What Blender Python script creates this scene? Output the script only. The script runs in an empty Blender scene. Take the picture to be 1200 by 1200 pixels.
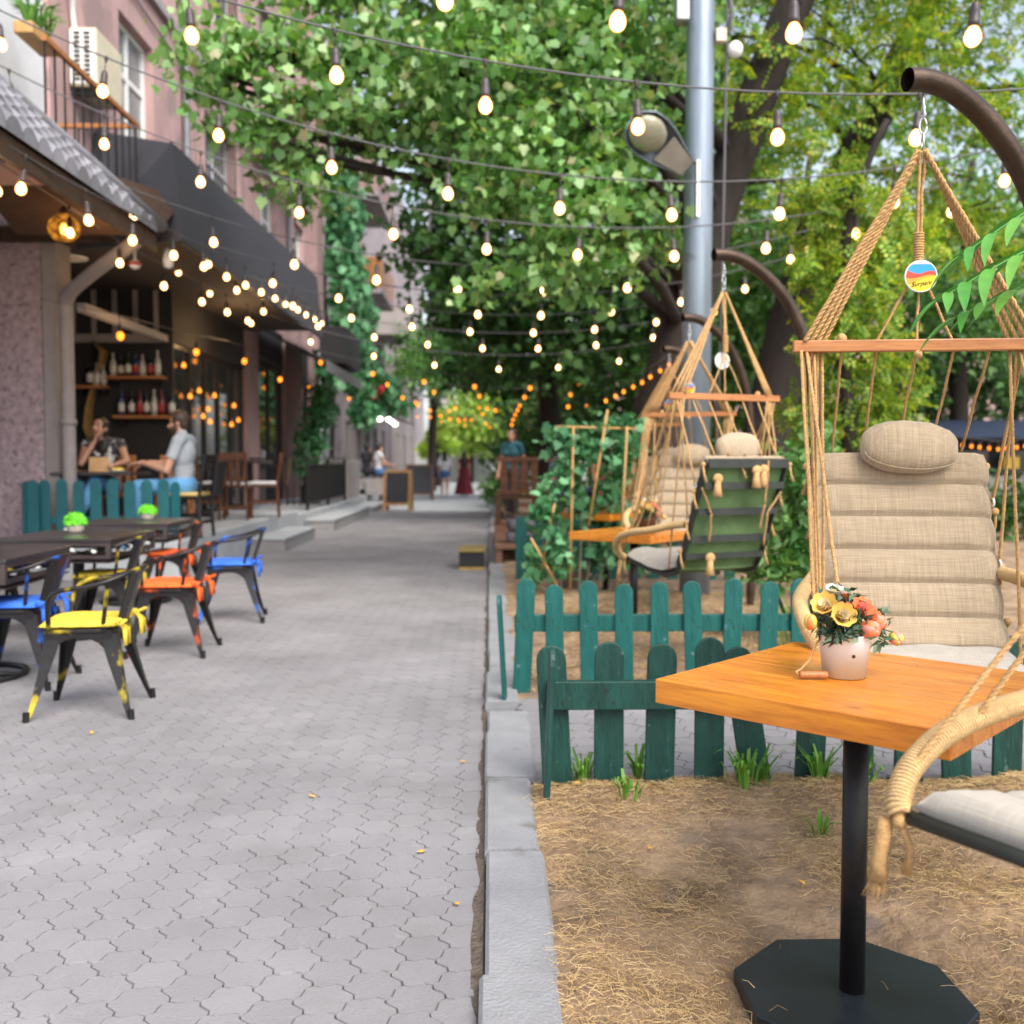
import bpy, bmesh, math, random
import numpy as np
from mathutils import Vector, Matrix, noise, Euler
random.seed(7)
RNG = np.random.default_rng(11)
R = math.radians
PI = math.pi
scene = bpy.context.scene
COL = scene.collection
F = 1186.0
CAMZ = 1.3
PITCH, YAW = R(2.9), R(1.2)

# ------------------------------------------------------------------ camera
cam = bpy.data.cameras.new('camera')
cam.lens = 36.0 * F / 1200.0
cam.sensor_width = 36.0
cam.clip_start = 0.05
cam.clip_end = 2000
cam_o = bpy.data.objects.new('camera', cam)
COL.objects.link(cam_o)
cam_o.location = (0, 0, CAMZ)
cam_o.rotation_euler = (R(90) - PITCH, 0, -YAW)
scene.camera = cam_o
cam.dof.use_dof = True
cam.dof.focus_distance = 2.75
cam.dof.aperture_fstop = 2.7
CAMR = cam_o.rotation_euler.to_matrix()

def at(px, py, Y):
    """world point seen at that place of the photo (1200 px), at street distance Y"""
    d = CAMR @ Vector(((px - 600) / F, (600 - py) / F, -1.0))
    t = Y / d.y
    return Vector((d.x * t, Y, CAMZ + d.z * t))

# ------------------------------------------------------------------ mesh builder
class MB:
    def __init__(s):
        s.v = []; s.f = []; s.mi = []
        s.M = None; s.m = 0
    def add(s, vs, fs):
        b = len(s.v)
        if s.M is not None:
            vs = [s.M @ Vector(v) for v in vs]
        s.v.extend([tuple(v) for v in vs])
        for f in fs:
            s.f.append([i + b for i in f]); s.mi.append(s.m)
        return s
    def box(s, a, b):
        x0, y0, z0 = [min(p, q) for p, q in zip(a, b)]
        x1, y1, z1 = [max(p, q) for p, q in zip(a, b)]
        vs = [(x0,y0,z0),(x1,y0,z0),(x1,y1,z0),(x0,y1,z0),(x0,y0,z1),(x1,y0,z1),(x1,y1,z1),(x0,y1,z1)]
        return s.add(vs, [(0,3,2,1),(4,5,6,7),(0,1,5,4),(1,2,6,5),(2,3,7,6),(3,0,4,7)])
    def tube(s, pts, r, n=8, caps=True, flat=1.0):
        pts = [Vector(p) for p in pts]
        k = len(pts)
        rs = r if isinstance(r, (list, tuple)) else [r] * k
        rings = []; up = None
        for i, p in enumerate(pts):
            t = (pts[min(i+1, k-1)] - pts[max(i-1, 0)])
            if t.length < 1e-9: t = Vector((0,0,1))
            t.normalize()
            if up is None:
                a = Vector((0,0,1)) if abs(t.z) < .9 else Vector((1,0,0))
                up = (a - t * a.dot(t)).normalized()
            else:
                up = up - t * up.dot(t)
                if up.length < 1e-6: up = t.orthogonal()
                up.normalize()
            sd = t.cross(up)
            rings.append([p + (up * math.cos(2*PI*j/n) * flat + sd * math.sin(2*PI*j/n)) * rs[i] for j in range(n)])
        vs = [v for rg in rings for v in rg]
        fs = []
        for i in range(k-1):
            for j in range(n):
                j2 = (j+1) % n
                fs.append((i*n+j, i*n+j2, (i+1)*n+j2, (i+1)*n+j))
        if caps:
            fs.append(tuple(range(n-1, -1, -1))); fs.append(tuple((k-1)*n + j for j in range(n)))
        return s.add(vs, fs)
    def lathe(s, prof, c=(0,0,0), n=20, sx=1.0, sy=1.0):
        c = Vector(c); vs = []; fs = []; k = len(prof)
        for (r, z) in prof:
            for j in range(n):
                a = 2*PI*j/n
                vs.append(c + Vector((r*math.cos(a)*sx, r*math.sin(a)*sy, z)))
        for i in range(k-1):
            for j in range(n):
                j2 = (j+1) % n
                fs.append((i*n+j, i*n+j2, (i+1)*n+j2, (i+1)*n+j))
        if prof[0][0] > 1e-5: fs.append(tuple(range(n-1,-1,-1)))
        if prof[-1][0] > 1e-5: fs.append(tuple((k-1)*n+j for j in range(n)))
        return s.add(vs, fs)
    def ball(s, c, r, n=12, m=8, rot=None):
        if not isinstance(r, (list, tuple)): r = (r, r, r)
        vs = []; fs = []; c = Vector(c)
        for i in range(m+1):
            th = PI * i / m
            for j in range(n):
                a = 2*PI*j/n
                p = Vector((math.sin(th)*math.cos(a)*r[0], math.sin(th)*math.sin(a)*r[1], math.cos(th)*r[2]))
                if rot is not None: p = rot @ p
                vs.append(c + p)
        for i in range(m):
            for j in range(n):
                j2 = (j+1) % n
                fs.append((i*n+j, (i+1)*n+j, (i+1)*n+j2, i*n+j2))
        return s.add(vs, fs)
    def prism(s, poly, axis, a, b):
        """poly: 2-D outline; axis 'x','y','z' = extrusion direction between a and b"""
        n = len(poly)
        def P(u, w, t):
            return {'x': (t, u, w), 'y': (u, t, w), 'z': (u, w, t)}[axis]
        vs = [P(u, w, a) for u, w in poly] + [P(u, w, b) for u, w in poly]
        fs = [tuple(range(n-1,-1,-1)), tuple(range(n, 2*n))]
        for i in range(n):
            j = (i+1) % n
            fs.append((i, j, n+j, n+i))
        return s.add(vs, fs)
    def build(s, name, mat, parent=None, smooth=False, bevel=0, loc=None, fix=True, rot=None):
        me = bpy.data.meshes.new(name)
        me.from_pydata(s.v, [], s.f)
        if fix:
            bm = bmesh.new(); bm.from_mesh(me)
            bmesh.ops.recalc_face_normals(bm, faces=bm.faces)
            bm.to_mesh(me); bm.free()
        mats = mat if isinstance(mat, (list, tuple)) else [mat]
        for m in mats: me.materials.append(m)
        if len(mats) > 1: me.polygons.foreach_set('material_index', s.mi)
        if smooth: me.polygons.foreach_set('use_smooth', [True]*len(me.polygons))
        o = bpy.data.objects.new(name, me)
        COL.objects.link(o)
        if loc is not None: o.location = loc
        if rot is not None: o.rotation_euler = rot
        if parent is not None: o.parent = parent
        if bevel:
            b = o.modifiers.new('bevel', 'BEVEL'); b.width = bevel; b.segments = 2; b.limit_method = 'ANGLE'
        return o

def tag(o, label=None, cat=None, group=None, kind=None):
    if label: o['label'] = label
    if cat: o['category'] = cat
    if group: o['group'] = group
    if kind: o['kind'] = kind
    return o
def thing(name, label, cat, loc=(0,0,0), rz=0, group=None):
    o = bpy.data.objects.new(name, None); COL.objects.link(o)
    o.empty_display_size = .1
    o.location = loc; o.rotation_euler = (0,0,rz)
    return tag(o, label, cat, group)
def copy_tree(o, parent=None):
    c = o.copy(); COL.objects.link(c)
    if parent is not None: c.parent = parent
    for ch in list(o.children): copy_tree(ch, c)
    return c
def dup(root, loc, rz, label, group=None):
    c = copy_tree(root); c.location = loc; c.rotation_euler = (0,0,rz); c['label'] = label
    if group: c['group'] = group
    return c

# ------------------------------------------------------------------ materials
def lin(c):
    return tuple(((x/255)/12.92 if x/255 <= .04045 else ((x/255+.055)/1.055)**2.4) for x in c)
def nodes(name):
    m = bpy.data.materials.new(name); m.use_nodes = True
    nt = m.node_tree
    return m, nt, nt.nodes['Principled BSDF'], nt.nodes['Material Output']
def ramp(nt, stops):
    r = nt.nodes.new('ShaderNodeValToRGB')
    e = r.color_ramp.elements
    while len(e) < len(stops): e.new(.5)
    for el, (p, c) in zip(e, stops):
        el.position = p; el.color = (*c, 1)
    return r
def mat(name, c, rough=.6, metal=0, var=.25, scale=6, bump=.0, bscale=60, stretch=(1,1,1), spec=.5, c2=None, coat=0, dirt=None):
    m, nt, b, out = nodes(name)
    tc = nt.nodes.new('ShaderNodeTexCoord'); mp = nt.nodes.new('ShaderNodeMapping')
    mp.inputs['Scale'].default_value = stretch
    nt.links.new(tc.outputs['Object'], mp.inputs['Vector'])
    nz = nt.nodes.new('ShaderNodeTexNoise'); nz.inputs['Scale'].default_value = scale
    nz.inputs['Detail'].default_value = 6; nz.inputs['Roughness'].default_value = .65
    nt.links.new(mp.outputs[0], nz.inputs['Vector'])
    lo = tuple(x*(1-var) for x in c); hi = c2 if c2 else tuple(min(1, x*(1+var)) for x in c)
    rp = ramp(nt, [(.3, lo), (.72, hi)])
    nt.links.new(nz.outputs['Fac'], rp.inputs[0])
    colout = rp.outputs[0]
    if dirt:
        n2 = nt.nodes.new('ShaderNodeTexNoise'); n2.inputs['Scale'].default_value = dirt[1]; n2.inputs['Detail'].default_value = 8
        nt.links.new(tc.outputs['Object'], n2.inputs['Vector'])
        r2 = ramp(nt, [(dirt[2], (0,0,0)), (dirt[2]+.08, (1,1,1))])
        nt.links.new(n2.outputs['Fac'], r2.inputs[0])
        mx = nt.nodes.new('ShaderNodeMix'); mx.data_type = 'RGBA'
        nt.links.new(r2.outputs[0], mx.inputs[0]); nt.links.new(colout, mx.inputs[6]); mx.inputs[7].default_value = (*dirt[0], 1)
        colout = mx.outputs[2]
    nt.links.new(colout, b.inputs['Base Color'])
    rr = nt.nodes.new('ShaderNodeMapRange'); rr.inputs[3].default_value = max(0, rough-.1); rr.inputs[4].default_value = min(1, rough+.1)
    nt.links.new(nz.outputs['Fac'], rr.inputs[0]); nt.links.new(rr.outputs[0], b.inputs['Roughness'])
    b.inputs['Metallic'].default_value = metal
    b.inputs['Specular IOR Level'].default_value = spec
    if coat: b.inputs['Coat Weight'].default_value = coat; b.inputs['Coat Roughness'].default_value = .25
    if bump:
        n3 = nt.nodes.new('ShaderNodeTexNoise'); n3.inputs['Scale'].default_value = bscale; n3.inputs['Detail'].default_value = 5
        nt.links.new(mp.outputs[0], n3.inputs['Vector'])
        bp = nt.nodes.new('ShaderNodeBump'); bp.inputs['Strength'].default_value = bump; bp.inputs['Distance'].default_value = .02
        nt.links.new(n3.outputs['Fac'], bp.inputs['Height']); nt.links.new(bp.outputs[0], b.inputs['Normal'])
    return m
def island_mat(name, stops, rough=.7, bump=.3, bscale=80, nscale=5, nvar=.25, trans=0.0, spec=.4, stain=None):
    """colour differs per loose piece (leaf, paver, straw)"""
    m, nt, b, out = nodes(name)
    g = nt.nodes.new('ShaderNodeNewGeometry')
    rp = ramp(nt, stops); nt.links.new(g.outputs['Random Per Island'], rp.inputs[0])
    tc = nt.nodes.new('ShaderNodeTexCoord')
    nz = nt.nodes.new('ShaderNodeTexNoise'); nz.inputs['Scale'].default_value = nscale; nz.inputs['Detail'].default_value = 7
    nt.links.new(tc.outputs['Object'], nz.inputs['Vector'])
    mr = nt.nodes.new('ShaderNodeMapRange'); mr.inputs[1].default_value = .25; mr.inputs[2].default_value = .75
    mr.inputs[3].default_value = 1-nvar; mr.inputs[4].default_value = 1+nvar
    nt.links.new(nz.outputs['Fac'], mr.inputs[0])
    mx = nt.nodes.new('ShaderNodeVectorMath'); mx.operation = 'SCALE'
    nt.links.new(rp.outputs[0], mx.inputs[0]); nt.links.new(mr.outputs[0], mx.inputs['Scale'])
    nt.links.new(mx.outputs[0], b.inputs['Base Color'])
    if stain:
        col = mx.outputs[0]
        for (c, sc_, lo, hi, fac) in stain:
            ns = nt.nodes.new('ShaderNodeTexNoise'); ns.inputs['Scale'].default_value = sc_; ns.inputs['Detail'].default_value = 9; ns.inputs['Roughness'].default_value = .7
            nt.links.new(tc.outputs['Object'], ns.inputs['Vector'])
            rs = ramp(nt, [(lo, (0,0,0)), (hi, (fac,)*3)]); nt.links.new(ns.outputs['Fac'], rs.inputs[0])
            mm = nt.nodes.new('ShaderNodeMix'); mm.data_type = 'RGBA'; nt.links.new(rs.outputs[0], mm.inputs[0]); nt.links.new(col, mm.inputs[6]); mm.inputs[7].default_value = (*c, 1)
            col = mm.outputs[2]
        nt.links.new(col, b.inputs['Base Color'])
    b.inputs['Roughness'].default_value = rough; b.inputs['Specular IOR Level'].default_value = spec
    if bump:
        n3 = nt.nodes.new('ShaderNodeTexNoise'); n3.inputs['Scale'].default_value = bscale; n3.inputs['Detail'].default_value = 6
        nt.links.new(tc.outputs['Object'], n3.inputs['Vector'])
        bp = nt.nodes.new('ShaderNodeBump'); bp.inputs['Strength'].default_value = bump; bp.inputs['Distance'].default_value = .01
        nt.links.new(n3.outputs['Fac'], bp.inputs['Height']); nt.links.new(bp.outputs[0], b.inputs['Normal'])
    if trans:
        tr = nt.nodes.new('ShaderNodeBsdfTranslucent')
        sc = nt.nodes.new('ShaderNodeVectorMath'); sc.operation = 'MULTIPLY'; sc.inputs[1].default_value = (1.5, 1.35, .5)
        nt.links.new(mx.outputs[0], sc.inputs[0]); nt.links.new(sc.outputs[0], tr.inputs['Color'])
        ms = nt.nodes.new('ShaderNodeMixShader'); ms.inputs[0].default_value = trans
        nt.links.new(b.outputs[0], ms.inputs[1]); nt.links.new(tr.outputs[0], ms.inputs[2])
        nt.links.new(ms.outputs[0], out.inputs['Surface'])
    return m
def emit(name, c, s):
    m, nt, b, out = nodes(name)
    e = nt.nodes.new('ShaderNodeEmission'); e.inputs[0].default_value = (*c, 1); e.inputs[1].default_value = s
    nt.links.new(e.outputs[0], out.inputs['Surface'])
    return m
def wood_mat(name, c1, c2, rough=.35, axis=(1.2, 14, 14), coat=.3, knots=True):
    m, nt, b, out = nodes(name)
    tc = nt.nodes.new('ShaderNodeTexCoord'); mp = nt.nodes.new('ShaderNodeMapping'); mp.inputs['Scale'].default_value = axis
    nt.links.new(tc.outputs['Object'], mp.inputs[0])
    n1 = nt.nodes.new('ShaderNodeTexNoise'); n1.inputs['Scale'].default_value = 2.2; n1.inputs['Detail'].default_value = 9; n1.inputs['Distortion'].default_value = .8
    nt.links.new(mp.outputs[0], n1.inputs['Vector'])
    r1 = ramp(nt, [(.25, c1), (.55, tuple((a+b_)/2 for a, b_ in zip(c1, c2))), (.75, c2)])
    nt.links.new(n1.outputs['Fac'], r1.inputs[0])
    n2 = nt.nodes.new('ShaderNodeTexNoise'); n2.inputs['Scale'].default_value = 9; n2.inputs['Detail'].default_value = 4
    nt.links.new(mp.outputs[0], n2.inputs['Vector'])
    r2 = ramp(nt, [(.35, (.72,.66,.6)), (.55, (1,1,1))]); nt.links.new(n2.outputs['Fac'], r2.inputs[0])
    mx = nt.nodes.new('ShaderNodeMix'); mx.data_type = 'RGBA'; mx.blend_type = 'MULTIPLY'; mx.inputs[0].default_value = .8
    nt.links.new(r1.outputs[0], mx.inputs[6]); nt.links.new(r2.outputs[0], mx.inputs[7])
    cout = mx.outputs[2]
    if knots:
        vo = nt.nodes.new('ShaderNodeTexVoronoi'); vo.inputs['Scale'].default_value = 3.3
        mk = nt.nodes.new('ShaderNodeMapping'); mk.inputs['Scale'].default_value = (.7, 1.5, 1.5); nt.links.new(tc.outputs['Object'], mk.inputs[0]); nt.links.new(mk.outputs[0], vo.inputs['Vector'])
        rk = ramp(nt, [(.03, (.22,.13,.08)), (.075, (1,1,1))]); nt.links.new(vo.outputs['Distance'], rk.inputs[0])
        m2 = nt.nodes.new('ShaderNodeMix'); m2.data_type = 'RGBA'; m2.blend_type = 'MULTIPLY'; m2.inputs[0].default_value = .7
        nt.links.new(cout, m2.inputs[6]); nt.links.new(rk.outputs[0], m2.inputs[7]); cout = m2.outputs[2]
    nt.links.new(cout, b.inputs['Base Color'])
    b.inputs['Coat Weight'].default_value = coat; b.inputs['Coat Roughness'].default_value = .22
    nw = nt.nodes.new('ShaderNodeTexNoise'); nw.inputs['Scale'].default_value = 5; nw.inputs['Detail'].default_value = 10; nt.links.new(tc.outputs['Object'], nw.inputs['Vector'])
    rw = nt.nodes.new('ShaderNodeMapRange'); rw.inputs[1].default_value = .35; rw.inputs[2].default_value = .7; rw.inputs[3].default_value = rough-.1; rw.inputs[4].default_value = min(1, rough+.25)
    nt.links.new(nw.outputs['Fac'], rw.inputs[0]); nt.links.new(rw.outputs[0], b.inputs['Roughness'])
    bp = nt.nodes.new('ShaderNodeBump'); bp.inputs['Strength'].default_value = .12; bp.inputs['Distance'].default_value = .004
    nt.links.new(n2.outputs['Fac'], bp.inputs['Height']); nt.links.new(bp.outputs[0], b.inputs['Normal'])
    return m
def fabric_mat(name, c, amt=.3, s=260):
    m, nt, b, out = nodes(name)
    tc = nt.nodes.new('ShaderNodeTexCoord')
    outs = []
    for st in ((s, 9, 9), (9, s*.6, s)):
        mp = nt.nodes.new('ShaderNodeMapping'); mp.inputs['Scale'].default_value = st
        nt.links.new(tc.outputs['Object'], mp.inputs[0])
        n = nt.nodes.new('ShaderNodeTexNoise'); n.inputs['Scale'].default_value = 1; n.inputs['Detail'].default_value = 3
        nt.links.new(mp.outputs[0], n.inputs['Vector']); outs.append(n.outputs['Fac'])
    ad = nt.nodes.new('ShaderNodeMath'); ad.operation = 'ADD'
    nt.links.new(outs[0], ad.inputs[0]); nt.links.new(outs[1], ad.inputs[1])
    mr = nt.nodes.new('ShaderNodeMapRange'); mr.inputs[1].default_value = .7; mr.inputs[2].default_value = 1.3; nt.links.new(ad.outputs[0], mr.inputs[0])
    rp = ramp(nt, [(0, tuple(x*(1-amt) for x in c)), (1, tuple(min(1, x*(1+amt)) for x in c))]); nt.links.new(mr.outputs[0], rp.inputs[0])
    nt.links.new(rp.outputs[0], b.inputs['Base Color'])
    b.inputs['Roughness'].default_value = .9; b.inputs['Specular IOR Level'].default_value = .15; b.inputs['Sheen Weight'].default_value = .25
    bp = nt.nodes.new('ShaderNodeBump'); bp.inputs['Strength'].default_value = .35; bp.inputs['Distance'].default_value = .003
    nt.links.new(ad.outputs[0], bp.inputs['Height']); nt.links.new(bp.outputs[0], b.inputs['Normal'])
    return m
def glass_mat(name, tint=(.03,.035,.04), rough=.04):
    m, nt, b, out = nodes(name)
    b.inputs['Base Color'].default_value = (*tint, 1); b.inputs['Roughness'].default_value = rough
    b.inputs['Specular IOR Level'].default_value = .8
    return m

M = {}
M['paver'] = island_mat('paver concrete', [(0, (.205,.200,.212)), (.5, (.215,.210,.222)), (1, (.228,.222,.234))], rough=.88, bump=.4, bscale=120, nscale=1.1, nvar=.2, stain=[((.12,.11,.105), 1.7, .52, .78, .5), ((.30,.29,.285), 9, .60, .72, .6), ((.09,.085,.08), 14, .66, .70, .7)])
M['joint'] = mat('joint sand', (.12,.108,.10), .95, scale=25, bump=.4)
M['kerb'] = mat('kerb concrete', (.235,.24,.255), .88, var=.16, scale=5, bump=.4, bscale=90, dirt=((.15,.14,.13), 4, .62))
M['soil'] = mat('dry soil', (.20,.128,.08), .98, var=.4, scale=4.5, bump=1.0, bscale=26, c2=(.42,.29,.175), dirt=((.17,.135,.115), 2.6, .60))
M['ground'] = mat('ground', (.2,.19,.175), .95, scale=1.5)
M['straw'] = island_mat('dry straw', [(0, (.22,.13,.055)), (.5, (.43,.29,.13)), (1, (.62,.46,.24))], rough=.85, bump=0, nvar=.1)
M['grass'] = island_mat('green weed', [(0, (.06,.19,.025)), (1, (.17,.36,.05))], rough=.6, bump=0, trans=.3)
M['leafmaple'] = island_mat('plane leaves', [(0, (.05,.15,.025)), (.35, (.12,.29,.065)), (.7, (.23,.42,.14)), (.94, (.29,.42,.16)), (1, (.38,.34,.19))], rough=.42, bump=0, nscale=1.6, nvar=.45, trans=.3, spec=.7)
M['leafshade'] = island_mat('shade-toned leaves', [(0, (.018,.062,.014)), (.6, (.04,.115,.026)), (1, (.085,.18,.045))], rough=.55, bump=0, nscale=.6, nvar=.4, trans=.25)  # shade of the dense canopy put into the leaf colour, besides real occlusion
M['leafyellow'] = island_mat('yellow green leaves', [(0, (.08,.19,.02)), (.5, (.20,.36,.035)), (.85, (.36,.46,.05)), (1, (.5,.42,.07))], rough=.5, bump=0, nscale=.8, nvar=.35, trans=.42)
M['leafmid'] = island_mat('mid leaves', [(0, (.04,.13,.03)), (.5, (.09,.23,.06)), (1, (.19,.36,.11))], rough=.5, bump=0, nscale=.8, nvar=.35, trans=.3)
M['leafivy'] = island_mat('ivy leaves', [(0, (.04,.15,.06)), (.5, (.085,.27,.12)), (1, (.18,.42,.21))], rough=.5, bump=0, nscale=.9, nvar=.3, trans=.22)
M['leafsunlit'] = island_mat('sun-toned leaves', [(0, (.19,.38,.05)), (.5, (.34,.52,.10)), (1, (.52,.62,.2))], rough=.5, bump=0, nscale=.5, nvar=.3, trans=.45)  # brighter leaf colour stands in for sunlight at the street's end
M['frond'] = island_mat('pinnate leaf', [(0, (.035,.19,.035)), (.6, (.09,.32,.06)), (1, (.20,.42,.08))], rough=.38, bump=.15, nscale=30, nvar=.15, trans=.3)
M['bark'] = mat('bark', (.024,.017,.014), .95, var=.5, scale=9, bump=1.0, bscale=12, stretch=(1,1,.25))
M['barklight'] = mat('pale bark', (.16,.125,.1), .95, var=.4, scale=9, bump=.8, bscale=14, stretch=(1,1,.25))
M['teal'] = mat('dark teal paint', (.003,.045,.036), .5, var=.4, scale=9, bump=.35, bscale=30, stretch=(3,3,.5), dirt=((.06,.12,.10), 24, .645))
M['teal2'] = mat('teal paint', (.003,.085,.075), .45, var=.28, scale=8, bump=.3, bscale=30, stretch=(3,3,.5), dirt=((.10,.17,.17), 26, .66))
M['teal3'] = mat('blue teal paint', (.004,.095,.115), .5, var=.2, scale=8)
M['table'] = wood_mat('varnished pine', (.47,.135,.008), (.76,.29,.022), rough=.3, coat=.35)
M['barwood'] = wood_mat('pine bar', (.33,.12,.035), (.52,.22,.07), rough=.5, coat=.1, knots=False)
M['brownwood'] = wood_mat('brown wood', (.07,.022,.008), (.15,.05,.016), rough=.5, coat=.1, knots=False)
M['deckwood'] = wood_mat('deck wood', (.15,.07,.04), (.27,.14,.08), rough=.7, coat=0, knots=False)
M['bamboo'] = mat('bamboo', (.47,.27,.1), .6, var=.25, scale=14)
M['black'] = mat('black steel', (.012,.012,.013), .42, var=.3, scale=20, metal=.3)
M['plate'] = mat('black base plate', (.022,.028,.036), .38, var=.35, scale=5, metal=.35, dirt=((.06,.055,.05), 6, .66))
M['bronze'] = mat('bronze steel tube', (.075,.05,.036), .4, var=.35, scale=9, metal=.75, bump=.1)
M['steel'] = mat('zinc steel', (.55,.56,.58), .35, var=.15, scale=20, metal=.9)
M['pole'] = mat('silver painted pole', (.23,.275,.335), .42, var=.18, scale=4, metal=.45, stretch=(3,3,.4), dirt=((.17,.18,.2), 5, .66))
M['rope'] = mat('jute rope', (.50,.30,.125), .9, var=.3, scale=60, bump=.4, bscale=220)
M['jute'] = mat('jute wrap', (.52,.35,.165), .9, var=.16, scale=40, bump=.25, bscale=200)
M['beige'] = fabric_mat('beige linen', (.365,.285,.195), .24, 300)
M['beigelit'] = fabric_mat('lit beige linen', (.37,.335,.29), .12, 300)  # same linen in a lighter tone, painting the light on the upturned seats
M['canvas'] = mat('green canvas', (.12,.20,.075), .85, var=.3, scale=6, bump=.3, bscale=200)
M['frame'] = mat('dark frame', (.022,.026,.022), .5, var=.3, scale=20)
M['pailwhite'] = mat('whitewashed pail', (.74,.85,.92), .55, var=.05, scale=5, stretch=(5,5,.6), dirt=((.62,.6,.56), 16, .66))
M['pailbrown'] = mat('brown pail', (.10,.055,.04), .6)
M['pinkwall'] = mat('pink plaster', (.45,.29,.28), .92, var=.24, scale=1.3, bump=.45, bscale=18, stretch=(1.5,1.5,.35), dirt=((.30,.21,.205), 1.3, .53))
M['lilac'] = mat('lilac plaster', (.33,.285,.30), .92, var=.15, scale=1.0, bump=.2, bscale=18, dirt=((.22,.19,.2), .9, .6))
M['whitewall'] = mat('white plaster', (.66,.67,.70), .9, var=.1, scale=2)
M['roughstone'] = mat('rough stucco', (.38,.29,.32), .95, var=.4, scale=13, bump=1.0, bscale=20, dirt=((.2,.15,.165), 15, .58))
M['column'] = mat('tuff column', (.30,.20,.195), .92, var=.2, scale=3, bump=.3)
M['trim'] = mat('grey trim', (.30,.27,.265), .7, var=.12)
M['darkwall'] = mat('anthracite wall', (.018,.017,.019), .75, var=.3, scale=3)
M['soffit'] = wood_mat('brown soffit', (.030,.014,.007), (.06,.029,.014), rough=.7, coat=0, knots=False)
M['darkceil'] = mat('dark ceiling', (.035,.025,.022), .8, var=.3)
M['awning'] = mat('charcoal awning cloth', (.045,.047,.06), .85, var=.15, scale=2)
M['tile'] = island_mat('roof tile', [(0, (.14,.14,.16)), (.5, (.19,.19,.22)), (1, (.25,.25,.285))], rough=.85, bump=.3, bscale=40, nvar=.25)
M['gutter'] = mat('zinc gutter', (.20,.205,.23), .5, var=.15, metal=.4)
M['white'] = mat('white paint', (.78,.78,.77), .5, var=.06)
M['cream'] = mat('cream paint', (.62,.56,.42), .6, var=.1)
M['glass'] = glass_mat('window glass')
M['glasslight'] = glass_mat('pale window glass', (.2,.235,.24), .08)
M['terrace'] = mat('terrace stone', (.36,.38,.40), .8, var=.15, scale=3, bump=.2)
M['stepside'] = mat('step stone', (.25,.245,.25), .85, var=.2, scale=4, bump=.3)
M['socket'] = mat('bulb socket', (.045,.033,.035), .5, var=.2)
M['cable'] = mat('cable', (.10,.095,.105), .6, var=.1)
M['bulb'] = emit('lit bulb', (1.0, .52, .17), 34.0)
def bulb_mat(name, core, halo):
    m, nt, b, out = nodes(name)
    lw = nt.nodes.new('ShaderNodeLayerWeight'); lw.inputs['Blend'].default_value = .5
    rp = ramp(nt, [(.0, core), (.35, tuple((a+q)/2 for a, q in zip(core, halo))), (.8, halo)]); nt.links.new(lw.outputs['Facing'], rp.inputs[0])  # orange edge colour by facing imitates the glare halo of the bulb
    e = nt.nodes.new('ShaderNodeEmission'); e.inputs[1].default_value = 1.0; nt.links.new(rp.outputs[0], e.inputs[0]); nt.links.new(e.outputs[0], out.inputs['Surface'])
    return m
M['bulb'] = bulb_mat('lit bulb', (5.0,3.1,1.3), (.95,.26,.02))
M['bulbfar'] = emit('lit warm bulb', (1.0, .27, .025), 1.4)
M['amber'] = emit('amber reflection glow', (1.0, .30, .035), 1.1)  # glow colour of the reflections built at the cafe doors
M['coolled'] = emit('cool lamp', (.6,1.0,.85), 4.0)
M['whitelamp'] = emit('white lamp', (1.0,.93,.8), 3.0)
M['warmlamp'] = emit('reflector lamp', (1.0,.5,.1), 6.0)
M['blackboard'] = mat('chalkboard', (.02,.022,.028), .7, var=.3)
M['pottery'] = mat('stone pot', (.42,.36,.32), .8, var=.2)
M['fuzz'] = island_mat('artificial grass', [(0, (.10,.5,.02)), (1, (.25,.8,.05))], rough=.6, bump=0, trans=.2)
M['tabletop'] = mat('dark table top', (.028,.023,.026), .3, var=.3, scale=5, coat=.3)
M['tframe'] = mat('table frame', (.05,.037,.037), .45, var=.3, scale=6, metal=.2)
def chairmetal(name, acc):
    return mat(name, (.019,.0165,.018), .4, var=.35, scale=12, metal=.35, dirt=(acc, 5.0, .56))
ACC = {'yellow': (.58,.45,.03), 'blue': (.02,.13,.55), 'orange': (.75,.12,.03)}
for k, v in ACC.items():
    M['cm_'+k] = chairmetal('worn %s chair metal' % k, tuple(x*.9 for x in v))
M['cu_yellow'] = mat('yellow cushion', (.72,.52,.05), .85, var=.12, scale=6, bump=.2, bscale=30)
M['cu_blue'] = mat('blue cushion', (.03,.14,.62), .85, var=.15, scale=6, bump=.2, bscale=30)
M['cu_orange'] = mat('orange cushion', (.85,.13,.02), .85, var=.12, scale=6, bump=.2, bscale=30)
M['skin'] = mat('skin', (.52,.28,.19), .5, var=.06, scale=5)
M['skin2'] = mat('tanned skin', (.40,.2,.13), .5, var=.06, scale=5)
M['hair'] = mat('dark hair', (.018,.012,.01), .5, var=.4, scale=30, stretch=(4,4,1))
M['hair2'] = mat('brown hair', (.05,.028,.018), .55, var=.4, scale=30)
M['eye'] = mat('eye', (.02,.015,.012), .2)
M['lips'] = mat('lips', (.36,.10,.09), .5)
def cloth(name, c): return mat(name, c, .9, var=.15, scale=7, bump=.3, bscale=25)
M['c_grey'] = cloth('grey tee', (.33,.36,.40)); M['c_white'] = cloth('white cloth', (.68,.68,.70)); M['c_jean'] = cloth('light jeans', (.12,.32,.60))
M['c_black'] = cloth('black cloth', (.02,.02,.024)); M['c_red'] = cloth('maroon dress', (.17,.02,.03)); M['c_denim'] = cloth('denim shorts', (.07,.17,.38))
M['c_lilac'] = cloth('lilac shirt', (.52,.47,.62)); M['c_navy'] = cloth('navy cloth', (.03,.045,.12)); M['c_teal'] = cloth('dark teal shirt', (.01,.07,.09))
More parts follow.
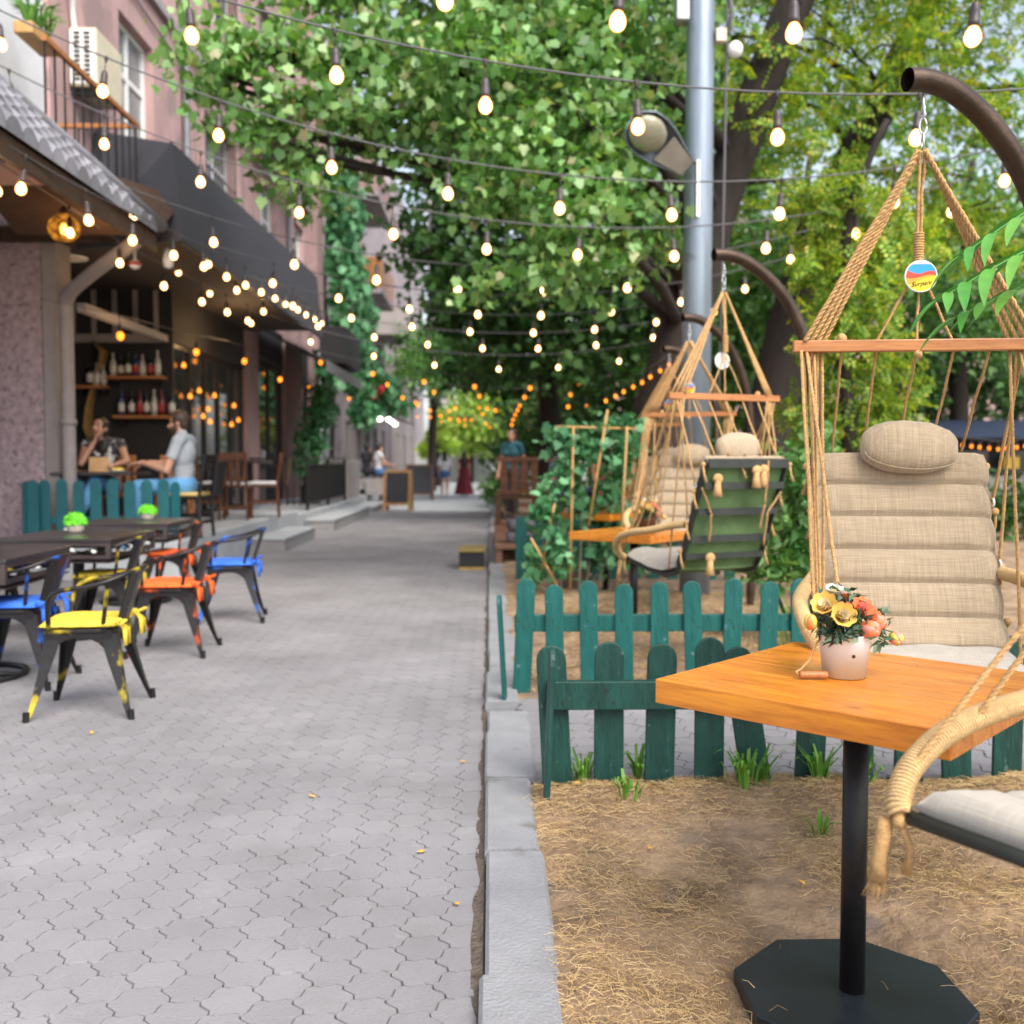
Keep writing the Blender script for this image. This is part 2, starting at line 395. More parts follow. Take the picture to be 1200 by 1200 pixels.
M['c_blue'] = cloth('slate shirt', (.10,.13,.24)); M['c_pattern'] = mat('printed top', (.05,.05,.06), .9, var=.3, scale=30, dirt=((.7,.7,.72), 22, .54))

# ------------------------------------------------------------------ leaves
SH = {
 'maple': ([(0,0,0),(.30,-.10,.05),(.38,.14,.06),(.55,.40,.13),(.36,.50,.06),(.27,.70,.02),(0,1,-.22),(-.27,.70,.02),(-.36,.50,.06),(-.55,.40,.13),(-.38,.14,.06),(-.30,-.10,.09)],
           [[0,1,2,3,4,5,6,7,8,9,10,11]]),
 'oval': ([(0,0,0),(.26,.3,.07),(.2,.68,.05),(0,1,-.08),(-.2,.68,.05),(-.26,.3,.07),(0,.35,0),(0,.7,-.03)], [[0,1,2,7,6],[7,2,3,4,7][:0] or [6,7,4,5,0],[7,2,3,4][:4]]),
}
SH['oval'] = ([(0,0,0),(.26,.34,.07),(0,1,-.08),(-.26,.34,.07)], [[0,1,2],[0,2,3]])
def sprig():
    v = []; f = []
    for k in range(9):
        t = .12 + .1*k
        if k == 8: bx, by, dx, dy = 0, .86, 0, 1
        else:
            s = 1 if k % 2 else -1
            bx, by, dx, dy = 0, t, s*.9, .45
        L = .26; w = .085
        b = len(v)
        nx, ny = -dy, dx
        v += [(bx,by,0),(bx+dx*L*.5+nx*w, by+dy*L*.5+ny*w, .03),(bx+dx*L, by+dy*L, -.04),(bx+dx*L*.5-nx*w, by+dy*L*.5-ny*w, .03)]
        f.append([b,b+1,b+2,b+3])
    return v, f
SH['sprig'] = sprig()

def raw_mesh(name, verts, loops, nper, mat_, parent=None, smooth=False):
    me = bpy.data.meshes.new(name)
    nv = len(verts); nl = len(loops); npoly = nl // nper
    me.vertices.add(nv); me.loops.add(nl); me.polygons.add(npoly)
    me.vertices.foreach_set('co', np.asarray(verts, dtype=np.float32).ravel())
    me.loops.foreach_set('vertex_index', np.asarray(loops, dtype=np.int32))
    me.polygons.foreach_set('loop_start', np.arange(npoly, dtype=np.int32)*nper)
    me.update(calc_edges=True); me.validate()
    me.materials.append(mat_)
    o = bpy.data.objects.new(name, me); COL.objects.link(o)
    if parent is not None: o.parent = parent
    return o
def norm(a): return a / np.maximum(np.linalg.norm(a, axis=1, keepdims=True), 1e-9)
def leaves(name, pts, size, shape, mat_, parent=None, up=.6, droop=.4, out=None):
    pts = np.asarray(pts, dtype=np.float64); N = len(pts)
    nrm = RNG.normal(size=(N,3)); nrm = norm(nrm); nrm[:,2] += up
    if out is not None: nrm += out
    nrm = norm(nrm)
    t = RNG.normal(size=(N,3)); t[:,2] -= droop*1.5
    t = norm(t - nrm * (t*nrm).sum(1, keepdims=True))
    b = np.cross(nrm, t)
    sv, sf = SH[shape]
    sv = np.array(sv)
    sz = size * RNG.uniform(.65, 1.3, size=(N,1,1))
    V = pts[:,None,:] + sz*(sv[None,:,0:1]*b[:,None,:] + sv[None,:,1:2]*t[:,None,:] + sv[None,:,2:3]*nrm[:,None,:])
    k = len(sv); fa = np.array(sf, dtype=np.int64)
    L = (fa[None,:,:] + (np.arange(N)*k)[:,None,None]).ravel()
    return raw_mesh(name, V.reshape(-1,3), L, fa.shape[1], mat_, parent)
def clump_pts(clumps, n, p=.42):
    w = np.array([c[1][0]*c[1][1]*c[1][2] for c in clumps])**.75
    w = w / w.sum(); res = []
    for (c, r), wi in zip(clumps, w):
        m = max(6, int(n*wi))
        d = norm(RNG.normal(size=(m,3))); rr = RNG.uniform(size=(m,1))**p
        # uneven outline: sub-clumps
        wob = 1 + .28*np.sin(d[:,0:1]*7+c[0]*3) * np.cos(d[:,1:2]*6+c[1]*2) + .2*np.sin(d[:,2:3]*9+c[2])
        res.append(np.array(c)[None,:] + d*rr*wob*np.array(r)[None,:])
    return np.concatenate(res)
def spray_pts(clumps, n, per=20, sz=.13, p=.45):
    c = clump_pts(clumps, max(8, n//per), p); N = len(c)
    off = RNG.normal(size=(N, per, 3))*np.array([1,1,.55])*sz*RNG.uniform(.6,1.35,size=(N,1,1))
    off[:,:,2] -= .35*np.linalg.norm(off[:,:,:2], axis=2)
    return (c[:,None,:]+off).reshape(-1,3)
def tree(name, label, cat, trunk, clumps, n, size, shape, leafm, bark='bark', group=None, limbs=True, droop=.4, up=.6, twig=.03, spray=None, every=1):
    base = Vector(trunk[0][0])
    t = thing(name, label, cat, base, 0, group)
    mb = MB()
    P = [Vector(p)-base for p, r in trunk]; rs = [r for p, r in trunk]
    # smooth the trunk
    pts = []; rr = []
    for i in range(len(P)-1):
        for k in range(4):
            u = k/4; q = P[i].lerp(P[i+1], u)
            q += Vector((noise.noise(q*1.3)*.05, noise.noise(q*1.3+Vector((9,0,0)))*.05, 0))*(1 if i else 0)
            pts.append(q); rr.append(rs[i]*(1-u)+rs[i+1]*u)
    pts.append(P[-1]); rr.append(rs[-1])
    rr[0] *= 1.25
    mb.tube(pts, rr, 10)
    if limbs:
        for (c, r) in clumps[::every]:
            c = Vector(c)-base
            cand = [(abs((q-c).length), i) for i, q in enumerate(pts) if q.z < c.z + .3 and i >= len(pts)//4]
            if not cand: continue
            i = min(cand)[1]; q = pts[i]
            mid = q.lerp(c, .5) + Vector((0,0,.12*(c-q).length))
            r0 = min(rr[i]*.5, .015+.022*(c-q).length, .085)
            mb.tube([q, q.lerp(mid,.55)+Vector((.05,0,.05)), mid, mid.lerp(c,.6)+Vector((0,.06,.03)), c], [r0, r0*.8, r0*.6, r0*.4, twig*.6], 6)
            for k in range(3):
                e = c + Vector((random.uniform(-1,1)*r[0], random.uniform(-1,1)*r[1], random.uniform(-.7,.7)*r[2]))*.8
                mb.tube([mid.lerp(c,.5), c.lerp(e,.5)+Vector((0,0,.08)), e], [r0*.4, twig*.6, twig*.25], 5)
    mb.build('trunk', M[bark], t, smooth=True, fix=False)
    cl_ = [((Vector(c)-base)[:], r) for c, r in clumps]
    pts_ = spray_pts(cl_, n, *spray) if spray else clump_pts(cl_, n)
    leaves('crown', pts_, size, shape, M[leafm], t, up=up, droop=droop)
    return t
def C(px, py, Y, rx, ry, rz):
    return (at(px, py, Y)[:], (rx, ry, rz))

# ------------------------------------------------------------------ world and sun
w = bpy.data.worlds.new('World'); scene.world = w; w.use_nodes = True
nt = w.node_tree; bg = nt.nodes['Background']
sky = nt.nodes.new('ShaderNodeTexSky'); sky.sky_type = 'NISHITA'; sky.sun_disc = False
SUN_EL, SUN_AZ = R(50), R(152)
sky.sun_elevation = SUN_EL; sky.sun_rotation = SUN_AZ; sky.air_density = 1.0; sky.dust_density = 3.0; sky.ozone_density = 1.0
bw = nt.nodes.new('ShaderNodeRGBToBW'); nt.links.new(sky.outputs[0], bw.inputs[0])
mxs = nt.nodes.new('ShaderNodeMix'); mxs.data_type = 'RGBA'; mxs.inputs[0].default_value = .55
nt.links.new(sky.outputs[0], mxs.inputs[6]); nt.links.new(bw.outputs[0], mxs.inputs[7]); nt.links.new(mxs.outputs[2], bg.inputs[0]); bg.inputs[1].default_value = .15
sl = bpy.data.lights.new('sun', 'SUN'); sl.energy = 1.35; sl.angle = R(40); sl.color = (1, .92, .80)
so = bpy.data.objects.new('sun', sl); COL.objects.link(so)
sd = Vector((math.sin(SUN_AZ)*math.cos(SUN_EL), math.cos(SUN_AZ)*math.cos(SUN_EL), math.sin(SUN_EL)))
so.rotation_euler = sd.to_track_quat('Z', 'Y').to_euler()
scene.view_settings.view_transform = 'Standard'; scene.view_settings.look = 'None'
scene.view_settings.exposure = 1.38; scene.view_settings.gamma = 1
try:
    scene.cycles.use_denoising = True
    scene.cycles.max_bounces = 6; scene.cycles.diffuse_bounces = 3; scene.cycles.transmission_bounces = 4
    scene.cycles.sample_clamp_indirect = 4
except Exception: pass

# ------------------------------------------------------------------ ground, paving, kerb, soil
mb = MB(); mb.add([(-400,-60,-.09),(400,-60,-.09),(400,700,-.09),(-400,700,-.09)], [(0,1,2,3)])
tag(mb.build('ground', M['ground'], fix=False), kind='structure')
def paver_tiles(x0, x1, y0, y1, z, pitch=.128, seed=1, cut=None):
    rg = random.Random(seed)
    a = pitch/2/math.cos(R(30))     # hexagon side
    base = []
    for i in range(6):
        a0 = R(60*i); a1 = R(60*(i+1))
        p0 = Vector((math.cos(a0)*a, math.sin(a0)*a)); p1 = Vector((math.cos(a1)*a, math.sin(a1)*a))
        d = p1-p0; nrm = Vector((d.y, -d.x)).normalized()
        for k in range(4):
            u = k/4
            s = math.sin(2*PI*u)*.052*pitch
            base.append(p0 + d*u + nrm*s*(1 if i < 3 else 1))
    n = len(base)
    V = []; L4 = []; faces = []
    dx = a*1.5; dy = pitch
    nx = int((x1-x0)/dx)+2; ny = int((y1-y0)/dy)+2
    for i in range(nx):
        for j in range(ny):
            cx = x0+i*dx; cy = y0+j*dy+(dy/2 if i % 2 else 0)
            if cx > x1+.06 or cy > y1: continue
            if cut and cut(cx, cy): continue
            zz = z+rg.gauss(0,.0009); tx = rg.gauss(0,.007); ty = rg.gauss(0,.007)
            rz = rg.gauss(0,.016); g = .986+rg.uniform(-.010,.008)
            c_, s_ = math.cos(rz), math.sin(rz)
            b = len(V)
            for q in base:
                qx, qy = (q.x*c_-q.y*s_)*g, (q.x*s_+q.y*c_)*g
                V.append((min(cx+qx, x1), cy+qy, zz-.009+qx*tx+qy*ty))
            for q in base:
                qx, qy = (q.x*c_-q.y*s_)*g*.968, (q.x*s_+q.y*c_)*g*.968
                V.append((min(cx+qx, x1), cy+qy, zz+qx*tx+qy*ty))
            for k in range(n):
                k2 = (k+1) % n
                faces.append((b+k, b+k2, b+n+k2, b+n+k))
            faces.append(tuple(range(b+n, b+2*n)))
    m2 = MB(); m2.v = V; m2.f = faces; m2.mi = [0]*len(faces)
    return m2
tag(MB().box((-9,-2,-.06),(-.005,75,-.0065)).build('path_bed', M['joint']), kind='structure')
tag(paver_tiles(-7.5, -.03, .6, 26, 0).build('path', M['paver'], fix=False), kind='structure')
mb = MB(); vs = []; fs = []
for i in range(420):
    y = .8+.06*i; wd_ = max(.008, .018+.035*abs(noise.noise(Vector((y*1.3,0,0))))+.02*noise.noise(Vector((y*6,2,0))))
    for k in range(5): u = k/4; vs.append((-.022-wd_*(1-u), y, .0012+.009*u*u+.003*noise.noise(Vector((y*9,u*4,3)))))
for i in range(419):
    for k in range(4): a_ = i*5+k; fs.append((a_,a_+1,a_+6,a_+5))
mb.add(vs, fs); tag(mb.build('gutter_dirt', mat('gutter dirt', (.105,.08,.063), .98, var=.5, scale=30, bump=.9, bscale=60), smooth=True, fix=False), kind='structure')
mb = MB(); mb.add([(-3.6,25.9,-.002),(3,25.9,-.002),(7,75,-.002),(-3.6,75,-.002)], [(0,1,2,3)])
tag(mb.build('far_path', M['terrace'], fix=False), kind='structure')
tag(MB().box((.16,3.95,-.06),(4.2,5.35,.012)).build('side_path_bed', M['joint']), kind='structure')
tag(paver_tiles(.2, 4.2, 4.0, 5.3, .03, seed=3).build('side_path', M['paver'], fix=False), kind='structure')
mb = MB(); y = .9; rg = random.Random(5)
while y < 26:
    L = .74 + rg.uniform(-.06,.06)
    if not (5.02 < y < 5.2):
        wx = .158 + rg.uniform(-.008,.012) + (.03 if 3.9 < y < 5 else 0)
        j = rg.uniform(-.008,.008); tz = .045+rg.uniform(-.006,.006)
        end = min(y+L-.008, 5.04) if y < 5.04 else y+L-.008
        # bevelled top
        poly = [(-.022+j,-.09),(-.022+j,tz-.012),(-.012+j,tz),(wx+j-.01,tz),(wx+j,tz-.01),(wx+j,-.09)]
        mb.prism(poly, 'y', y, end)
        if y < 5.04 and y+L > 5.04: y = 5.2; continue
    y += L
tag(mb.build('kerb', M['kerb']), kind='structure')
def soil_h(x, y):
    h = .028 + .030*noise.noise(Vector((x*2.1, y*2.1, 0))) + .016*noise.noise(Vector((x*7, y*7, 3))) + .008*noise.noise(Vector((x*23, y*23, 7)))
    h += .045*math.exp(-((y-3.72)/.16)**2)*(1 if x > .35 else max(0,(x-.12)/.23))
    d2 = (x-.86)**2+(y-2.38)**2
    h -= .075*math.exp(-d2/.16)
    if y < 6: h += .0*x
    else: h += .02
    ed = max(0, 1-(x-.13)/.12); h -= .012*ed
    return h
def soil_patch(name, x0, x1, y0, y1, st):
    nx = int((x1-x0)/st)+1; ny = int((y1-y0)/st)+1
    vs = [(x0+i*st, y0+j*st, soil_h(x0+i*st, y0+j*st)) for j in range(ny) for i in range(nx)]
    fs = [(j*nx+i, j*nx+i+1, (j+1)*nx+i+1, (j+1)*nx+i) for j in range(ny-1) for i in range(nx-1)]
    m2 = MB(); m2.v = vs; m2.f = fs; m2.mi = [0]*len(fs)
    return tag(m2.build(name, M['soil'], smooth=True, fix=False), kind='structure')
soil_patch('soil', .13, 3.6, 1.0, 3.97, .025)
soil_patch('garden_soil', .13, 8.0, 5.3, 14.0, .08)
soil_patch('far_garden_soil', .3, 14, 14.0, 40.0, .5)
def straw(name, x0, x1, y0, y1, n, L=.04, wd=.0006, seed=1, dens=None):
    rg = np.random.default_rng(seed)
    X = rg.uniform(x0,x1,n); Y = rg.uniform(y0,y1,n)
    keep = np.array([noise.noise(Vector((x*1.7,y*1.7,5)))+.5*noise.noise(Vector((x*4,y*4,1))) > rg.uniform(-.55,.5) - (.5 if 3.5 < y < 3.95 else 0) and ((x-.87)**2+(y-2.38)**2 > .0815 or (rg.random() < .012 and (x-.87)**2+(y-2.38)**2 > .003)) for x, y in zip(X, Y)])
    X = X[keep]; Y = Y[keep]; n = len(X)
    Z = np.array([max(soil_h(x,y), .0095 if (x-.87)**2+(y-2.38)**2 < .078 else -1) for x, y in zip(X, Y)])
    a = rg.uniform(0, 2*PI, n); l = L*rg.uniform(.35,1.5,n); cv = rg.normal(0,.5,n); el = np.abs(rg.normal(0,.16,n))
    V = np.zeros((n,6,3)); 
    for k in range(3):
        u = k/2
        ang = a+cv*u
        px = X+np.cos(ang)*l*u; py = Y+np.sin(ang)*l*u; pz = Z+.004+rg.uniform(0,.008,n)+np.sin(u*PI)*l*el*.7+u*l*el*.3
        w_ = wd*(1-.5*u)
        V[:,2*k,0] = px-np.sin(ang)*w_; V[:,2*k,1] = py+np.cos(ang)*w_; V[:,2*k,2] = pz
        V[:,2*k+1,0] = px+np.sin(ang)*w_; V[:,2*k+1,1] = py-np.cos(ang)*w_; V[:,2*k+1,2] = pz+.0007
    fa = np.array([[0,1,3,2],[2,3,5,4]])
    Lp = (fa[None]+(np.arange(n)*6)[:,None,None]).ravel()
    return tag(raw_mesh(name, V.reshape(-1,3), Lp, 4, M['straw']), 'dry straw and dead grass scattered over brown soil' if seed == 1 else 'dry grass litter on the soil under the far wooden tables', 'dry grass', kind='stuff')
straw('dry_grass', .17, 3.2, 1.3, 3.95, 120000)
straw('dry_grass', .2, 3.6, 5.4, 9.5, 16000, L=.09, wd=.003, seed=2)

def weed(x, y, n, h, label, seed, spread=.07, z=None):
    rg = random.Random(seed); mb = MB()
    z = soil_h(x,y)-.005 if z is None else z
    for k in range(n):
        a = rg.uniform(0,2*PI); r0 = rg.uniform(0,spread*.5); hh = h*rg.uniform(.5,1.1); ln = rg.uniform(.25,.9)*hh
        p = Vector((math.cos(a)*r0, math.sin(a)*r0, 0)); d = Vector((math.cos(a),math.sin(a),0)); s = Vector((-math.sin(a),math.cos(a),0))
        wd = rg.uniform(.004,.009)
        q = [p, p+d*ln*.25+Vector((0,0,hh*.6)), p+d*ln*.7+Vector((0,0,hh*.95)), p+d*ln+Vector((0,0,hh*.85))]
        ws = [wd*.6, wd, wd*.7, .0006]
        vs = []
        for qq, ww in zip(q, ws): vs += [qq-s*ww, qq+s*ww]
        mb.add(vs, [(0,1,3,2),(2,3,5,4),(4,5,7,6)])
    return tag(mb.build('weed', M['grass'], loc=(x,y,z), fix=False), label, 'weed', 'green weeds along the front fence')
weed(.36, 3.93, 26, .13, 'bright dandelion-like weed between first and second dark green picket', 1)
weed(.58, 3.95, 22, .14, 'thin grassy weed between second and third dark green picket', 2, .05)
weed(.98, 3.8, 46, .15, 'bushy green weed left of the leaning dark picket', 3, .16)
weed(1.27, 3.82, 26, .15, 'upright weed just behind the black table post', 4, .06)
weed(1.42, 3.8, 26, .12, 'low weed to the right of the black table post', 5, .1)
weed(.5, 3.62, 14, .09, 'small sprawling grass tuft on straw before the dark fence', 6, .14)
weed(1.12, 3.35, 14, .07, 'tiny green tuft in dry grass between table edge and fence', 7, .12)
weed(2.05, 6.6, 60, .38, 'dark green leafy clump under the green-backed hanging chair', 8, .3)
# fallen leaves
spots = [(-.69,3.86,.006),(-1.9,4.8,.006),(-.03-.2,3.3,.006),(-.1,2.9,.006),(.52,3.25,None),(.93,2.95,None),(1.6,2.5,None),(-.12,4.3,.006),(.33,3.82,None)]
lm = mat('yellow fallen leaf', (.7,.36,.04), .7)
for i, (x, y, z) in enumerate(spots):
    mb = MB(); s = random.uniform(.012,.02)
    mb.add([(0,-s,0),(s*.6,-.2*s,.004),(s*.4,.6*s,.001),(0,1.3*s,.006),(-s*.5,.5*s,.002),(-s*.6,-.3*s,.005)], [(0,1,2,3,4,5)])
    tag(mb.build('fallen_leaf', lm, loc=(x,y,(z if z is not None else soil_h(x,y)+.014)), rot=(0,0,random.uniform(0,6)), fix=False), 'small yellow fallen leaf lying on the %s' % ('paving' if z is not None else 'dry soil'), 'leaf', 'fallen leaves on the %s' % ('paving' if z is not None else 'soil'))

# ------------------------------------------------------------------ picket fences
def picket(mb, x, y, z0, h, w_, th, lean=0, yaw=0, tilt=0):
    poly = [(-w_/2, 0), (w_/2, 0)]
    poly += [(w_/2*math.cos(a), h-w_/2+w_/2*math.sin(a)) for a in [PI*k/8 for k in range(9)]]
    mb.M = Matrix.Translation((x,y,z0)) @ Matrix.Rotation(yaw,4,'Z') @ Matrix.Rotation(tilt,4,'X') @ Matrix.Rotation(lean,4,'Y')
    mb.prism(poly, 'y', -th/2, th/2); mb.M = None
def fence(name, label, pk, rails, m, w_=.105, th=.02, group='painted picket fences', nails=False):
    t = thing(name, label, 'fence', (pk[0][0], pk[0][1], 0), 0, group)
    o = Vector((pk[0][0], pk[0][1], 0))
    for (x, y, z0, h, lean, yaw, tilt) in pk:
        mb = MB(); picket(mb, x-o.x, y-o.y, z0, h, w_, th, lean, yaw, tilt); mb.build('picket', m, t, bevel=.004)
    for (a, b) in rails:
        mb = MB(); mb.box(Vector(a)-o, Vector(b)-o); rl = mb.build('rail', m, t, bevel=.004)
        if nails:
            for (x, y, z0, h, lean, yaw, tilt) in pk[1:]:
                for q in (.28, .7):
                    zz = a[2]+(b[2]-a[2])*q; yy = min(a[1], y-th/2)
                    MB().lathe([(0,0),(.0045,.0006),(.005,.002)][::-1], n=8).build('nail', M['bronze'], rl, loc=Vector((x+(.012 if q < .5 else -.016), yy-.0004, zz))-o, rot=(R(90),0,0))
    return t
pk = [(.205,3.70,.01,.60,0,R(90),R(2))]
for k, (lean, h, dz) in enumerate([(R(-3),.62,0),(0,.625,.0),(R(1),.62,.0),(0,.63,.0),(R(-9),.6,.0),(R(2),.6,0),(0,.62,0),(R(1),.61,0),(R(-2),.62,0),(0,.62,0),(R(1),.62,0)]):
    pk.append((.262+.196*k, 3.88, soil_h(.262+.196*k,3.86)-.07+dz, h, lean, 0, 0))
fence('picket_fence', 'dark green picket fence nearest the camera, behind the wooden table', pk, [((.215,3.828,.345),(2.4,3.868,.455))], M['teal'], w_=.115, nails=True)
pk = [(.075,5.28,.0,.60,R(-2),R(84),R(-3))]
for k in range(13):
    pk.append((.165+.192*k+random.uniform(-.008,.008), 5.5+random.uniform(-.002,0), -.02, .66+random.uniform(-.02,.02), random.gauss(0,R(1.3)), random.gauss(0,R(2)), 0))
fence('picket_fence', 'teal picket fence in middle distance beyond the cross path', pk, [((.13,5.515,.36),(2.55,5.545,.455))], M['teal2'], w_=.1, nails=True)
pk = [(.32+.2*k, 10.6, 0, .72, 0, 0, 0) for k in range(12)]
fence('picket_fence', 'teal picket fence far back below the climbing vines', pk, [((.25,10.62,.42),(2.6,10.65,.52))], M['teal2'], w_=.12)
pk = [(-5.1+.186*k, 11.25, .42, .66+.01*(k%3), 0, 0, 0) for k in range(9)]
pk.insert(0, (-5.02, 11.2, .42, .67, 0, 0, 0)); pk.append((-3.5, 11.3, .42, .65, 0, R(60), 0))
fence('picket_fence', 'blue-teal picket fence on terrace in front of seated couple', pk, [((-5.15,11.265,.6),(-3.45,11.295,.68))], M['teal3'], w_=.125)

# ------------------------------------------------------------------ wooden tables
def wooden_table(loc, rz, label):
    t = thing('wooden_table', label, 'table', loc, rz, 'orange wooden garden tables')
    mb = MB()
    n = 6; W = .345
    for k in range(n):
        y0 = -W + 2*W*k/n; y1 = -W+2*W*(k+1)/n
        mb.box((-W, y0+(.0009 if k else 0), .722), (W, y1, .78))
    mb.build('tabletop', M['table'], t, bevel=.0025)
    MB().lathe([(.030,.01),(.030,.70)], n=24).build('post', M['black'], t, smooth=True)
    MB().box((-.14,-.14,.706),(.14,.14,.7215)).build('mounting_plate', M['black'], t)
    oc = [(.285*math.cos(R(22.5+45*k)), .285*math.sin(R(22.5+45*k))) for k in range(8)]
    MB().prism(oc, 'z', -.03, .012).build('base_plate', M['plate'], t, bevel=.004)
    return t
T0 = wooden_table((.88,2.39,0), R(-44.5), 'large orange varnished wooden table in the right foreground')
T0.rotation_euler = (0, R(-.0), R(-44.5))
T1 = dup(T0, (1.06,7.45,.0), R(-40), 'orange wooden table beside the green-backed hanging chair')
T2 = dup(T0, (1.12,9.8,.02), R(-48), 'farthest orange wooden table, beyond the table with brown pot')

def flower_pot(loc, rz, pailm, label, s=1.0, full=True):
    t = thing('flower_pot', label, 'flower pot', loc, rz, 'pots of artificial flowers on wooden tables')
    mb = MB()
    mb.lathe([(.0,.002),(.047,.002),(.049,.0),(.060,.098),(.062,.101),(.058,.101),(.055,.09),(.0,.085)], n=28)
    mb.build('pail', pailm, t, smooth=True)
    MB().lathe([(.0508,.046),(.0575,.046)][:0] or [(0,0),(.004,.0005),(.0045,.0015),(.002,.002),(0,.002)], n=10).build('rivet', M['bronze'], t, loc=(-.002,-.0537,.055), rot=(R(96),0,0))
    mb = MB(); mb.tube([(-.058,0,.09),(-.075,-.005,.07),(-.088,-.01,.04),(-.112,-.018,.02),(-.125,-.02,.015),(-.118,-.025,.008)], .003, 6)
    MB().tube([(.058,.0,.09),(.064,.004,.065),(.06,.012,.05)], .003, 6).build('handle_knot', M['bamboo'], t, smooth=True)
    mb.build('handle_rope', M['bamboo'], t, smooth=True)
    MB().lathe([(.008,0),(.009,.004),(.009,.06),(.008,.064)], n=12).build('handle_grip', M['barwood'], t, loc=(-.118,-.027,.0095), rot=(0,R(90),R(-6)), smooth=True)
    rg = random.Random(3)
    def flower(c, r, cols, nl, tilt):
        mb = MB()
        for lay in range(3):
            rr = r*(1-.24*lay); npet = 8-lay
            for k in range(npet):
                a = 2*PI*k/npet + lay*.5; cup = R(28+24*lay)
                Mx = Matrix.Translation(c) @ tilt.to_4x4() @ Matrix.Rotation(a,4,'Z') @ Matrix.Rotation(-cup,4,'Y')
                vs = []; fs = []
                for i in range(5):
                    u = i/4
                    wdt = math.sin(PI*min(.93, .2+u*.75))*.42*rr*1.25
                    for j in range(3):
                        v = j-1
                        vs.append(Mx @ Vector((rr*u, wdt*v, rr*(.30*u*u*(1 if u < .8 else .8) + .06*v*v))))
                for i in range(4):
                    for j in range(2):
                        fs.append((i*3+j, i*3+j+1, (i+1)*3+j+1, (i+1)*3+j))
                mb.m = 0 if lay < 1 else 1
                mb.add(vs, fs)
        mb.m = 2
        mb.ball(Vector(c)+tilt@Vector((0,0,r*.12)), r*.13, 8, 5)
        return mb.build('flower', cols, t, smooth=True, fix=False)
    def bud(c, r, tilt, cols):
        mb = MB()
        for k in range(6):
            a = 2*PI*k/6
            Mx = Matrix.Translation(c) @ tilt.to_4x4() @ Matrix.Rotation(a,4,'Z')
            mb.m = k % 2; mb.M = Mx
            mb.ball((r*.28,0,0), (r*.62,r*.62,r), 8, 6); mb.M = None
        return mb.build('flower_bud', cols, t, smooth=True)
    ye = FL['yellow']; cr = FL['cream']; orr = FL['orange']; pk_ = FL['coral']; dk = FL['dark']; wh = FL['white']; lm_ = FL['lime']
    def tl(ax, ay): return Euler((R(ax), R(ay), 0)).to_matrix()
    if not full: ye = FL['cream']
    flower((-.028,-.040,.142), .040, [ye,cr,dk], 8, tl(62,-8))
    flower((-.052,-.012,.16), .040, [ye,cr,ye], 8, tl(40,-35))
    flower((.025,-.02,.152), .036, [orr,pk_,orr], 8, tl(45,10))
    flower((.042,-.028,.135), .032, [orr,orr,pk_], 8, tl(55,25))
    flower((.005,-.012,.15), .026, [pk_,pk_,orr], 8, tl(50,-10))
    flower((-.022,.012,.188), .028, [wh,cr,wh], 8, tl(20,-5))
    flower((.0,.03,.17), .03, [orr,pk_,orr], 8, tl(0,10))
    bud((.036,-.05,.116), .026, tl(70,60), [pk_,orr]); bud((.064,-.03,.128), .022, tl(50,60), [orr,pk_])
    bud((-.095,-.03,.132), .018, tl(10,-10), [orr,lm_]); bud((.108,-.035,.092), .019, tl(100,30), [pk_,lm_])
    mb = MB()
    mb.tube([(-.02,-.02,.09),(-.06,-.025,.13),(-.095,-.03,.13)], .0016, 5); mb.tube([(.02,-.02,.09),(.07,-.03,.115),(.105,-.034,.105)], .0016, 5)
    for k in range(12):
        a = rg.uniform(0,2*PI); mb.tube([(0,0,.08),(.03*math.cos(a),.03*math.sin(a),.12),(.055*math.cos(a),.055*math.sin(a),.15+rg.uniform(0,.03))], .0013, 4)
    mb.build('stems', FL['stem'], t)
    pts = []
    for k in range(230):
        a = rg.uniform(0,2*PI); r_ = .072*math.sqrt(rg.random()); pts.append((r_*math.cos(a), r_*math.sin(a)-.004, .098+.05*rg.random()+.02*(1-r_/.07)))
    for k in range(26): pts.append((-.045+rg.uniform(-.02,.03), -.045+rg.uniform(-.012,.01), .10+rg.uniform(-.012,.01)))
    for k in range(14): pts.append((.085+rg.uniform(-.012,.02), -.01+rg.uniform(-.01,.01), .13+rg.uniform(-.02,.03)))
    for k in range(8): pts.append((.075+rg.uniform(-.01,.02), -.03, .092+rg.uniform(-.015,.01)))
    for k in range(26): pts.append((rg.uniform(-.05,.03), rg.uniform(-.01,.03), .17+rg.uniform(0,.035)))
    leaves('foliage', pts, .03, 'oval', FL['leaf'], t, up=.4, droop=.1)
    t.scale = (s,s,s)
    return t
FL = {'yellow': mat('yellow petal', (.74,.46,.10), .6, var=.15, scale=30), 'cream': mat('cream petal', (.82,.68,.42), .6, var=.12, scale=30),
      'orange': mat('orange petal', (.74,.20,.08), .6, var=.2, scale=30), 'coral': mat('coral petal', (.76,.26,.19), .6, var=.2, scale=30),
      'dark': mat('flower heart', (.14,.05,.03), .8), 'white': mat('white petal', (.82,.80,.74), .6, var=.08), 'lime': mat('lime petal', (.5,.5,.08), .6),
      'stem': mat('stem', (.06,.07,.03), .7), 'leaf': island_mat('artificial leaf', [(0,(.012,.03,.018)),(.5,(.05,.11,.06)),(1,(.16,.24,.15))], rough=.5, bump=0, trans=.15)}
flower_pot((.853,2.405,.782), R(4), M['pailwhite'], 'white pail of yellow and orange flowers on the foreground table', 1.03)
flower_pot((1.14,7.35,.782), R(30), M['pailbrown'], 'brown pail of orange flowers on the middle table', 1.15)
flower_pot((1.28,9.85,.802), R(-20), M['pailwhite'], 'white pail of cream flowers on the farthest wooden table', 1.15, full=False)

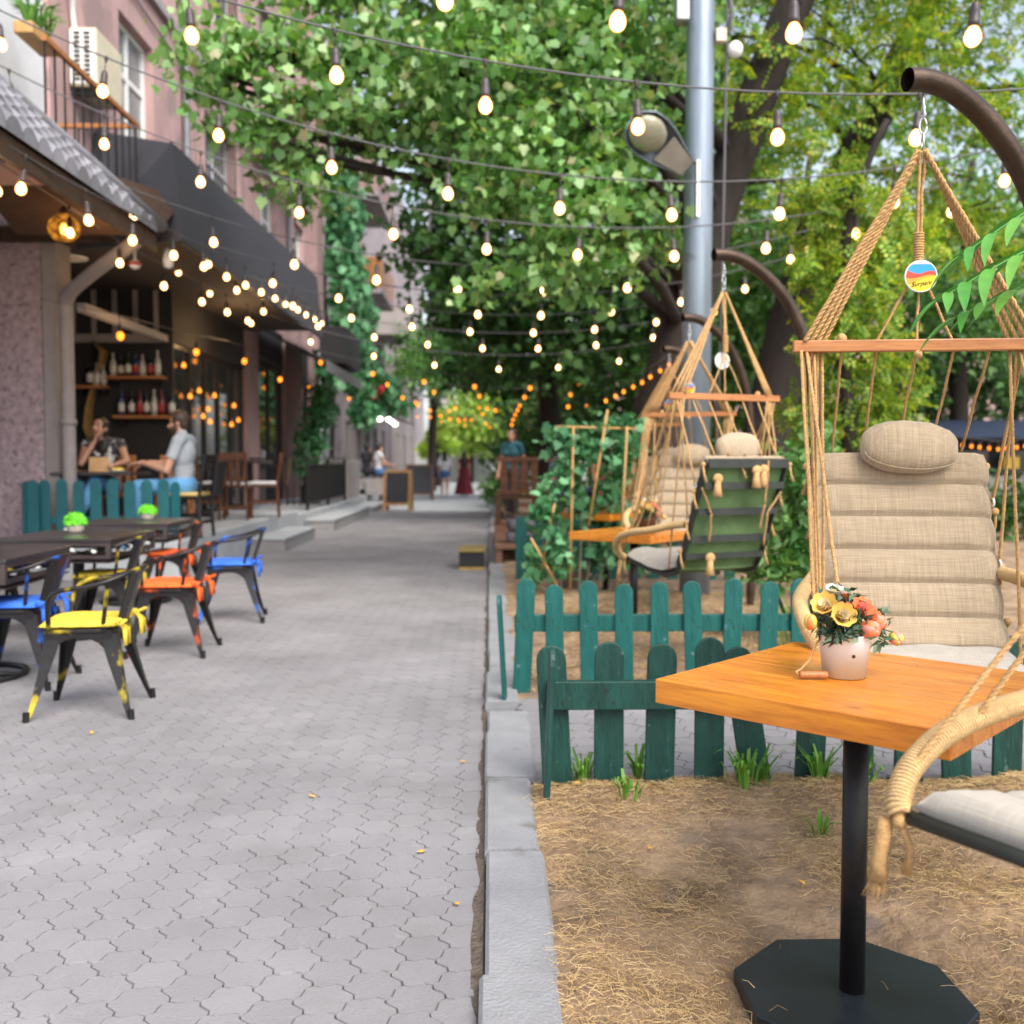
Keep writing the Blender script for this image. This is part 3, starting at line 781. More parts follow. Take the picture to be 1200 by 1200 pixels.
# ------------------------------------------------------------------ hanging chairs and their stands
PATH = [(.40,1.32),(.36,1.21),(.315,1.10),(.27,.985),(.225,.875),(.18,.77),(.13,.69)]
SEAT = [(.12,.672),(.0,.645),(-.14,.65),(-.28,.672),(-.42,.70)]
def cr_path(pts, n):
    """smooth polyline through pts"""
    P = [Vector(p) for p in pts]; out = []
    for i in range(len(P)-1):
        p0 = P[max(i-1,0)]; p1 = P[i]; p2 = P[i+1]; p3 = P[min(i+2,len(P)-1)]
        for k in range(n):
            t = k/n
            out.append(.5*((2*p1)+(p2-p0)*t+(2*p0-5*p1+4*p2-p3)*t*t+(3*p1-p0-3*p2+p3)*t**3))
    out.append(P[-1]); return out
def padded(mb, path, W, segs, th, off=.0, nx=18, wr=.004):
    pts = cr_path([(0,y,z) for y, z in path], 10); n = len(pts)
    ac = [0]
    for i in range(1, n): ac.append(ac[-1]+(pts[i]-pts[i-1]).length)
    Ltot = ac[-1]
    fine = []
    m = segs*14
    for k in range(m+1):
        s = Ltot*k/m
        i = min(range(n-1), key=lambda q: 0 if ac[q] <= s <= ac[q+1] else 1)
        u = (s-ac[i])/max(1e-9, ac[i+1]-ac[i]); p = pts[i].lerp(pts[i+1], u); d = (pts[i+1]-pts[i]).normalized()
        nrm = Vector((0, d.z, -d.y))
        if nrm.z < 0 and abs(nrm.z) > .5 or (abs(nrm.z) <= .5 and nrm.y > 0): nrm = -nrm
        fine.append((p, nrm, k/m))
    vs = []
    for side in (1, 0):
        for (p, nrm, u) in fine:
            for j in range(nx+1):
                x = W*(j/nx-.5)
                e = 1-abs(2*j/nx-1)**7
                seam = abs(math.sin(PI*u*segs))**.2 if segs > 1 else abs(math.sin(PI*u))**.25
                if segs > 1 and (u*segs) % 1 < 1e-6: seam = .0
                t = th*(.45+.55*seam)*e**.5
                t += wr*noise.noise(Vector((x*9, u*14, side*3)))*e
                q = p + nrm*((off+t) if side else (off-.006*e+.002))
                edge = 1+.012*noise.noise(Vector((u*9, 3, x)))
                wv = .010*(abs(math.sin(PI*u*segs))-.5) if segs > 1 else 0
                vs.append(Vector((x*edge+ (wv*(2*j/nx-1)), q.y, q.z)))
    k1 = (m+1)*(nx+1); fs = []
    for i in range(m):
        for j in range(nx):
            a = i*(nx+1)+j
            fs.append((a, a+1, a+nx+2, a+nx+1)); fs.append((k1+a, k1+a+nx+1, k1+a+nx+2, k1+a+1))
    for i in range(m):
        for j in (0, nx):
            a = i*(nx+1)+j; fs.append((a, a+nx+1, k1+a+nx+1, k1+a))
    for i in (0, m):
        for j in range(nx):
            a = i*(nx+1)+j; fs.append((a, a+1, k1+a+1, k1+a))
    mb.add(vs, fs)
def helix(mb, pts, R_, r, pitch, n=4, per=9, ph=0.0, flat=1.0):
    P = [Vector(p) for p in pts]; ac = [0]
    for i in range(1, len(P)): ac.append(ac[-1]+(P[i]-P[i-1]).length)
    T = ac[-1]; N = max(4, int(T/pitch*per)); out = []; up = None; i = 0
    for k in range(N+1):
        sx = T*k/N
        while i < len(P)-2 and ac[i+1] < sx: i += 1
        u = (sx-ac[i])/max(1e-9, ac[i+1]-ac[i]); c = P[i].lerp(P[i+1], min(1,u)); d = (P[i+1]-P[i]).normalized()
        if up is None: up = d.orthogonal().normalized()
        up = (up-d*up.dot(d)).normalized(); sd = d.cross(up); a = 2*PI*sx/pitch+ph
        out.append(c+(up*math.cos(a)*flat+sd*math.sin(a))*R_)
    mb.tube(out, r, n)
TWIST = False
def strand(mb, a, b, r=.0042, sag=.0, n=6):
    a = Vector(a); b = Vector(b); pts = []
    L = (b-a).length; off = random.uniform(0,9)
    for i in range(9):
        u = i/8; p = a.lerp(b, u)
        p += Vector((noise.noise(Vector((off,u*3,0))), noise.noise(Vector((off,u*3,5))), 0))*.006*math.sin(PI*u)
        p.z -= sag*math.sin(PI*u); pts.append(p)
    if TWIST:
        for q in range(3): helix(mb, pts, r*.52, r*.56, r*7, n=4, per=8, ph=2*PI*q/3)
    else: mb.tube(pts, r, n)
def badge(t, loc):
    """round sunset badge with a scrawled name"""
    o = MB().lathe([(0,-.004),(.050,-.004),(.051,0),(.050,.003),(0,.003)], n=36).build('badge', M['white'], t, loc=loc, rot=(R(90),0,0))
    def disc(x): return math.sqrt(max(0, .047**2-x*x))
    def band(lo, hi, m, dz):
        N = 24; vs = []; fs = []
        for i in range(N+1):
            x = -.047+.094*i/N; e = disc(x); a = max(-e, min(e, lo(x))); b = max(-e, min(e, hi(x)))
            vs += [(x,a,dz),(x,b,dz)]
        for i in range(N): fs.append((2*i,2*i+2,2*i+3,2*i+1))
        mbb = MB(); mbb.add(vs, fs); return mbb.build('stripe', m, o, fix=False)
    tri = lambda x: .012+.012*math.sin(x*55+2.6)
    band(lambda x: -.06, lambda x: -.014+.010*math.sin(x*40)*.6+x*.18, BD['y'], .0042)
    band(lambda x: -.014+.006*math.sin(x*40)+x*.18, lambda x: -.002+.004*math.sin(x*60)+x*.05, BD['o'], .0044)
    band(lambda x: -.002+.004*math.sin(x*60)+x*.05, lambda x: .008+abs(x+.0)*.2+.003*math.sin(x*90), BD['r'], .0046)
    band(lambda x: .008+abs(x)*.2+.003*math.sin(x*90), lambda x: .037+.0*x, BD['b'], .0048)
    band(lambda x: .037, lambda x: .06, BD['l'], .005)
    cu = bpy.data.curves.new('lettering', 'FONT'); cu.body = 'Surpani'; cu.size = .021; cu.extrude = .0006; cu.align_x = 'CENTER'; cu.shear = .45
    tx = bpy.data.objects.new('lettering', cu); COL.objects.link(tx); tx.parent = o; tx.location = (0,-.030,.0062); tx.rotation_euler = (0,0,R(7)); cu.materials.append(M['black'])
    dg = bpy.context.evaluated_depsgraph_get()
    me = bpy.data.meshes.new_from_object(tx.evaluated_get(dg))
    bpy.data.objects.remove(tx)
    lo = bpy.data.objects.new('lettering', me); COL.objects.link(lo); lo.parent = o; lo.location = (0,-.030,.0062); lo.rotation_euler = (0,0,R(7))
    return o
BD = {'y': mat('badge yellow', (.85,.62,.02), .4), 'o': mat('badge orange', (.85,.33,.02), .4), 'r': mat('badge red', (.75,.06,.03), .4), 'b': mat('badge blue', (.02,.30,.62), .4), 'l': mat('badge lilac', (.55,.5,.75), .4)}

def hanging_chair(loc, rz, label, baroff=(0,0), rear=False, near=False, ab=1.0, ah=1.0):
    global TWIST
    TWIST = near
    t = thing('hanging_chair', label, 'hanging chair', loc, rz, 'rope hanging chairs in the garden')
    bx, by = baroff; BY = .2+by; BZ = 1.67; AP = Vector((bx, BY-.02, 2.28))
    # frame, canvas and cushions
    full = [(0,y,z) for y, z in PATH+SEAT]
    mb = MB()
    cp = cr_path(full, 5)
    for s in (-1,1):
        mb.tube([Vector((s*.278, p.y+.022, p.z-.018)) for p in cp], .017, 8, flat=.7)
    mb.tube([(-.285,.416,1.27),(-.26,.42,1.292),(-.2,.422,1.297),(.2,.422,1.297),(.26,.42,1.292),(.285,.416,1.27)], .015, 8)
    mb.tube([(-.285,-.42,.688),(.285,-.42,.688)], .014, 8)
    mb.build('frame', M['frame'], t, smooth=True)
    mb = MB()
    vs = []; nx = 8
    for p in cp:
        for j in range(nx+1):
            x = .275*(2*j/nx-1); b = .018*(1-(2*j/nx-1)**2)
            vs.append((x, p.y+.012+b*.6, p.z-.012-b*.3))
    fs = [(i*(nx+1)+j, i*(nx+1)+j+1, (i+1)*(nx+1)+j+1, (i+1)*(nx+1)+j) for i in range(len(cp)-1) for j in range(nx)]
    mb.add(vs, fs); mb.build('canvas', M['canvas'], t, smooth=True)
    for (y, z, h) in ((.412,1.285,.05),(.375,1.16,.04),(.315,1.01,.04),(.245,.85,.042),(.19,.745,.035)):
        MB().box((-.275, y+.024, z-h/2), (.275, y+.031, z+h/2)).build('strap', M['frame'], t)
    mb = MB(); padded(mb, PATH, .575, 6, .052, .0); mb.build('back_cushion', M['beige'], t, smooth=True)
    mb = MB(); padded(mb, SEAT, .585, 3, .055, .004, wr=.012); mb.build('seat_cushion', M['beigelit'], t, smooth=True)
    # armrests wound with cord
    for s in (-1,1):
        ctrl = [(s*.29,.235,.935),(s*.32,.15,.925),(s*.385,.0,.89),(s*.415,-.14,.87),(s*.42,-.27,.835),(s*.395,-.37,.775),(s*.34,-.42,.715),(s*.30,-.43,.69)]
        ctrl = [(s*(.30+(abs(x)-.30)*ab), y, .69+(z-.69)*ah) for x, y, z in ctrl]
        p = cr_path(ctrl, 42)
        rr = [(.0245 if i % 3 else .0215)*(.86 if near else 1) for i in range(len(p))]
        arm_o = MB().tube(p, rr, 10, flat=.9).build('armrest', M['jute'], t, smooth=True)
        if near:
            mb = MB(); helix(mb, p, .0198, .0034, .0074, n=5, per=12); mb.build('cord_wrap', M['jute'], arm_o, smooth=True)
    # spreader bar, ropes
    MB().box((bx-.39, BY-.017, BZ-.019), (bx+.39, BY+.017, BZ+.019)).build('spreader_bar', M['barwood'], t, bevel=.004)
    mb = MB()
    for s in (-1,1):
        for k in range(4):
            strand(mb, AP+Vector((s*.01+.004*(k-1.5), .006*(k-1.5), 0)), (bx+s*(.355-.022*k), BY+.012*(k-1.5), BZ+.015), .0082)
        tg = [(s*(.30+.085*ab),-.2,.69+.17*ah),(s*.33,-.41,.72),(s*.292,.335,1.16),(s*.292,.26,.96),(s*.30,.08,.66)]
        for k, g in enumerate(tg):
            strand(mb, (bx+s*(.365-.018*k), BY+.008*(k-2), BZ-.015), g, .0058)
        for k in range(3 if not bx else 0):
            strand(mb, (bx+s*(.355-.018*k), BY+.01, BZ-.01), (s*.34+.012*k*s, .02-.1*k, .89-.012*k), .0048)
    for k, x in enumerate((-.235,-.125,-.0,.115,.225)):
        strand(mb, (bx+x, BY, BZ-.015), (x*.93, .40, 1.33), .0048, .0)
    for x in (-.007,.007): strand(mb, AP+Vector((x,0,0)), (bx+x*.9, BY, 2.02), .0058)
    for x in (-.125,.0,.11): strand(mb, (bx, BY, 1.92), (bx+x, BY, BZ+.015), .0048)
    mb.build('ropes', M['rope'], t, smooth=True)
    mb = MB()
    for k in range(12): mb.lathe([(.015,0),(.0185,.004),(.015,.008)], (bx,BY,1.93+.0082*k), n=10)
    mb.build('rope_whipping', M['rope'], t, smooth=True)
    # knots and tassels
    kn = [(-.30,.42,1.28),(.3,.42,1.28),(-.30,.33,1.13),(.3,.33,1.13),(-.3,.26,.95),(.3,.26,.95),(-.30,-.43,.68),(.3,-.43,.68),(-.3,.2,.78),(.3,.2,.78)]
    for p in kn:
        mb = MB(); mb.ball(p, .014, 8, 6)
        mb.tube([p, Vector(p)+Vector((.008,.02,-.05)), Vector(p)+Vector((-.004,.025,-.1))], [.006,.006,.010], 6); mb.build('knot', M['rope'], t, smooth=True)
    MB().ball((-.235+bx,BY,BZ+.025), .017, 8, 6).build('knot', M['rope'], t, smooth=True); MB().ball((0+bx,BY-.018,BZ-.03), .014, 8, 6).build('knot', M['rope'], t, smooth=True)
    if rear:
        mb = MB()
        for (a, b) in (((-.12,.455,1.30),(-.13,.44,1.24)),((-.13,.44,1.24),(-.14,.40,1.05)),((-.14,.40,1.05),(-.15,.34,.9)),((-.28,.37,1.12),(-.2,.35,1.0)),((-.2,.35,1.0),(-.23,.28,.8)),((.28,.38,1.15),(.2,.36,1.0)),((.2,.36,1.0),(.17,.3,.84)),((.05,.43,1.27),(.0,.41,1.2))):
            mb = MB(); strand(mb, a, b, .007); mb.build('lacing', M['rope'], t, smooth=True)
        for c in ((-.1,.44,1.25),(-.05,.44,1.245),(.2,.42,1.2),(.14,.27,.74)):
            mb = MB(); mb.ball(c, (.035,.02,.03), 8, 6); mb.tube([c, Vector(c)+Vector((.01,.01,-.05)), Vector(c)+Vector((.012,.012,-.1))], [.015,.02,.03], 7); mb.build('tassel', M['rope'], t, smooth=True)
    for s in (-1,1):
        mb = MB(); mb.tube([(s*.325,-.435,.68),(s*.325,-.44,.65),(s*.33,-.445,.60),(s*.335,-.44,.57)], [.012,.014,.012,.018], 7)
        for k in range(26):
            mb.tube([(s*.335+random.uniform(-.008,.008),-.44+random.uniform(-.008,.008),.578),(s*.335+random.uniform(-.02,.02),-.44+random.uniform(-.02,.02),random.uniform(.525,.555))], [.0016,.0008], 4)
        mb.build('rope_end', M['rope'], t, smooth=True)
    mb = MB()
    for s in (-1,1):
        for p in ((s*.292,.33,1.16),(s*.292,.255,.96)):
            mb.tube([Vector(p)+Vector((.0,.014*math.cos(a),.014*math.sin(a))) for a in [2*PI*k/12 for k in range(13)]], .0035, 5)
    mb.build('grommets', M['white'], t, smooth=True)
    badge(t, (bx, BY-.03, 1.885))
    # hook
    mb = MB()
    for k in range(3):
        c = AP+Vector((0,0,.03+.045*k)); n = 12
        ring = [c+(Vector((.011*math.cos(a),0,.026*math.sin(a))) if k % 2 else Vector((0,.011*math.cos(a),.026*math.sin(a)))) for a in [2*PI*q/n for q in range(n+1)]]
        mb.tube(ring, .0035, 6)
    mb.build('shackle', M['steel'], t, smooth=True)
    return t
def chair_stand(apex, ang, label, sc=1.0, reach=.6):
    """bent steel tube rising from a base plate; apex = the hook point (world)"""
    ap = Vector(apex)
    base = Vector((ap.x+math.cos(ang)*reach, ap.y+math.sin(ang)*reach, 0))
    t = thing('chair_stand', label, 'chair stand', base, ang, 'bent tube stands of the hanging chairs')
    q = reach/.58
    prof = [(-.06,2.495),(.02,2.497),(.12,2.47),(.25,2.385),(.38,2.24),(.47,2.06),(.535,1.83),(.57,1.55),(.58,1.25),(.58,.6),(.58,.0)]
    pts = cr_path([(r_*q-reach, 0, z) for r_, z in prof], 6)
    mb = MB(); mb.tube(pts, .036*sc, 16, caps=False)
    mb.tube(pts[:2], .029*sc, 16, caps=False)
    mb.build('tube', M['bronze'], t, smooth=True)
    mb = MB(); mb.tube([(-reach,0,2.46),(-reach,0,2.41),(-reach+.008,0,2.395),(-reach,0,2.38)], .0045, 6)
    mb.build('hook', M['steel'], t, smooth=True)
    MB().prism([(.26*math.cos(R(60*k)),.26*math.sin(R(60*k))) for k in range(6)], 'z', -.02, .015).build('base_plate', M['plate'], t)
    return t
def hook_of(ch, baroff=(0,0)):
    return Matrix.Translation(ch.location) @ Matrix.Rotation(ch.rotation_euler.z,4,'Z') @ Vector((baroff[0], .18+baroff[1], 0))
H0 = hanging_chair((1.345,3.05,0), R(-7), 'beige hanging chair facing the camera behind the foreground table', near=True)
chair_stand(hook_of(H0), R(13), 'bronze tube stand curving over the foreground hanging chair', reach=.57)
H1 = hanging_chair((1.225,1.64,.0), R(-62), 'partly cut-off hanging chair at the right edge, its pale seat and cord armrest showing', baroff=(.3,.15), near=True, ab=.3, ah=.76)
chair_stand(hook_of(H1,(.3,.15)), R(20), 'tube stand just outside the right edge, above the cut-off chair', reach=.62)
H2 = hanging_chair((1.29,6.1,.0), R(-157), 'hanging chair turned away, showing its green canvas back', rear=True)
chair_stand(hook_of(H2), R(14), 'bent tube stand over the green-backed hanging chair', reach=.64)
H3 = hanging_chair((1.60,8.35,.02), R(-22), 'beige hanging chair behind the green-backed one, facing the table with brown pot')
chair_stand(hook_of(H3), R(18), 'bent tube stand just left of the silver pole, above a beige chair', reach=.62)
H4 = hanging_chair((1.86,10.75,.02), R(-20), 'farthest beige hanging chair, left of the silver pole')
chair_stand(hook_of(H4), R(15), 'farthest bent tube stand, over the farthest beige chair', reach=.6)
def head_pillow(loc, rz, label, tilt=12):
    mb = MB(); n, m = 28, 14
    vs = []; fs = []
    for i in range(m+1):
        th = PI*i/m
        for j in range(n):
            a = 2*PI*j/n
            x = math.sin(th)*math.cos(a); y = math.sin(th)*math.sin(a); z = math.cos(th)
            sg = lambda v, e: math.copysign(abs(v)**e, v)
            p = Vector((sg(x,.8)*.158, sg(y,.9)*.062, sg(z,.85)*.088))
            p *= 1+.05*noise.noise(p*16)+.02*noise.noise(p*40)
            vs.append(p)
    for i in range(m):
        for j in range(n):
            j2 = (j+1) % n; fs.append((i*n+j,(i+1)*n+j,(i+1)*n+j2,i*n+j2))
    mb.add(vs, fs)
    t = mb.build('head_pillow', M['beige'], smooth=True, loc=loc, rot=(R(-tilt), R(3), rz))
    MB().tube([(.150*math.cos(a), -.052*(1-.2*abs(math.cos(a)))*0-.036-.018*abs(math.sin(a)), .055*math.sin(a)-.03) for a in [PI+PI*k/16 for k in range(17)]], .0016, 5).build('piping', M['beige'], t, smooth=True)
    return tag(t, label, 'pillow', 'head pillows on the hanging chairs')
def chair_pt(ch, p): return Matrix.Translation(ch.location) @ Matrix.Rotation(ch.rotation_euler.z,4,'Z') @ Vector(p)
head_pillow(chair_pt(H0,(.012,.31,1.345)), R(-7), 'plump oval beige pillow on top of the foreground hanging chair')
head_pillow(chair_pt(H2,(.0,.33,1.375)), R(-150), 'pillow lying along the top of the green-backed chair', -10)
head_pillow(chair_pt(H3,(.0,.31,1.335)), R(-22), 'pillow on the beige chair behind the green-backed one')
head_pillow(chair_pt(H4,(.0,.31,1.335)), R(-20), 'pillow on the farthest beige chair')

# ------------------------------------------------------------------ silver lamp pole
lp = at(815, 540, 9.35)
t = thing('street_lamp', 'tall silver metal pole with an unlit lamp head on its left side', 'street lamp', (lp.x, lp.y, 0))
MB().tube([(0,0,-.05),(0,0,3),(.01,0,5),(.03,0,9.5)], [.14,.132,.125,.11], 24).build('pole', M['pole'], t, smooth=True)
hd = at(768,160,9.0)-Vector((lp.x,lp.y,0))
a_ = at(740,140,8.9)-Vector((lp.x,lp.y,0)); b_ = at(808,200,9.2)-Vector((lp.x,lp.y,0))
ax = (b_-a_); L = ax.length; ax.normalize()
up = Vector((.25,.95,.5)); up = (up-ax*up.dot(ax)).normalized(); sd_ = ax.cross(up)
Ml = Matrix((ax, sd_, up)).transposed().to_4x4(); Ml.translation = a_
mb = MB(); mb.M = Ml
prof = [(0,.03,.02),(.03,.12,.06),(.12,.19,.1),(.25,.205,.115),(.4,.18,.10),(.55,.13,.075),(L,.08,.05)]
vs = []; fs = []; n = 14
for (x, hw, hh) in prof:
    for j in range(n+1):
        a = PI*j/n; vs.append((x, hw*math.cos(a), hh*math.sin(a)))
for i in range(len(prof)-1):
    for j in range(n): fs.append((i*(n+1)+j, i*(n+1)+j+1, (i+1)*(n+1)+j+1, (i+1)*(n+1)+j))
mb.add(vs, fs); o = mb.build('lamp_head', M['pole'], t, smooth=True); sm = o.modifiers.new('thick','SOLIDIFY'); sm.thickness = .012
mb = MB(); mb.M = Ml; mb.ball((.2,0,0), (.18,.16,.075), 16, 10); mb.build('lens', mat('smoky lamp lens', (.30,.28,.20), .2, var=.3, scale=6), t, smooth=True)
mb = MB(); mb.M = Ml; mb.prism([(.40,-.13),(L-.03,-.075),(L-.03,.075),(.40,.13)],'z',-.012,.01); mb.build('gear_tray', mat('grey tan gear tray', (.33,.29,.25), .6), t)
bx_ = at(822,225,9.2)-Vector((lp.x,lp.y,0))
MB().box(bx_+Vector((-.07,-.13,-.25)), bx_+Vector((-.04,-.03,.25))).build('bracket', M['steel'], t)
jb = at(845,42,9.3)-Vector((lp.x,lp.y,0))
MB().box(jb+Vector((-.05,-.05,-.06)), jb+Vector((.04,.05,.05))).build('junction_box', M['cream'], t)
MB().ball(jb+Vector((.13,0,-.12)), (.07,.07,.075), 12, 8).build('insulator', M['white'], t, smooth=True)
mb = MB(); mb.tube([jb+Vector((.06,.02,.8)), jb+Vector((.06,.02,0)), jb+Vector((.04,.03,-2)), jb+Vector((.0,.04,-4.4))], .012, 6)
mb.tube([jb+Vector((.02,0,.7)), jb+Vector((.1,0,.2)), jb+Vector((.05,0,.0))], .02, 6)
mb.build('cable', M['cable'], t, smooth=True)
lb = at(797,10,9.3)-Vector((lp.x,lp.y,0))
mb = MB(); mb.box(lb+Vector((-.05,-.1,-.14)), lb+Vector((.07,.05,.15))); mb.build('clamp', M['steel'], t, bevel=.02)

# ------------------------------------------------------------------ string lights
def mesh_only(mb, name, m, smooth=True):
    o = mb.build(name, m, smooth=smooth); me = o.data; bpy.data.objects.remove(o); return me
sock = MB(); sock.tube([(0,0,0),(0,0,-.10)], .0035, 5); sock.lathe([(.004,-.085),(.012,-.09),(.019,-.103),(.022,-.125),(.022,-.160),(.024,-.162),(.024,-.176),(.02,-.186)], n=12)
sock.lathe([(.012,.008),(.014,.0),(.010,-.02),(.005,-.035)], n=8)
ME_SOCK = mesh_only(sock, 'lamp_holder', M['socket'])
bl = [(.0,-.270),(.015,-.267),(.027,-.258),(.0345,-.245),(.037,-.230),(.034,-.213),(.026,-.198),(.0185,-.184)]
ME_BULB = mesh_only(MB().lathe(bl, n=16), 'bulb', M['bulb'])
ME_BULBF = mesh_only(MB().lathe([(0,-.27),(.026,-.255),(.038,-.23),(.035,-.2),(.019,-.174)], n=10), 'bulb', M['bulbfar'])
NOBJ = 0
def string_light(pts, label, spacing=.8, phase=.4, far=False, group='strings of warm bulbs over the street', r=.006, skip=None, scale=1.05):
    pts = [Vector(p) for p in pts]
    t = thing('string_light', label, 'string lights', pts[0], 0, group); o = pts[0]
    MB().tube([p-o for p in pts], r, 6).build('cable', M['cable'], t, smooth=True)
    ac = 0; nxt = phase; n = 0
    for i in range(len(pts)-1):
        L = (pts[i+1]-pts[i]).length
        while ac+L > nxt:
            u = (nxt-ac)/L; p = pts[i].lerp(pts[i+1], u)-o
            h = bpy.data.objects.new('lamp_holder', ME_SOCK); COL.objects.link(h); h.parent = t; h.location = p
            h.rotation_euler = (random.gauss(0,.05), random.gauss(0,.06), random.uniform(0,6)); h.scale = (scale,)*3
            b = bpy.data.objects.new('bulb', ME_BULBF if far else ME_BULB); COL.objects.link(b); b.parent = h
            nxt += spacing*random.uniform(.95,1.05); n += 1
            if n > 90: return t
        ac += L
    return t
ORD = ['nearest the camera', 'second', 'third', 'fourth', 'fifth', 'sixth', 'seventh', 'eighth', 'ninth', 'tenth', 'eleventh', 'twelfth', 'thirteenth', 'fourteenth', 'fifteenth']
def cross(Y, zmin, a, x0, xl, xr, slant=0):
    return [(xl+(xr-xl)*i/28, Y+slant*(xl+(xr-xl)*i/28-x0), zmin+a*((xl+(xr-xl)*i/28)-x0)**2) for i in range(29)]
# (Y, zmin, a, x0, xl, xr, spacing, pixel x of a bulb for the phase)
CR = [(4.55,3.42,.035,1.6,-4.5,5.5,.80,515),(5.6,3.30,.040,1.9,-4.5,4.2,.80,566),(7.2,3.26,.050,1.35,-4.6,4.2,.80,530),(8.5,3.23,.05,1.05,-4.6,4.0,.80,566),
      (9.9,3.17,.05,.35,-4.6,4.0,.80,545),(12.0,3.24,.045,.3,-4.6,3.6,.80,641),(13.6,3.24,.04,.3,-4.6,3.4,.80,630),(15.2,3.2,.04,.3,-4.6,3.4,.82,693),
      (17.4,3.1,.04,.3,-4.6,3.2,1.05,652)]
for i, (Y, zm, a, x0, xl, xr, sp, px) in enumerate(CR):
    bxw = at(px, 400, Y).x
    # arc length phase so that a bulb hangs at that place
    pts = cross(Y, zm, a, x0, xl, xr, .02)
    ac = 0; s_at = 0
    for k in range(len(pts)-1):
        p, q = Vector(pts[k]), Vector(pts[k+1])
        if p.x <= bxw <= q.x: s_at = ac+(q-p).length*(bxw-p.x)/(q.x-p.x)
        ac += (q-p).length
    ph = s_at % sp
    string_light(pts, 'string of lit bulbs across the street, %s' % (ORD[0] if i == 0 else ORD[i]+' one counted from the camera'), sp, ph)
for i, (Y, z) in enumerate([(22,3.1),(26,3.15),(30,3.0),(35,3.1),(41,3.0),(48,3.1)]):
    string_light(cross(Y, z, .03, .6, -4.2, 4.8, .03), 'string of small amber bulbs far down the street, %s of the far ones' % (['first','second','third','fourth','fifth','last'][i]), 1.15, random.uniform(0,1), far=True, group='far strings of amber bulbs')
def poly_pts(l, n=8): return cr_path(l, n)
string_light(poly_pts([(-3.35,5.2,3.50),(-3.3,7.3,3.46),(-3.22,9.0,3.5),(-3.15,10.8,3.62),(-3.15,13.7,3.82),(-3.2,16,3.98),(-3.25,20,4.2)]), 'string of bulbs hanging along the edge of the tiled roof and dark awning', .95, .3, group='strings of bulbs along the left building')
string_light(poly_pts([(-4.0,8.2,3.72),(-3.85,9.4,3.62),(-3.8,10.8,3.55),(-3.6,12.5,3.5),(-3.5,16,3.6)]), 'string of bulbs under the tiled roof, inside its front edge', 1.1, .15, group='strings of bulbs along the left building')
string_light(poly_pts([(-4.45,10.2,2.9),(-4.35,12,3.0),(-4.3,14.5,3.1),(-4.3,17.5,3.28),(-4.3,21,3.2),(-4.2,24.5,3.25),(-4.1,30,3.35),(-4.0,36,3.4)]), 'string of amber bulbs along the cafe front under the dark awning', 2.9, 1.85, far=True, group='strings of bulbs along the left building', scale=1.1)
# garlands on the garden side
for i, (px, d0, z0, n) in enumerate([(600,27,2.9,2),(622,28,2.9,2),(644,26,2.95,2)]):
    p0 = at(px+10, 466, d0); p1 = at(px-2, 496, d0)
    string_light([p0, p0.lerp(p1,.5)+Vector((-.06,0,0)), p1], 'short hanging garland of amber bulbs in the far trees, %s from the left' % ['first','second','third'][i], .14, .02, far=True, group='garlands of amber bulbs', r=.004, scale=.9)
p0 = at(708,460,13.4); p1 = at(800,405,12.6)
string_light([p0, p0.lerp(p1,.5)+Vector((0,0,-.04)), p1], 'slanting string of small amber bulbs on the dark trunk', .15, .03, far=True, group='garlands of amber bulbs', r=.004, scale=.55)
p0 = at(560,470,36); p1 = at(690,462,24)
string_light([p0, p0.lerp(p1,.5)+Vector((0,0,-.2)), p1], 'long amber string running along the garden edge far back', 1.3, .2, far=True, group='garlands of amber bulbs')
p0 = at(470,455,26); p1 = at(556,486,44)
string_light([p0, p0.lerp(p1,.5)+Vector((0,0,-.25)), p1], 'long amber string along the far left shop fronts', 2.4, .2, far=True, group='garlands of amber bulbs')
p0 = at(1125,512,19); p1 = at(1215,512,19)
string_light([p0, p0.lerp(p1,.5)+Vector((0,0,-.08)), p1], 'row of bulbs under the dark blue awning at right', .17, .05, far=True, group='garlands of amber bulbs', scale=.7)

# ------------------------------------------------------------------ left side: pink building
def wallgrid(mb, X, th, y0, y1, z0, z1, holes):
    """wall facing +X at x = X with openings (ya,yb,za,zb)"""
    ys = sorted({y0, y1, *[h[0] for h in holes], *[h[1] for h in holes]}); zs = sorted({z0, z1, *[h[2] for h in holes], *[h[3] for h in holes]})
    ys = [y for y in ys if y0 <= y <= y1]; zs = [z for z in zs if z0 <= z <= z1]
    for a, b in zip(ys, ys[1:]):
        run = None
        for c, d in zip(zs, zs[1:]):
            cy, cz = (a+b)/2, (c+d)/2
            solid = not any(h[0] < cy < h[1] and h[2] < cz < h[3] for h in holes)
            if solid: run = (run[0], d) if run else (c, d)
            if (not solid or d == zs[-1]) and run:
                mb.box((X-th, a, run[0]), (X, b, run[1])); run = None
WX = -4.65
B1 = thing('apartment_building', 'long pink plastered apartment building with dark cafe front at left', 'building', (WX, 15, 0))
def rel(p, t=B1): return Vector(p)-t.location
def bpart(name, m, boxes, parent=B1, root=B1, bevel=0):
    mb = MB()
    for a, b in boxes: mb.box(Vector(a)-root.location, Vector(b)-root.location)
    return mb.build(name, m, parent, bevel=bevel)
wins = [(13.05,14.35,5.15,6.95),(16.9,18.75,5.2,7.0),(20.8,22.3,5.2,7.0),(24.3,25.6,5.2,7.0),(17.2,19.0,8.7,10.6),(21,22.6,8.7,10.6),(13.0,14.6,8.7,10.6),(24.3,25.6,8.7,10.6)]
mb = MB(); wallgrid(mb, 0, .35, 11.0-15, 27.6-15, 4.1, 13.5, [(a-15,b-15,c,d) for a,b,c,d in wins]); mb.build('upper_wall', M['pinkwall'], B1)
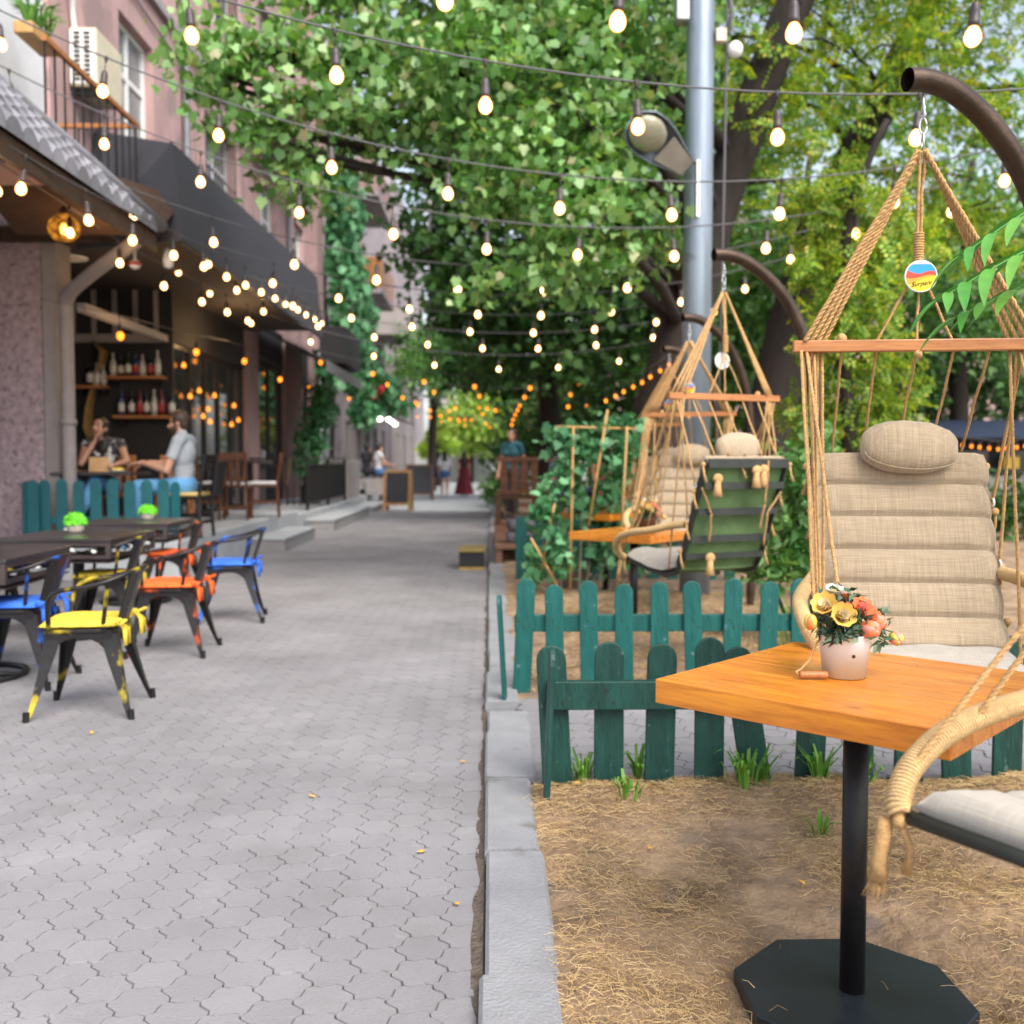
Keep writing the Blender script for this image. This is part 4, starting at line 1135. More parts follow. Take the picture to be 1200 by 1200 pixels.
bpart('pilaster', M['column'], [((WX+.002,26.6,4.2),(WX+.16,27.6,13.5))])
def window(w, bars=False, root=B1, X=WX, fm='white', gl='glasslight'):
    y0,y1,z0,z1 = w; f = .07; m_ = (y0+y1)/2
    bx = [((X-.2,y0,z0),(X-.12,y0+f,z1)),((X-.2,y1-f,z0),(X-.12,y1,z1)),((X-.2,y0+f,z1-f),(X-.12,y1-f,z1)),((X-.2,y0+f,z0),(X-.12,y1-f,z0+f)),((X-.19,m_-f/2,z0+f),(X-.125,m_+f/2,z1-f)),((X-.185,y0+f,z0+(z1-z0)*.62),(X-.13,m_-f/2,z0+(z1-z0)*.62+f)),((X-.185,m_+f/2,z0+(z1-z0)*.62),(X-.13,y1-f,z0+(z1-z0)*.62+f))]
    o = bpart('window', M[fm], bx, root, root)
    bpart('pane', M[gl], [((X-.165,y0+.01,z0+.01),(X-.155,y1-.01,z1-.01))], o, root)
    if bars:
        bb = [((X+.01,y0+(y1-y0)*k/9-.01,z0),(X+.03,y0+(y1-y0)*k/9+.01,z1)) for k in range(10)]+[((X+.03,y0,z0+q),(X+.045,y1,z0+q+.025)) for q in (.1,(z1-z0)/2,z1-z0-.1)]
        bpart('window_grille', M['black'], bb, o, root)
for k, w_ in enumerate(wins): window(w_, bars=(k in (1,4,5)))
# balconies on the facade
def balcony(root, X, y0, y1, z, dep, h, mslab='column', solid=None, railm='black', cap='barwood', sp=.2):
    o = bpart('balcony', M[mslab], [((X+.002,y0,z-.16),(X+dep,y1,z))], root, root)
    if solid: bpart('balcony_panel', M[solid], [((X+dep-.05,y0,z+.002),(X+dep-.002,y1,z+h)),((X+.004,y0+.002,z+.002),(X+dep-.052,y0+.05,z+h))], o, root); return
    bb = []
    k = y0
    while k < y1: bb.append(((X+dep-.04,k,z),(X+dep-.025,k+.015,z+h))); k += sp
    k = X+.05
    while k < X+dep-.05: bb.append(((k,y1-.03,z),(k+.015,y1-.015,z+h))); k += sp
    bpart('balcony_railing', M[railm], bb, o, root)
    bpart('handrail', M[cap], [((X+dep-.055,y0,z+h+.001),(X+dep-.01,y1,z+h+.045)),((X+.003,y1-.05,z+h+.001),(X+dep-.057,y1-.005,z+h+.045))], o, root)
balcony(B1, WX, 8.8, 11.1, 3.98, .92, .86)
balcony(B1, WX, 19.2, 22.9, 8.0, 1.0, .9, solid='pinkwall')
bpart('cornice', M['trim'], [((WX+.003,11.2,7.55),(WX+.09,26.5,7.68))])
# ground floor of the pink building beyond the cafe
for a_, b_ in (((WX-.3,19.4,.42),(WX+.04,20.35,4.098)),((WX-.3,23.0,.42),(WX+.04,25.0,4.098)),((WX-.3,26.2,.42),(WX+.02,27.6,4.098))): bpart('column', M['column'], [(a_, b_)])
for a_, b_ in (((WX-.28,15.1,3.05),(WX-.02,19.4,4.098)),((WX-.28,20.36,3.3),(WX-.02,22.99,4.098)),((WX-.28,25.01,3.2),(WX-.02,26.19,4.098))): bpart('lintel', M['darkwall'], [(a_, b_)])
bpart('shelf_wall', M['darkwall'], [((-6.6,15.0,.42),(WX,15.08,4.05)),])
bpart('recess_wall', M['darkwall'], [((-6.75,9.0,.0),(-6.61,15.2,4.05))])
bpart('slat_frame', M['trim'], [((-6.55,14.93,3.02),(WX-.1,14.995,3.14))]+[((-6.4+.3*k,14.95,3.14),(-6.34+.3*k,14.99,3.95)) for k in range(6)])
bpart('beam', M['trim'], [((-4.78,11.9,3.02),(-4.68,14.9,3.12))])
# glazed cafe doors
def glazed(y0, y1, z0, z1, n, name='glass_door'):
    bb = []
    for k in range(n+1):
        yy = y0+(y1-y0)*k/n; bb.append(((WX-.13,yy-.04,z0),(WX-.05,yy+.04,z1)))
    o = bpart(name, M['black'], bb+[]); 
    bpart('door_rail', M['black'], [((WX-.12,y0+.041,z0+q),(WX-.06,y1-.041,z0+q+.07)) for q in (.0,.75,z1-z0-.07)], o)
    bpart('pane', M['glass'], [((WX-.10,y0+.02,z0+.02),(WX-.09,y1-.02,z1-.02))], o)
    return o
gd = glazed(15.2, 19.35, .42, 3.05, 5)
glazed(20.4, 22.95, .42, 3.3, 2); glazed(25.05, 26.15, .42, 3.2, 1)
bpart('door_handle', M['steel'], [((WX-.05,17.0,1.3),(WX-.03,17.03,1.75))], gd)
# warm reflections in the panes, built as small glowing shapes on the glazing
for k, (y, z) in enumerate([(15.6,2.75),(15.9,2.3),(16.4,2.42),(16.9,2.15),(17.3,2.4),(16.6,2.02),(18.6,2.3),(18.9,2.05),(18.4,1.95),(17.0,1.95)]):
    o = MB().lathe([(0,-.035),(.03,-.03),(.036,0),(.02,.03),(.008,.05)], n=10).build('pane_reflection', M['amber'], loc=(WX-.02,y,z), smooth=True)
    MB().tube([(0,0,.05),(0,0,.3)], .004, 5).build('cord', M['cable'], o)  # added along with the reflection shape, no lamp hangs here
    tag(o, 'small amber glow standing in for a warm reflection at the glazed cafe doors', 'lamp', 'amber glows standing in for reflections in the cafe doors')
# pier, casing and downpipe at the left
t = thing('stucco_pier', 'rough grey-pink stucco pier with smooth casing at far left', 'pier', (-5.3, 11.75, 0))
MB().box((-.29,-.15,0),(.24,.35,4.15)).build('shaft', M['roughstone'], t)
MB().box((.241,-.12,0),(.40,.3,3.95)).build('casing', M['trim'], t, bevel=.006)
dp = thing('downpipe', 'grey downpipe rising by the stucco pier with an elbow to the roof', 'pipe', (-4.76, 11.55, 0))
mb = MB(); mb.tube(cr_path([(0,0,.2),(0,0,2.0),(0,0,2.95),(.05,-.05,3.14),(.45,-.4,3.32),(1.15,-1.0,3.55)], 6), .075, 14); mb.build('pipe', M['trim'], dp, smooth=True)
MB().lathe([(.077,1.7),(.09,1.7),(.09,1.76),(.077,1.76)], n=14).build('pipe_collar', M['trim'], dp, smooth=True)
MB().box((-.06,0,0),(.06,.05,3.6)).build('green_board', M['teal'], loc=(-5.66,11.6,0)); tag(bpy.data.objects['green_board'], 'narrow dark green board at the left edge beside the stucco pier', 'board')
# white building at the very left, AC unit, window box
B0 = thing('white_building', 'white plastered house wall at the upper left corner', 'building', (-4.7, 9, 0))
mb = MB(); mb.box((-.35,-8,3.9),(0,1.99,13.5)); mb.build('wall', M['whitewall'], B0)
bpart('window', M['glass'], [((-4.69,9.6,6.1),(-4.672,10.3,7.8))], B0, B0)
bpart('window_frame', M['white'], [((-4.699,9.5,6.0),(-4.66,9.6,7.9)),((-4.699,10.3,6.0),(-4.66,10.4,7.9))], B0, B0)
wb = at(42,32,9.9)
t = thing('window_box', 'wooden window box with spiky green plant at the upper left corner', 'window box', (wb.x+.02, 9.9, wb.z-.12))
MB().box((-.10,-.3,-.05),(.08,.28,.06)).build('box', M['bamboo'], t, bevel=.01)
mb = MB()
for k in range(70):
    a = random.uniform(0,2*PI); y = random.uniform(-.25,.22); L = random.uniform(.15,.42)
    mb.tube([(0,y,.05),(math.cos(a)*L*.3,y+math.sin(a)*L*.3,.05+L*.7),(math.cos(a)*L*.7,y+math.sin(a)*L*.6,.05+L*.75)], [.014,.012,.002], 4)
mb.build('plant', M['grass'], t)
t = thing('air_conditioner', 'white air conditioner outdoor unit above the balcony', 'air conditioner', (-4.5, 11.85, 5.75))
MB().box((-.14,-.36,-.32),(.16,.42,.32)).build('casing', M['cream'], t, bevel=.02)
MB().box((-.13,-.369,-.29),(.15,-.361,.29)).build('side_panel', M['white'], t)
for s_ in (-1,1):
    mb = MB()
    for k in range(11): mb.box((.005+.055*s_-.035,-.376,-.26+.05*k),(.005+.055*s_+.035,-.369,-.235+.05*k))
    mb.box((.005+.055*s_-.004,-.374,-.26),(.005+.055*s_+.004,-.3695,.265)); mb.build('louvres', M['frame'], t)
mb = MB(); mb.tube(cr_path([(-.1,-.3,.3),(-.1,-.34,.5),(-.05,-.45,.75),(-.1,-.5,1.0)],5), .03, 8); mb.build('hose', M['white'], t, smooth=True)
MB().box((-.15,-.3,-.4),(.18,-.25,-.322)).build('bracket', M['black'], t)
# tiled roof canopy
t = thing('tiled_canopy', 'grey tiled canopy roof over the terrace at left, lit warm underneath', 'canopy', (-3.9, 8, 3.5))
o0 = t.location
def tile_roof():
    vs = []; fs = []
    rows = 6; y0, y1 = 2.5, 10.2
    for r_ in range(rows):
        u0 = r_/rows; u1 = (r_+1)/rows+.03
        yy1 = y1 - 2.0*u0
        ncol = int((yy1-y0)/.24)
        for c in range(ncol):
            ya = y0+c*.24+(.12 if r_ % 2 else 0); b = len(vs); K = 8
            for v, zz in ((u0,.045),(u1,0.0)):
                for k in range(K+1):
                    w_ = k/K
                    x = -3.28-.62*v; z = 3.56+.70*v
                    vs.append((x-o0.x, ya+.235*w_-o0.y, z+zz+.07*math.sin(PI*w_)**.8*(1 if w_ < .999 else 0)-o0.z))
            for k in range(K+1):
                x = -3.28-.62*u0; vs.append((x-o0.x, ya+.235*k/K-o0.y, 3.545+.70*u0-o0.z))
            for k in range(K):
                fs.append((b+k,b+k+1,b+K+1+k+1,b+K+1+k)); fs.append((b+2*K+2+k,b+2*K+2+k+1,b+k+1,b+k))
    m2 = MB(); m2.v = vs; m2.f = fs; m2.mi = [0]*len(fs); return m2
tile_roof().build('tiles', M['tile'], t, smooth=False)
mb = MB(); mb.add([(-3.27,2.4,3.535),(-3.27,10.25,3.535),(-3.95,8.3,4.28),(-3.95,2.4,4.28),(-4.69,2.4,4.28),(-4.69,8.3,4.28)], [(0,1,2,3),(3,2,5,4)]); mb.add([(-3.27,10.25,3.535),(-4.69,10.25,3.535),(-4.69,8.3,4.28),(-3.95,8.3,4.28)],[(0,1,2,3)])
mb.v = [tuple(Vector(v)-o0) for v in mb.v]; o = mb.build('underlay', M['soffit'], t, fix=False)
mb = MB(); mb.tube([Vector((-3.26,10.28,3.62))-o0, Vector((-3.6,9.3,3.99))-o0, Vector((-3.96,8.25,4.36))-o0, Vector((-3.97,2.4,4.36))-o0], .055, 8); mb.build('ridge', M['tile'], t, smooth=True)
mb = MB(); mb.add([tuple(Vector(p)-o0) for p in ((-3.33,2.4,3.50),(-3.33,10.2,3.50),(-3.97,10.2,4.19),(-3.97,2.4,4.19),(-6.6,10.2,4.19),(-6.6,2.4,4.19),(-3.97,11.4,4.19),(-6.6,11.4,4.19),(-3.36,11.4,4.19),(-3.33,10.21,3.52))], [(0,1,2,3),(3,2,4,5),(2,6,7,4),(2,9,8,6)])
o = mb.build('soffit', M['soffit'], t, fix=False); s_ = o.modifiers.new('t','SOLIDIFY'); s_.thickness = .02
mb = MB(); mb.box(Vector((-3.34,2.4,3.36))-o0, Vector((-3.30,10.2,3.53))-o0); mb.build('fascia', M['soffit'], t)
mb = MB()
for k in range(7):
    mb = MB(); mb.box(Vector((-6.5,3.5+1.1*k,4.09))-o0, Vector((-4.0,3.56+1.1*k,4.17))-o0); mb.build('rafter', M['soffit'], t)
mb = MB(); mb.box(Vector((-6.5,11.3,3.70))-o0, Vector((-3.4,11.4,3.86))-o0); mb.build('beam', M['soffit'], t)
# dark awning over the cafe
t = thing('dark_awning', 'large charcoal awning with deep front skirt over the cafe terrace', 'awning', (-3.3, 15, 3.7)); o0 = t.location
AW = [(-3.35,10.9,4.62),(-3.35,19.7,4.82),(-3.25,19.7,3.66),(-3.25,10.9,3.62),(-4.64,12.2,5.15),(-4.64,19.7,5.2)]
mb = MB(); mb.add([tuple(Vector(p)-o0) for p in AW]+[tuple(Vector((-4.64,11.6,3.66))-o0)], [(0,1,2,3),(0,4,5,1),(0,3,6,4)])
o = mb.build('cloth', M['awning'], t, fix=False); s_ = o.modifiers.new('thick','SOLIDIFY'); s_.thickness = .02
mb = MB(); mb.box(Vector((-6.6,11.45,3.78))-o0, Vector((-3.32,19.6,3.82))-o0); mb.build('lining', M['darkceil'], t)
mb = MB(); mb.tube([Vector((-3.26,10.9,3.62))-o0, Vector((-3.26,19.7,3.66))-o0], .025, 8); mb.tube([Vector((-3.36,10.9,4.63))-o0, Vector((-3.36,19.7,4.83))-o0], .02, 8); mb.build('frame_tube', M['black'], t)
for k in range(8):
    y = 12.0+k
    MB().tube([Vector((-3.245,y,3.66))-o0, Vector((-3.365,y+.02,4.66+.023*k))-o0, Vector((-4.6,y+.3,5.17))-o0], .012, 5).build('seam', M['awning'], t)
t = thing('small_awning', 'small striped grey awning beyond the big dark one', 'awning', (-3.6, 21.6, 3.1)); o0 = t.location
mb = MB(); mb.add([tuple(Vector(p)-o0) for p in ((-3.2,19.9,3.25),(-3.2,25.2,3.25),(-4.6,25.2,3.95),(-4.6,19.9,3.95))], [(0,1,2,3)])
o = mb.build('cloth', mat('grey striped cloth', (.06,.062,.07), .8, var=.3), t, fix=False); s_ = o.modifiers.new('thick','SOLIDIFY'); s_.thickness = .02
mb = MB()
for k in range(34): mb.box(Vector((-3.195,19.9+.157*k,3.04+.03*(k%2)))-o0, Vector((-3.18,19.9+.157*k+.14,3.26))-o0)
mb.build('scalloped_edge', M['gutter'], t)
MB().box((-.35,2.0,.45),(.25,4.6,1.3)).build('roof_box', M['darkwall'], t)
for k, y in enumerate((15.6, 23.4)):
    tag(MB().tube(cr_path([(0,0,5.1),(0,0,8),(.02,0,13)],3), .055, 10).build('rain_pipe', M['gutter'], loc=(WX+.08,y,0), smooth=True), 'grey rain pipe on the pink wall, %s of the two' % ('nearer' if k == 0 else 'farther'), 'pipe')
tag(MB().tube([(0,0,0),(.02,4,-.25),(.02,8,-.2),(0,13,.15)], .015, 6).build('wall_cable', M['cable'], loc=(WX+.03,13,7.35), smooth=True), 'black cable sagging along the pink wall above its windows', 'cable')
# terrace, steps
tag(MB().box((-6.7,11.1,-.06),(-3.42,18.0,.42)).build('terrace', M['terrace'], bevel=.02), kind='structure')
tag(MB().box((-4.9,18.05,-.06),(-3.43,31,.35)).build('upper_terrace', M['terrace'], bevel=.02), kind='structure')
def step(name, a, b, label):
    c = Vector(((a[0]+b[0])/2, (a[1]+b[1])/2, a[2]))
    t = thing(name, label, 'step', c, 0, 'stone steps along the terraces')
    h = b[2]-a[2]
    MB().box(Vector(a)-c, Vector((b[0],b[1],b[2]-.035))-c).build('riser', M['stepside'], t)
    MB().box(Vector((a[0]-.0,a[1]-.02,b[2]-.0345))-c, Vector((b[0]+.02,b[1]+.02,b[2]))-c).build('tread', M['terrace'], t, bevel=.006)
step('stone_step', (-3.415,14.5,-.02), (-2.95,17.0,.20), 'free-standing stone step at the near terrace edge')
step('stone_step', (-3.425,18.65,-.02), (-2.9,24.2,.22), 'long low stone step in front of the black railing')
step('stone_step', (-3.425,24.9,-.02), (-2.9,29,.17), 'short pale stone step left of the first chalkboard')
for k in range(3): step('stone_step', (-4.0,28.2+.45*k,.36), (-3.5-.02*k,28.6+.45*k,.55+.17*k), '%s step of the far stairs by the grey parapet' % ['lowest','middle','top'][k])
t = thing('black_railing', 'black steel railing with vertical bars along the terrace edge', 'railing', (-3.5, 19.4, .35))
for q in (-.03,2.4,4.9): MB().box((-.03,q,-.1),(.03,q+.06,.98)).build('post', M['black'], t)
mb = MB(); mb.box((-.035,-.03,.981),(.035,4.96,1.02)); mb.box((-1.1,-.03,.97),(-.04,.03,1.01)); mb.box((-.02,.04,.12),(.02,4.9,.15)); mb.box((-.02,.04,.86),(.02,4.9,.89)); mb.build('handrail', M['black'], t)
mb = MB()
for k in range(38): mb.box((-.01,.12+.126*k,.15),(.01,.14+.126*k,.86))
for k in range(8): mb.box((-1.05+.13*k,-.01,.1),(-1.03+.13*k,.01,.97))
mb.build('bars', M['black'], t)
tag(MB().box((-.55,0,0),(.0,2.2,.98)).build('parapet', M['trim'], loc=(-3.5,25.0,.33), bevel=.03), 'pale grey stone parapet at the end of the black railing', 'parapet')

# ------------------------------------------------------------------ cafe interior: shelves, bottles, lamps
def shelf(x0, x1, z, label):
    t = thing('wall_shelf', label, 'shelf', ((x0+x1)/2, 14.86, z), 0, 'shelves on the dark cafe wall')
    MB().box((-(x1-x0)/2,-.12,-.045),((x1-x0)/2,.13,0)).build('board', M['barwood'], t, bevel=.004)
    mb = MB()
    for s in (-1,1): MB().box((s*(x1-x0)*.38-.015,-.05,-.14),(s*(x1-x0)*.38+.015,.13,-.046)).build('bracket', M['black'], t)
W_ = lambda px, py: at(px, py, 14.88)
zA = W_(160,441).z; zB = W_(160,487).z; zC = W_(95,452).z
shelf(W_(119,0).x, W_(186,0).x, zA, 'upper wooden shelf of bottles on the dark cafe wall')
shelf(W_(126,0).x, W_(201,0).x, zB, 'lower wooden shelf of bottles on the dark cafe wall')
shelf(W_(82,0).x, W_(117,0).x, zC, 'short wooden shelf at the left end of the dark cafe wall')
BM = {'green': mat('green bottle glass', (.015,.03,.012), .12, spec=.8), 'dark': mat('black bottle glass', (.01,.01,.012), .12, spec=.8), 'blue': mat('blue bottle glass', (.03,.05,.16), .12, spec=.8),
      'red': mat('red bottle glass', (.14,.02,.025), .15, spec=.8), 'pale': mat('frosted bottle glass', (.45,.45,.42), .25, spec=.7)}
LB = {'w': mat('white bottle label', (.7,.69,.64), .8), 'r': mat('red bottle label', (.45,.06,.06), .8), 'c': mat('cream bottle label', (.6,.52,.38), .8)}
ordn = ['first','second','third','fourth','fifth','sixth','seventh','eighth']
def bottle(px, z, kind, lb, label, h=.36):
    t = thing('bottle', label, 'bottle', (W_(px,0).x, 14.85, z), 0, 'bottles on the cafe wall shelves')
    r = .045; s = h/.36
    MB().lathe([(0,.001),(r,.001),(r,.20*s),(.038,.235*s),(.016,.27*s),(.015,.34*s),(.018,.342*s),(.018,.36*s),(0,.36*s)], n=14).build('body', BM[kind], t, smooth=True)
    MB().lathe([(r+.001,.05*s),(r+.0012,.17*s)], n=14).build('bottle_label', LB[lb], t, smooth=True)
up_ = [(125,'pale','w'),(134,'dark','c'),(143,'green','w'),(152,'blue','r'),(160,'pale','w'),(169,'dark','r'),(178,'pale','w')]
lo_ = [(134,'blue','w'),(146,'dark','w'),(156,'red','r'),(164,'dark','w'),(173,'pale','w'),(182,'red','r'),(194,'dark','w')]
for k, (px, kd, lb) in enumerate(up_): bottle(px, zA, kd, lb, '%s glass bottle, %s from the left on the upper shelf' % (kd, ordn[k]), random.uniform(.31,.37))
for k, (px, kd, lb) in enumerate(lo_): bottle(px, zB, kd, lb, '%s wine bottle, %s from the left on the lower shelf' % (kd, ordn[k]), .375)
for k, (px, kd, lb) in enumerate([(97,'dark','w'),(105,'pale','w'),(113,'pale','w')]): bottle(px, zC, kd, lb, '%s bottle, %s from the left on the short left shelf' % (kd, ordn[k]), .36-.03*k)
# golden wall ornament
pts = [W_(108,400),W_(122,412),W_(118,430),W_(110,450),W_(104,475),W_(103,500),W_(106,520)]
mb = MB(); mb.tube([p+Vector((0,.04,0)) for p in pts], [.08,.2,.14,.1,.16,.22,.12], 10, flat=.15)
tag(mb.build('wall_ornament', mat('golden cork map', (.30,.17,.05), .7, var=.4, scale=12, bump=.8), smooth=True), 'tan map-like ornament on the dark wall behind the woman', 'ornament')
pl = at(75,268,9.6)
t = thing('pendant_lamp', 'amber glass pendant lamp glowing under the tiled roof', 'lamp', pl)
ag, nt_, b_, out_ = nodes('amber glass'); e_ = nt_.nodes.new('ShaderNodeEmission'); tr_ = nt_.nodes.new('ShaderNodeBsdfTransparent'); tr_.inputs[0].default_value = (1,.75,.35,1)
tc_ = nt_.nodes.new('ShaderNodeTexCoord'); vo_ = nt_.nodes.new('ShaderNodeTexVoronoi'); vo_.inputs['Scale'].default_value = 16; nt_.links.new(tc_.outputs['Object'], vo_.inputs['Vector'])
rp_ = ramp(nt_, [(.1, (.95,.42,.06)), (.5, (.45,.17,.02)), (.7, (.12,.05,.01))]); nt_.links.new(vo_.outputs['Distance'], rp_.inputs[0]); nt_.links.new(rp_.outputs[0], e_.inputs[0]); e_.inputs[1].default_value = .55
ms_ = nt_.nodes.new('ShaderNodeMixShader'); ms_.inputs[0].default_value = .5; nt_.links.new(e_.outputs[0], ms_.inputs[1]); nt_.links.new(tr_.outputs[0], ms_.inputs[2]); nt_.links.new(ms_.outputs[0], out_.inputs['Surface'])
MB().lathe([(.03,.13),(.07,.125),(.13,.06),(.145,0),(.13,-.06),(.09,-.1),(.06,-.105)], n=24).build('glass_shade', ag, t, smooth=True)
MB().lathe([(0,-.06),(.03,-.05),(.04,0),(.02,.05)], n=12).build('bulb', M['bulb'], t, smooth=True)
MB().lathe([(.035,.13),(.035,.16),(.02,.2),(.006,.21)], n=12).build('cap', M['bronze'], t, smooth=True)
MB().tube([(0,0,.2),(0,0,4.16-pl.z)], .005, 6).build('cord', M['cable'], t)
for nm, p, e in (('pendant_light', pl+Vector((0,0,-.2)), 5), ('eave_light', Vector((-3.6,7.3,3.3)), 5), ('eave_light', Vector((-3.7,9.8,3.4)), 5), ('cafe_light', Vector((-4.1,12.7,2.55)), 9), ('cafe_light', Vector((-4.0,16.5,3.2)), 12)):
    L_ = bpy.data.lights.new(nm, 'POINT'); L_.energy = e; L_.color = (1,.6,.27); L_.shadow_soft_size = .12
    lo = bpy.data.objects.new(nm, L_); COL.objects.link(lo); lo.location = p
p = at(80,313,12.6)
t = thing('ceiling_lamp', 'round cool-white lamp recessed in the dark cafe ceiling', 'lamp', (p.x,12.6,3.775))
MB().lathe([(0,-.012),(.19,-.01),(.2,0)], n=24).build('diffuser', M['coolled'], t, smooth=True); MB().lathe([(.2,-.014),(.225,-.014),(.23,.0)], n=24).build('ring', M['white'], t)
p = at(158,310,10.9)
t = thing('security_camera', 'small white dome camera with red ring below the pipe elbow', 'camera', p)
MB().ball((0,0,0), (.06,.06,.05)).build('dome', M['white'], t, smooth=True); MB().lathe([(.062,-.01),(.075,0),(.062,.02)], n=14).build('ring', mat('red plastic', (.5,.05,.04), .4), t); MB().tube([(0,0,.04),(0,0,.2)], .015, 8).build('stem', M['white'], t)
p = at(197,303,11.2)
tag(MB().lathe([(0,-.11),(.05,-.09),(.06,-.02),(.03,.1),(0,.12)], n=12).build('lamp_shell', M['white'], loc=p, smooth=True), 'unlit white teardrop bulb under the awning corner', 'bulb')
# cafe tables and wooden chairs on the terrace
t = thing('cafe_table', 'dark cafe table on the terrace between the seated couple', 'table', (-4.6,11.95,.42))
MB().box((-.40,-.36,.715),(.50,.36,.75)).build('tabletop', M['tabletop'], t, bevel=.006); MB().tube([(0,0,0),(0,0,.715)], .04, 10).build('post', M['black'], t); MB().lathe([(.26,0),(.26,.02),(.04,.04)], n=20).build('foot', M['black'], t)
zt = 1.172
tag(MB().box((-.11,-.02,0),(.11,.02,.17)).build('menu_card', mat('kraft card', (.55,.33,.16), .8), loc=(at(105,0,11.8).x,11.8,zt), rot=(R(-8),0,R(8))), 'kraft paper menu card standing on the couple\'s table', 'menu card')
t = thing('bottle', 'clear water bottle beside the kraft menu card', 'bottle', (at(118,0,11.85).x,11.85,zt)); MB().lathe([(0,0),(.035,0),(.035,.16),(.014,.22),(.014,.26),(0,.26)], n=12).build('body', BM['pale'], t, smooth=True); MB().lathe([(.016,.245),(.016,.27),(0,.27)], n=10).build('cap', M['white'], t)
t = thing('plate', 'white plate with yellow cake on the couple\'s table', 'plate', (at(128,0,11.75).x,11.75,zt)); MB().lathe([(0,.004),(.07,.004),(.10,.018),(.10,.022),(.0,.008)], n=20).build('dish', M['white'], t, smooth=True); MB().box((-.06,-.04,.009),(.05,.04,.05)).build('cake', M['cu_yellow'], t, bevel=.01)
def wood_chair(loc, rz, label, seat_h=.46, cushion=True, m='brownwood', back_h=.95, copies=None):
    t = thing('wooden_chair', label, 'chair', loc, rz, 'wooden chairs on the terrace')
    for sx in (-1,1):
        for sy in (-1,1):
            top = (sx*.19, sy*.19, seat_h-.02 if sy < 0 else back_h)
            mb = MB(); mb.tube([(sx*.205, sy*.215, 0),(sx*.19, sy*.19, seat_h-.02)]+([(sx*.19,.19+.08,back_h)] if sy > 0 else []), .02, 6); mb.build('leg', M[m], t)
    MB().box((-.22,-.22,seat_h-.02),(.22,.2,seat_h+.015)).build('seat', M[m], t, bevel=.01)
    mb = MB(); mb.box((-.2,.235,back_h-.1),(.2,.265,back_h)); mb.box((-.2,.2,seat_h+.1),(.2,.225,seat_h+.14))
    for k in range(3): mb.M = Matrix.Rotation(R(-8),4,'X'); mb.box((-.13+.1*k,.262,seat_h+.06),(-.07+.1*k,.28,back_h-.03)); mb.M = None
    mb.build('backrest', M[m], t)
    mb = MB()
    for s in (-1,1): mb.box((-.2,s*.205-.01,.16),(.2,s*.205+.01,.2)); mb.box((s*.2-.01,-.2,.22),(s*.2+.01,.2,.26))
    mb.build('stretcher', M[m], t)
    if cushion: MB().box((-.21,-.21,seat_h+.016),(.21,.19,seat_h+.06)).build('cushion', M['c_white'], t, bevel=.02)
    return t
mpx = at(217,520,11.75).x
wc = wood_chair((at(268,0,15.2).x,15.2,.42), R(185), 'high-backed brown wooden chair seen from behind, nearest the terrace edge', .5, True, back_h=1.0)
dup(wc, (at(240,0,15.9).x,15.9,.42), R(100), 'brown wooden chair with white cushion just right of the man in grey')
dup(wc, (at(303,0,15.8).x,15.8,.42), R(-80), 'brown wooden chair with white cushion nearest the pink column')
wc2 = wood_chair((-4.0,12.9,.42), R(10), 'light brown wooden chair empty behind the couple\'s table', cushion=False, m='barwood')
dup(wc2, (at(122,0,12.35).x,12.42,.42), R(13), 'light brown wooden chair the laughing woman sits on')
t = wood_chair((mpx+.03,11.75,.42), R(-95), 'dark chair with yellow cushion under the man in grey', m='black', cushion=False)
MB().box((-.2,-.2,.477),(.2,.19,.52)).build('cushion', mat('straw cushion', (.6,.45,.16), .8), t, bevel=.015)
t = thing('high_table', 'dark bar table between the brown wooden chairs on terrace', 'table', (at(285,0,16.3).x,16.3,.42)); MB().box((-.35,-.3,.84),(.3,.3,.88)).build('tabletop', M['tabletop'], t); MB().tube([(0,0,0),(0,0,.84)], .04, 10).build('post', M['black'], t)

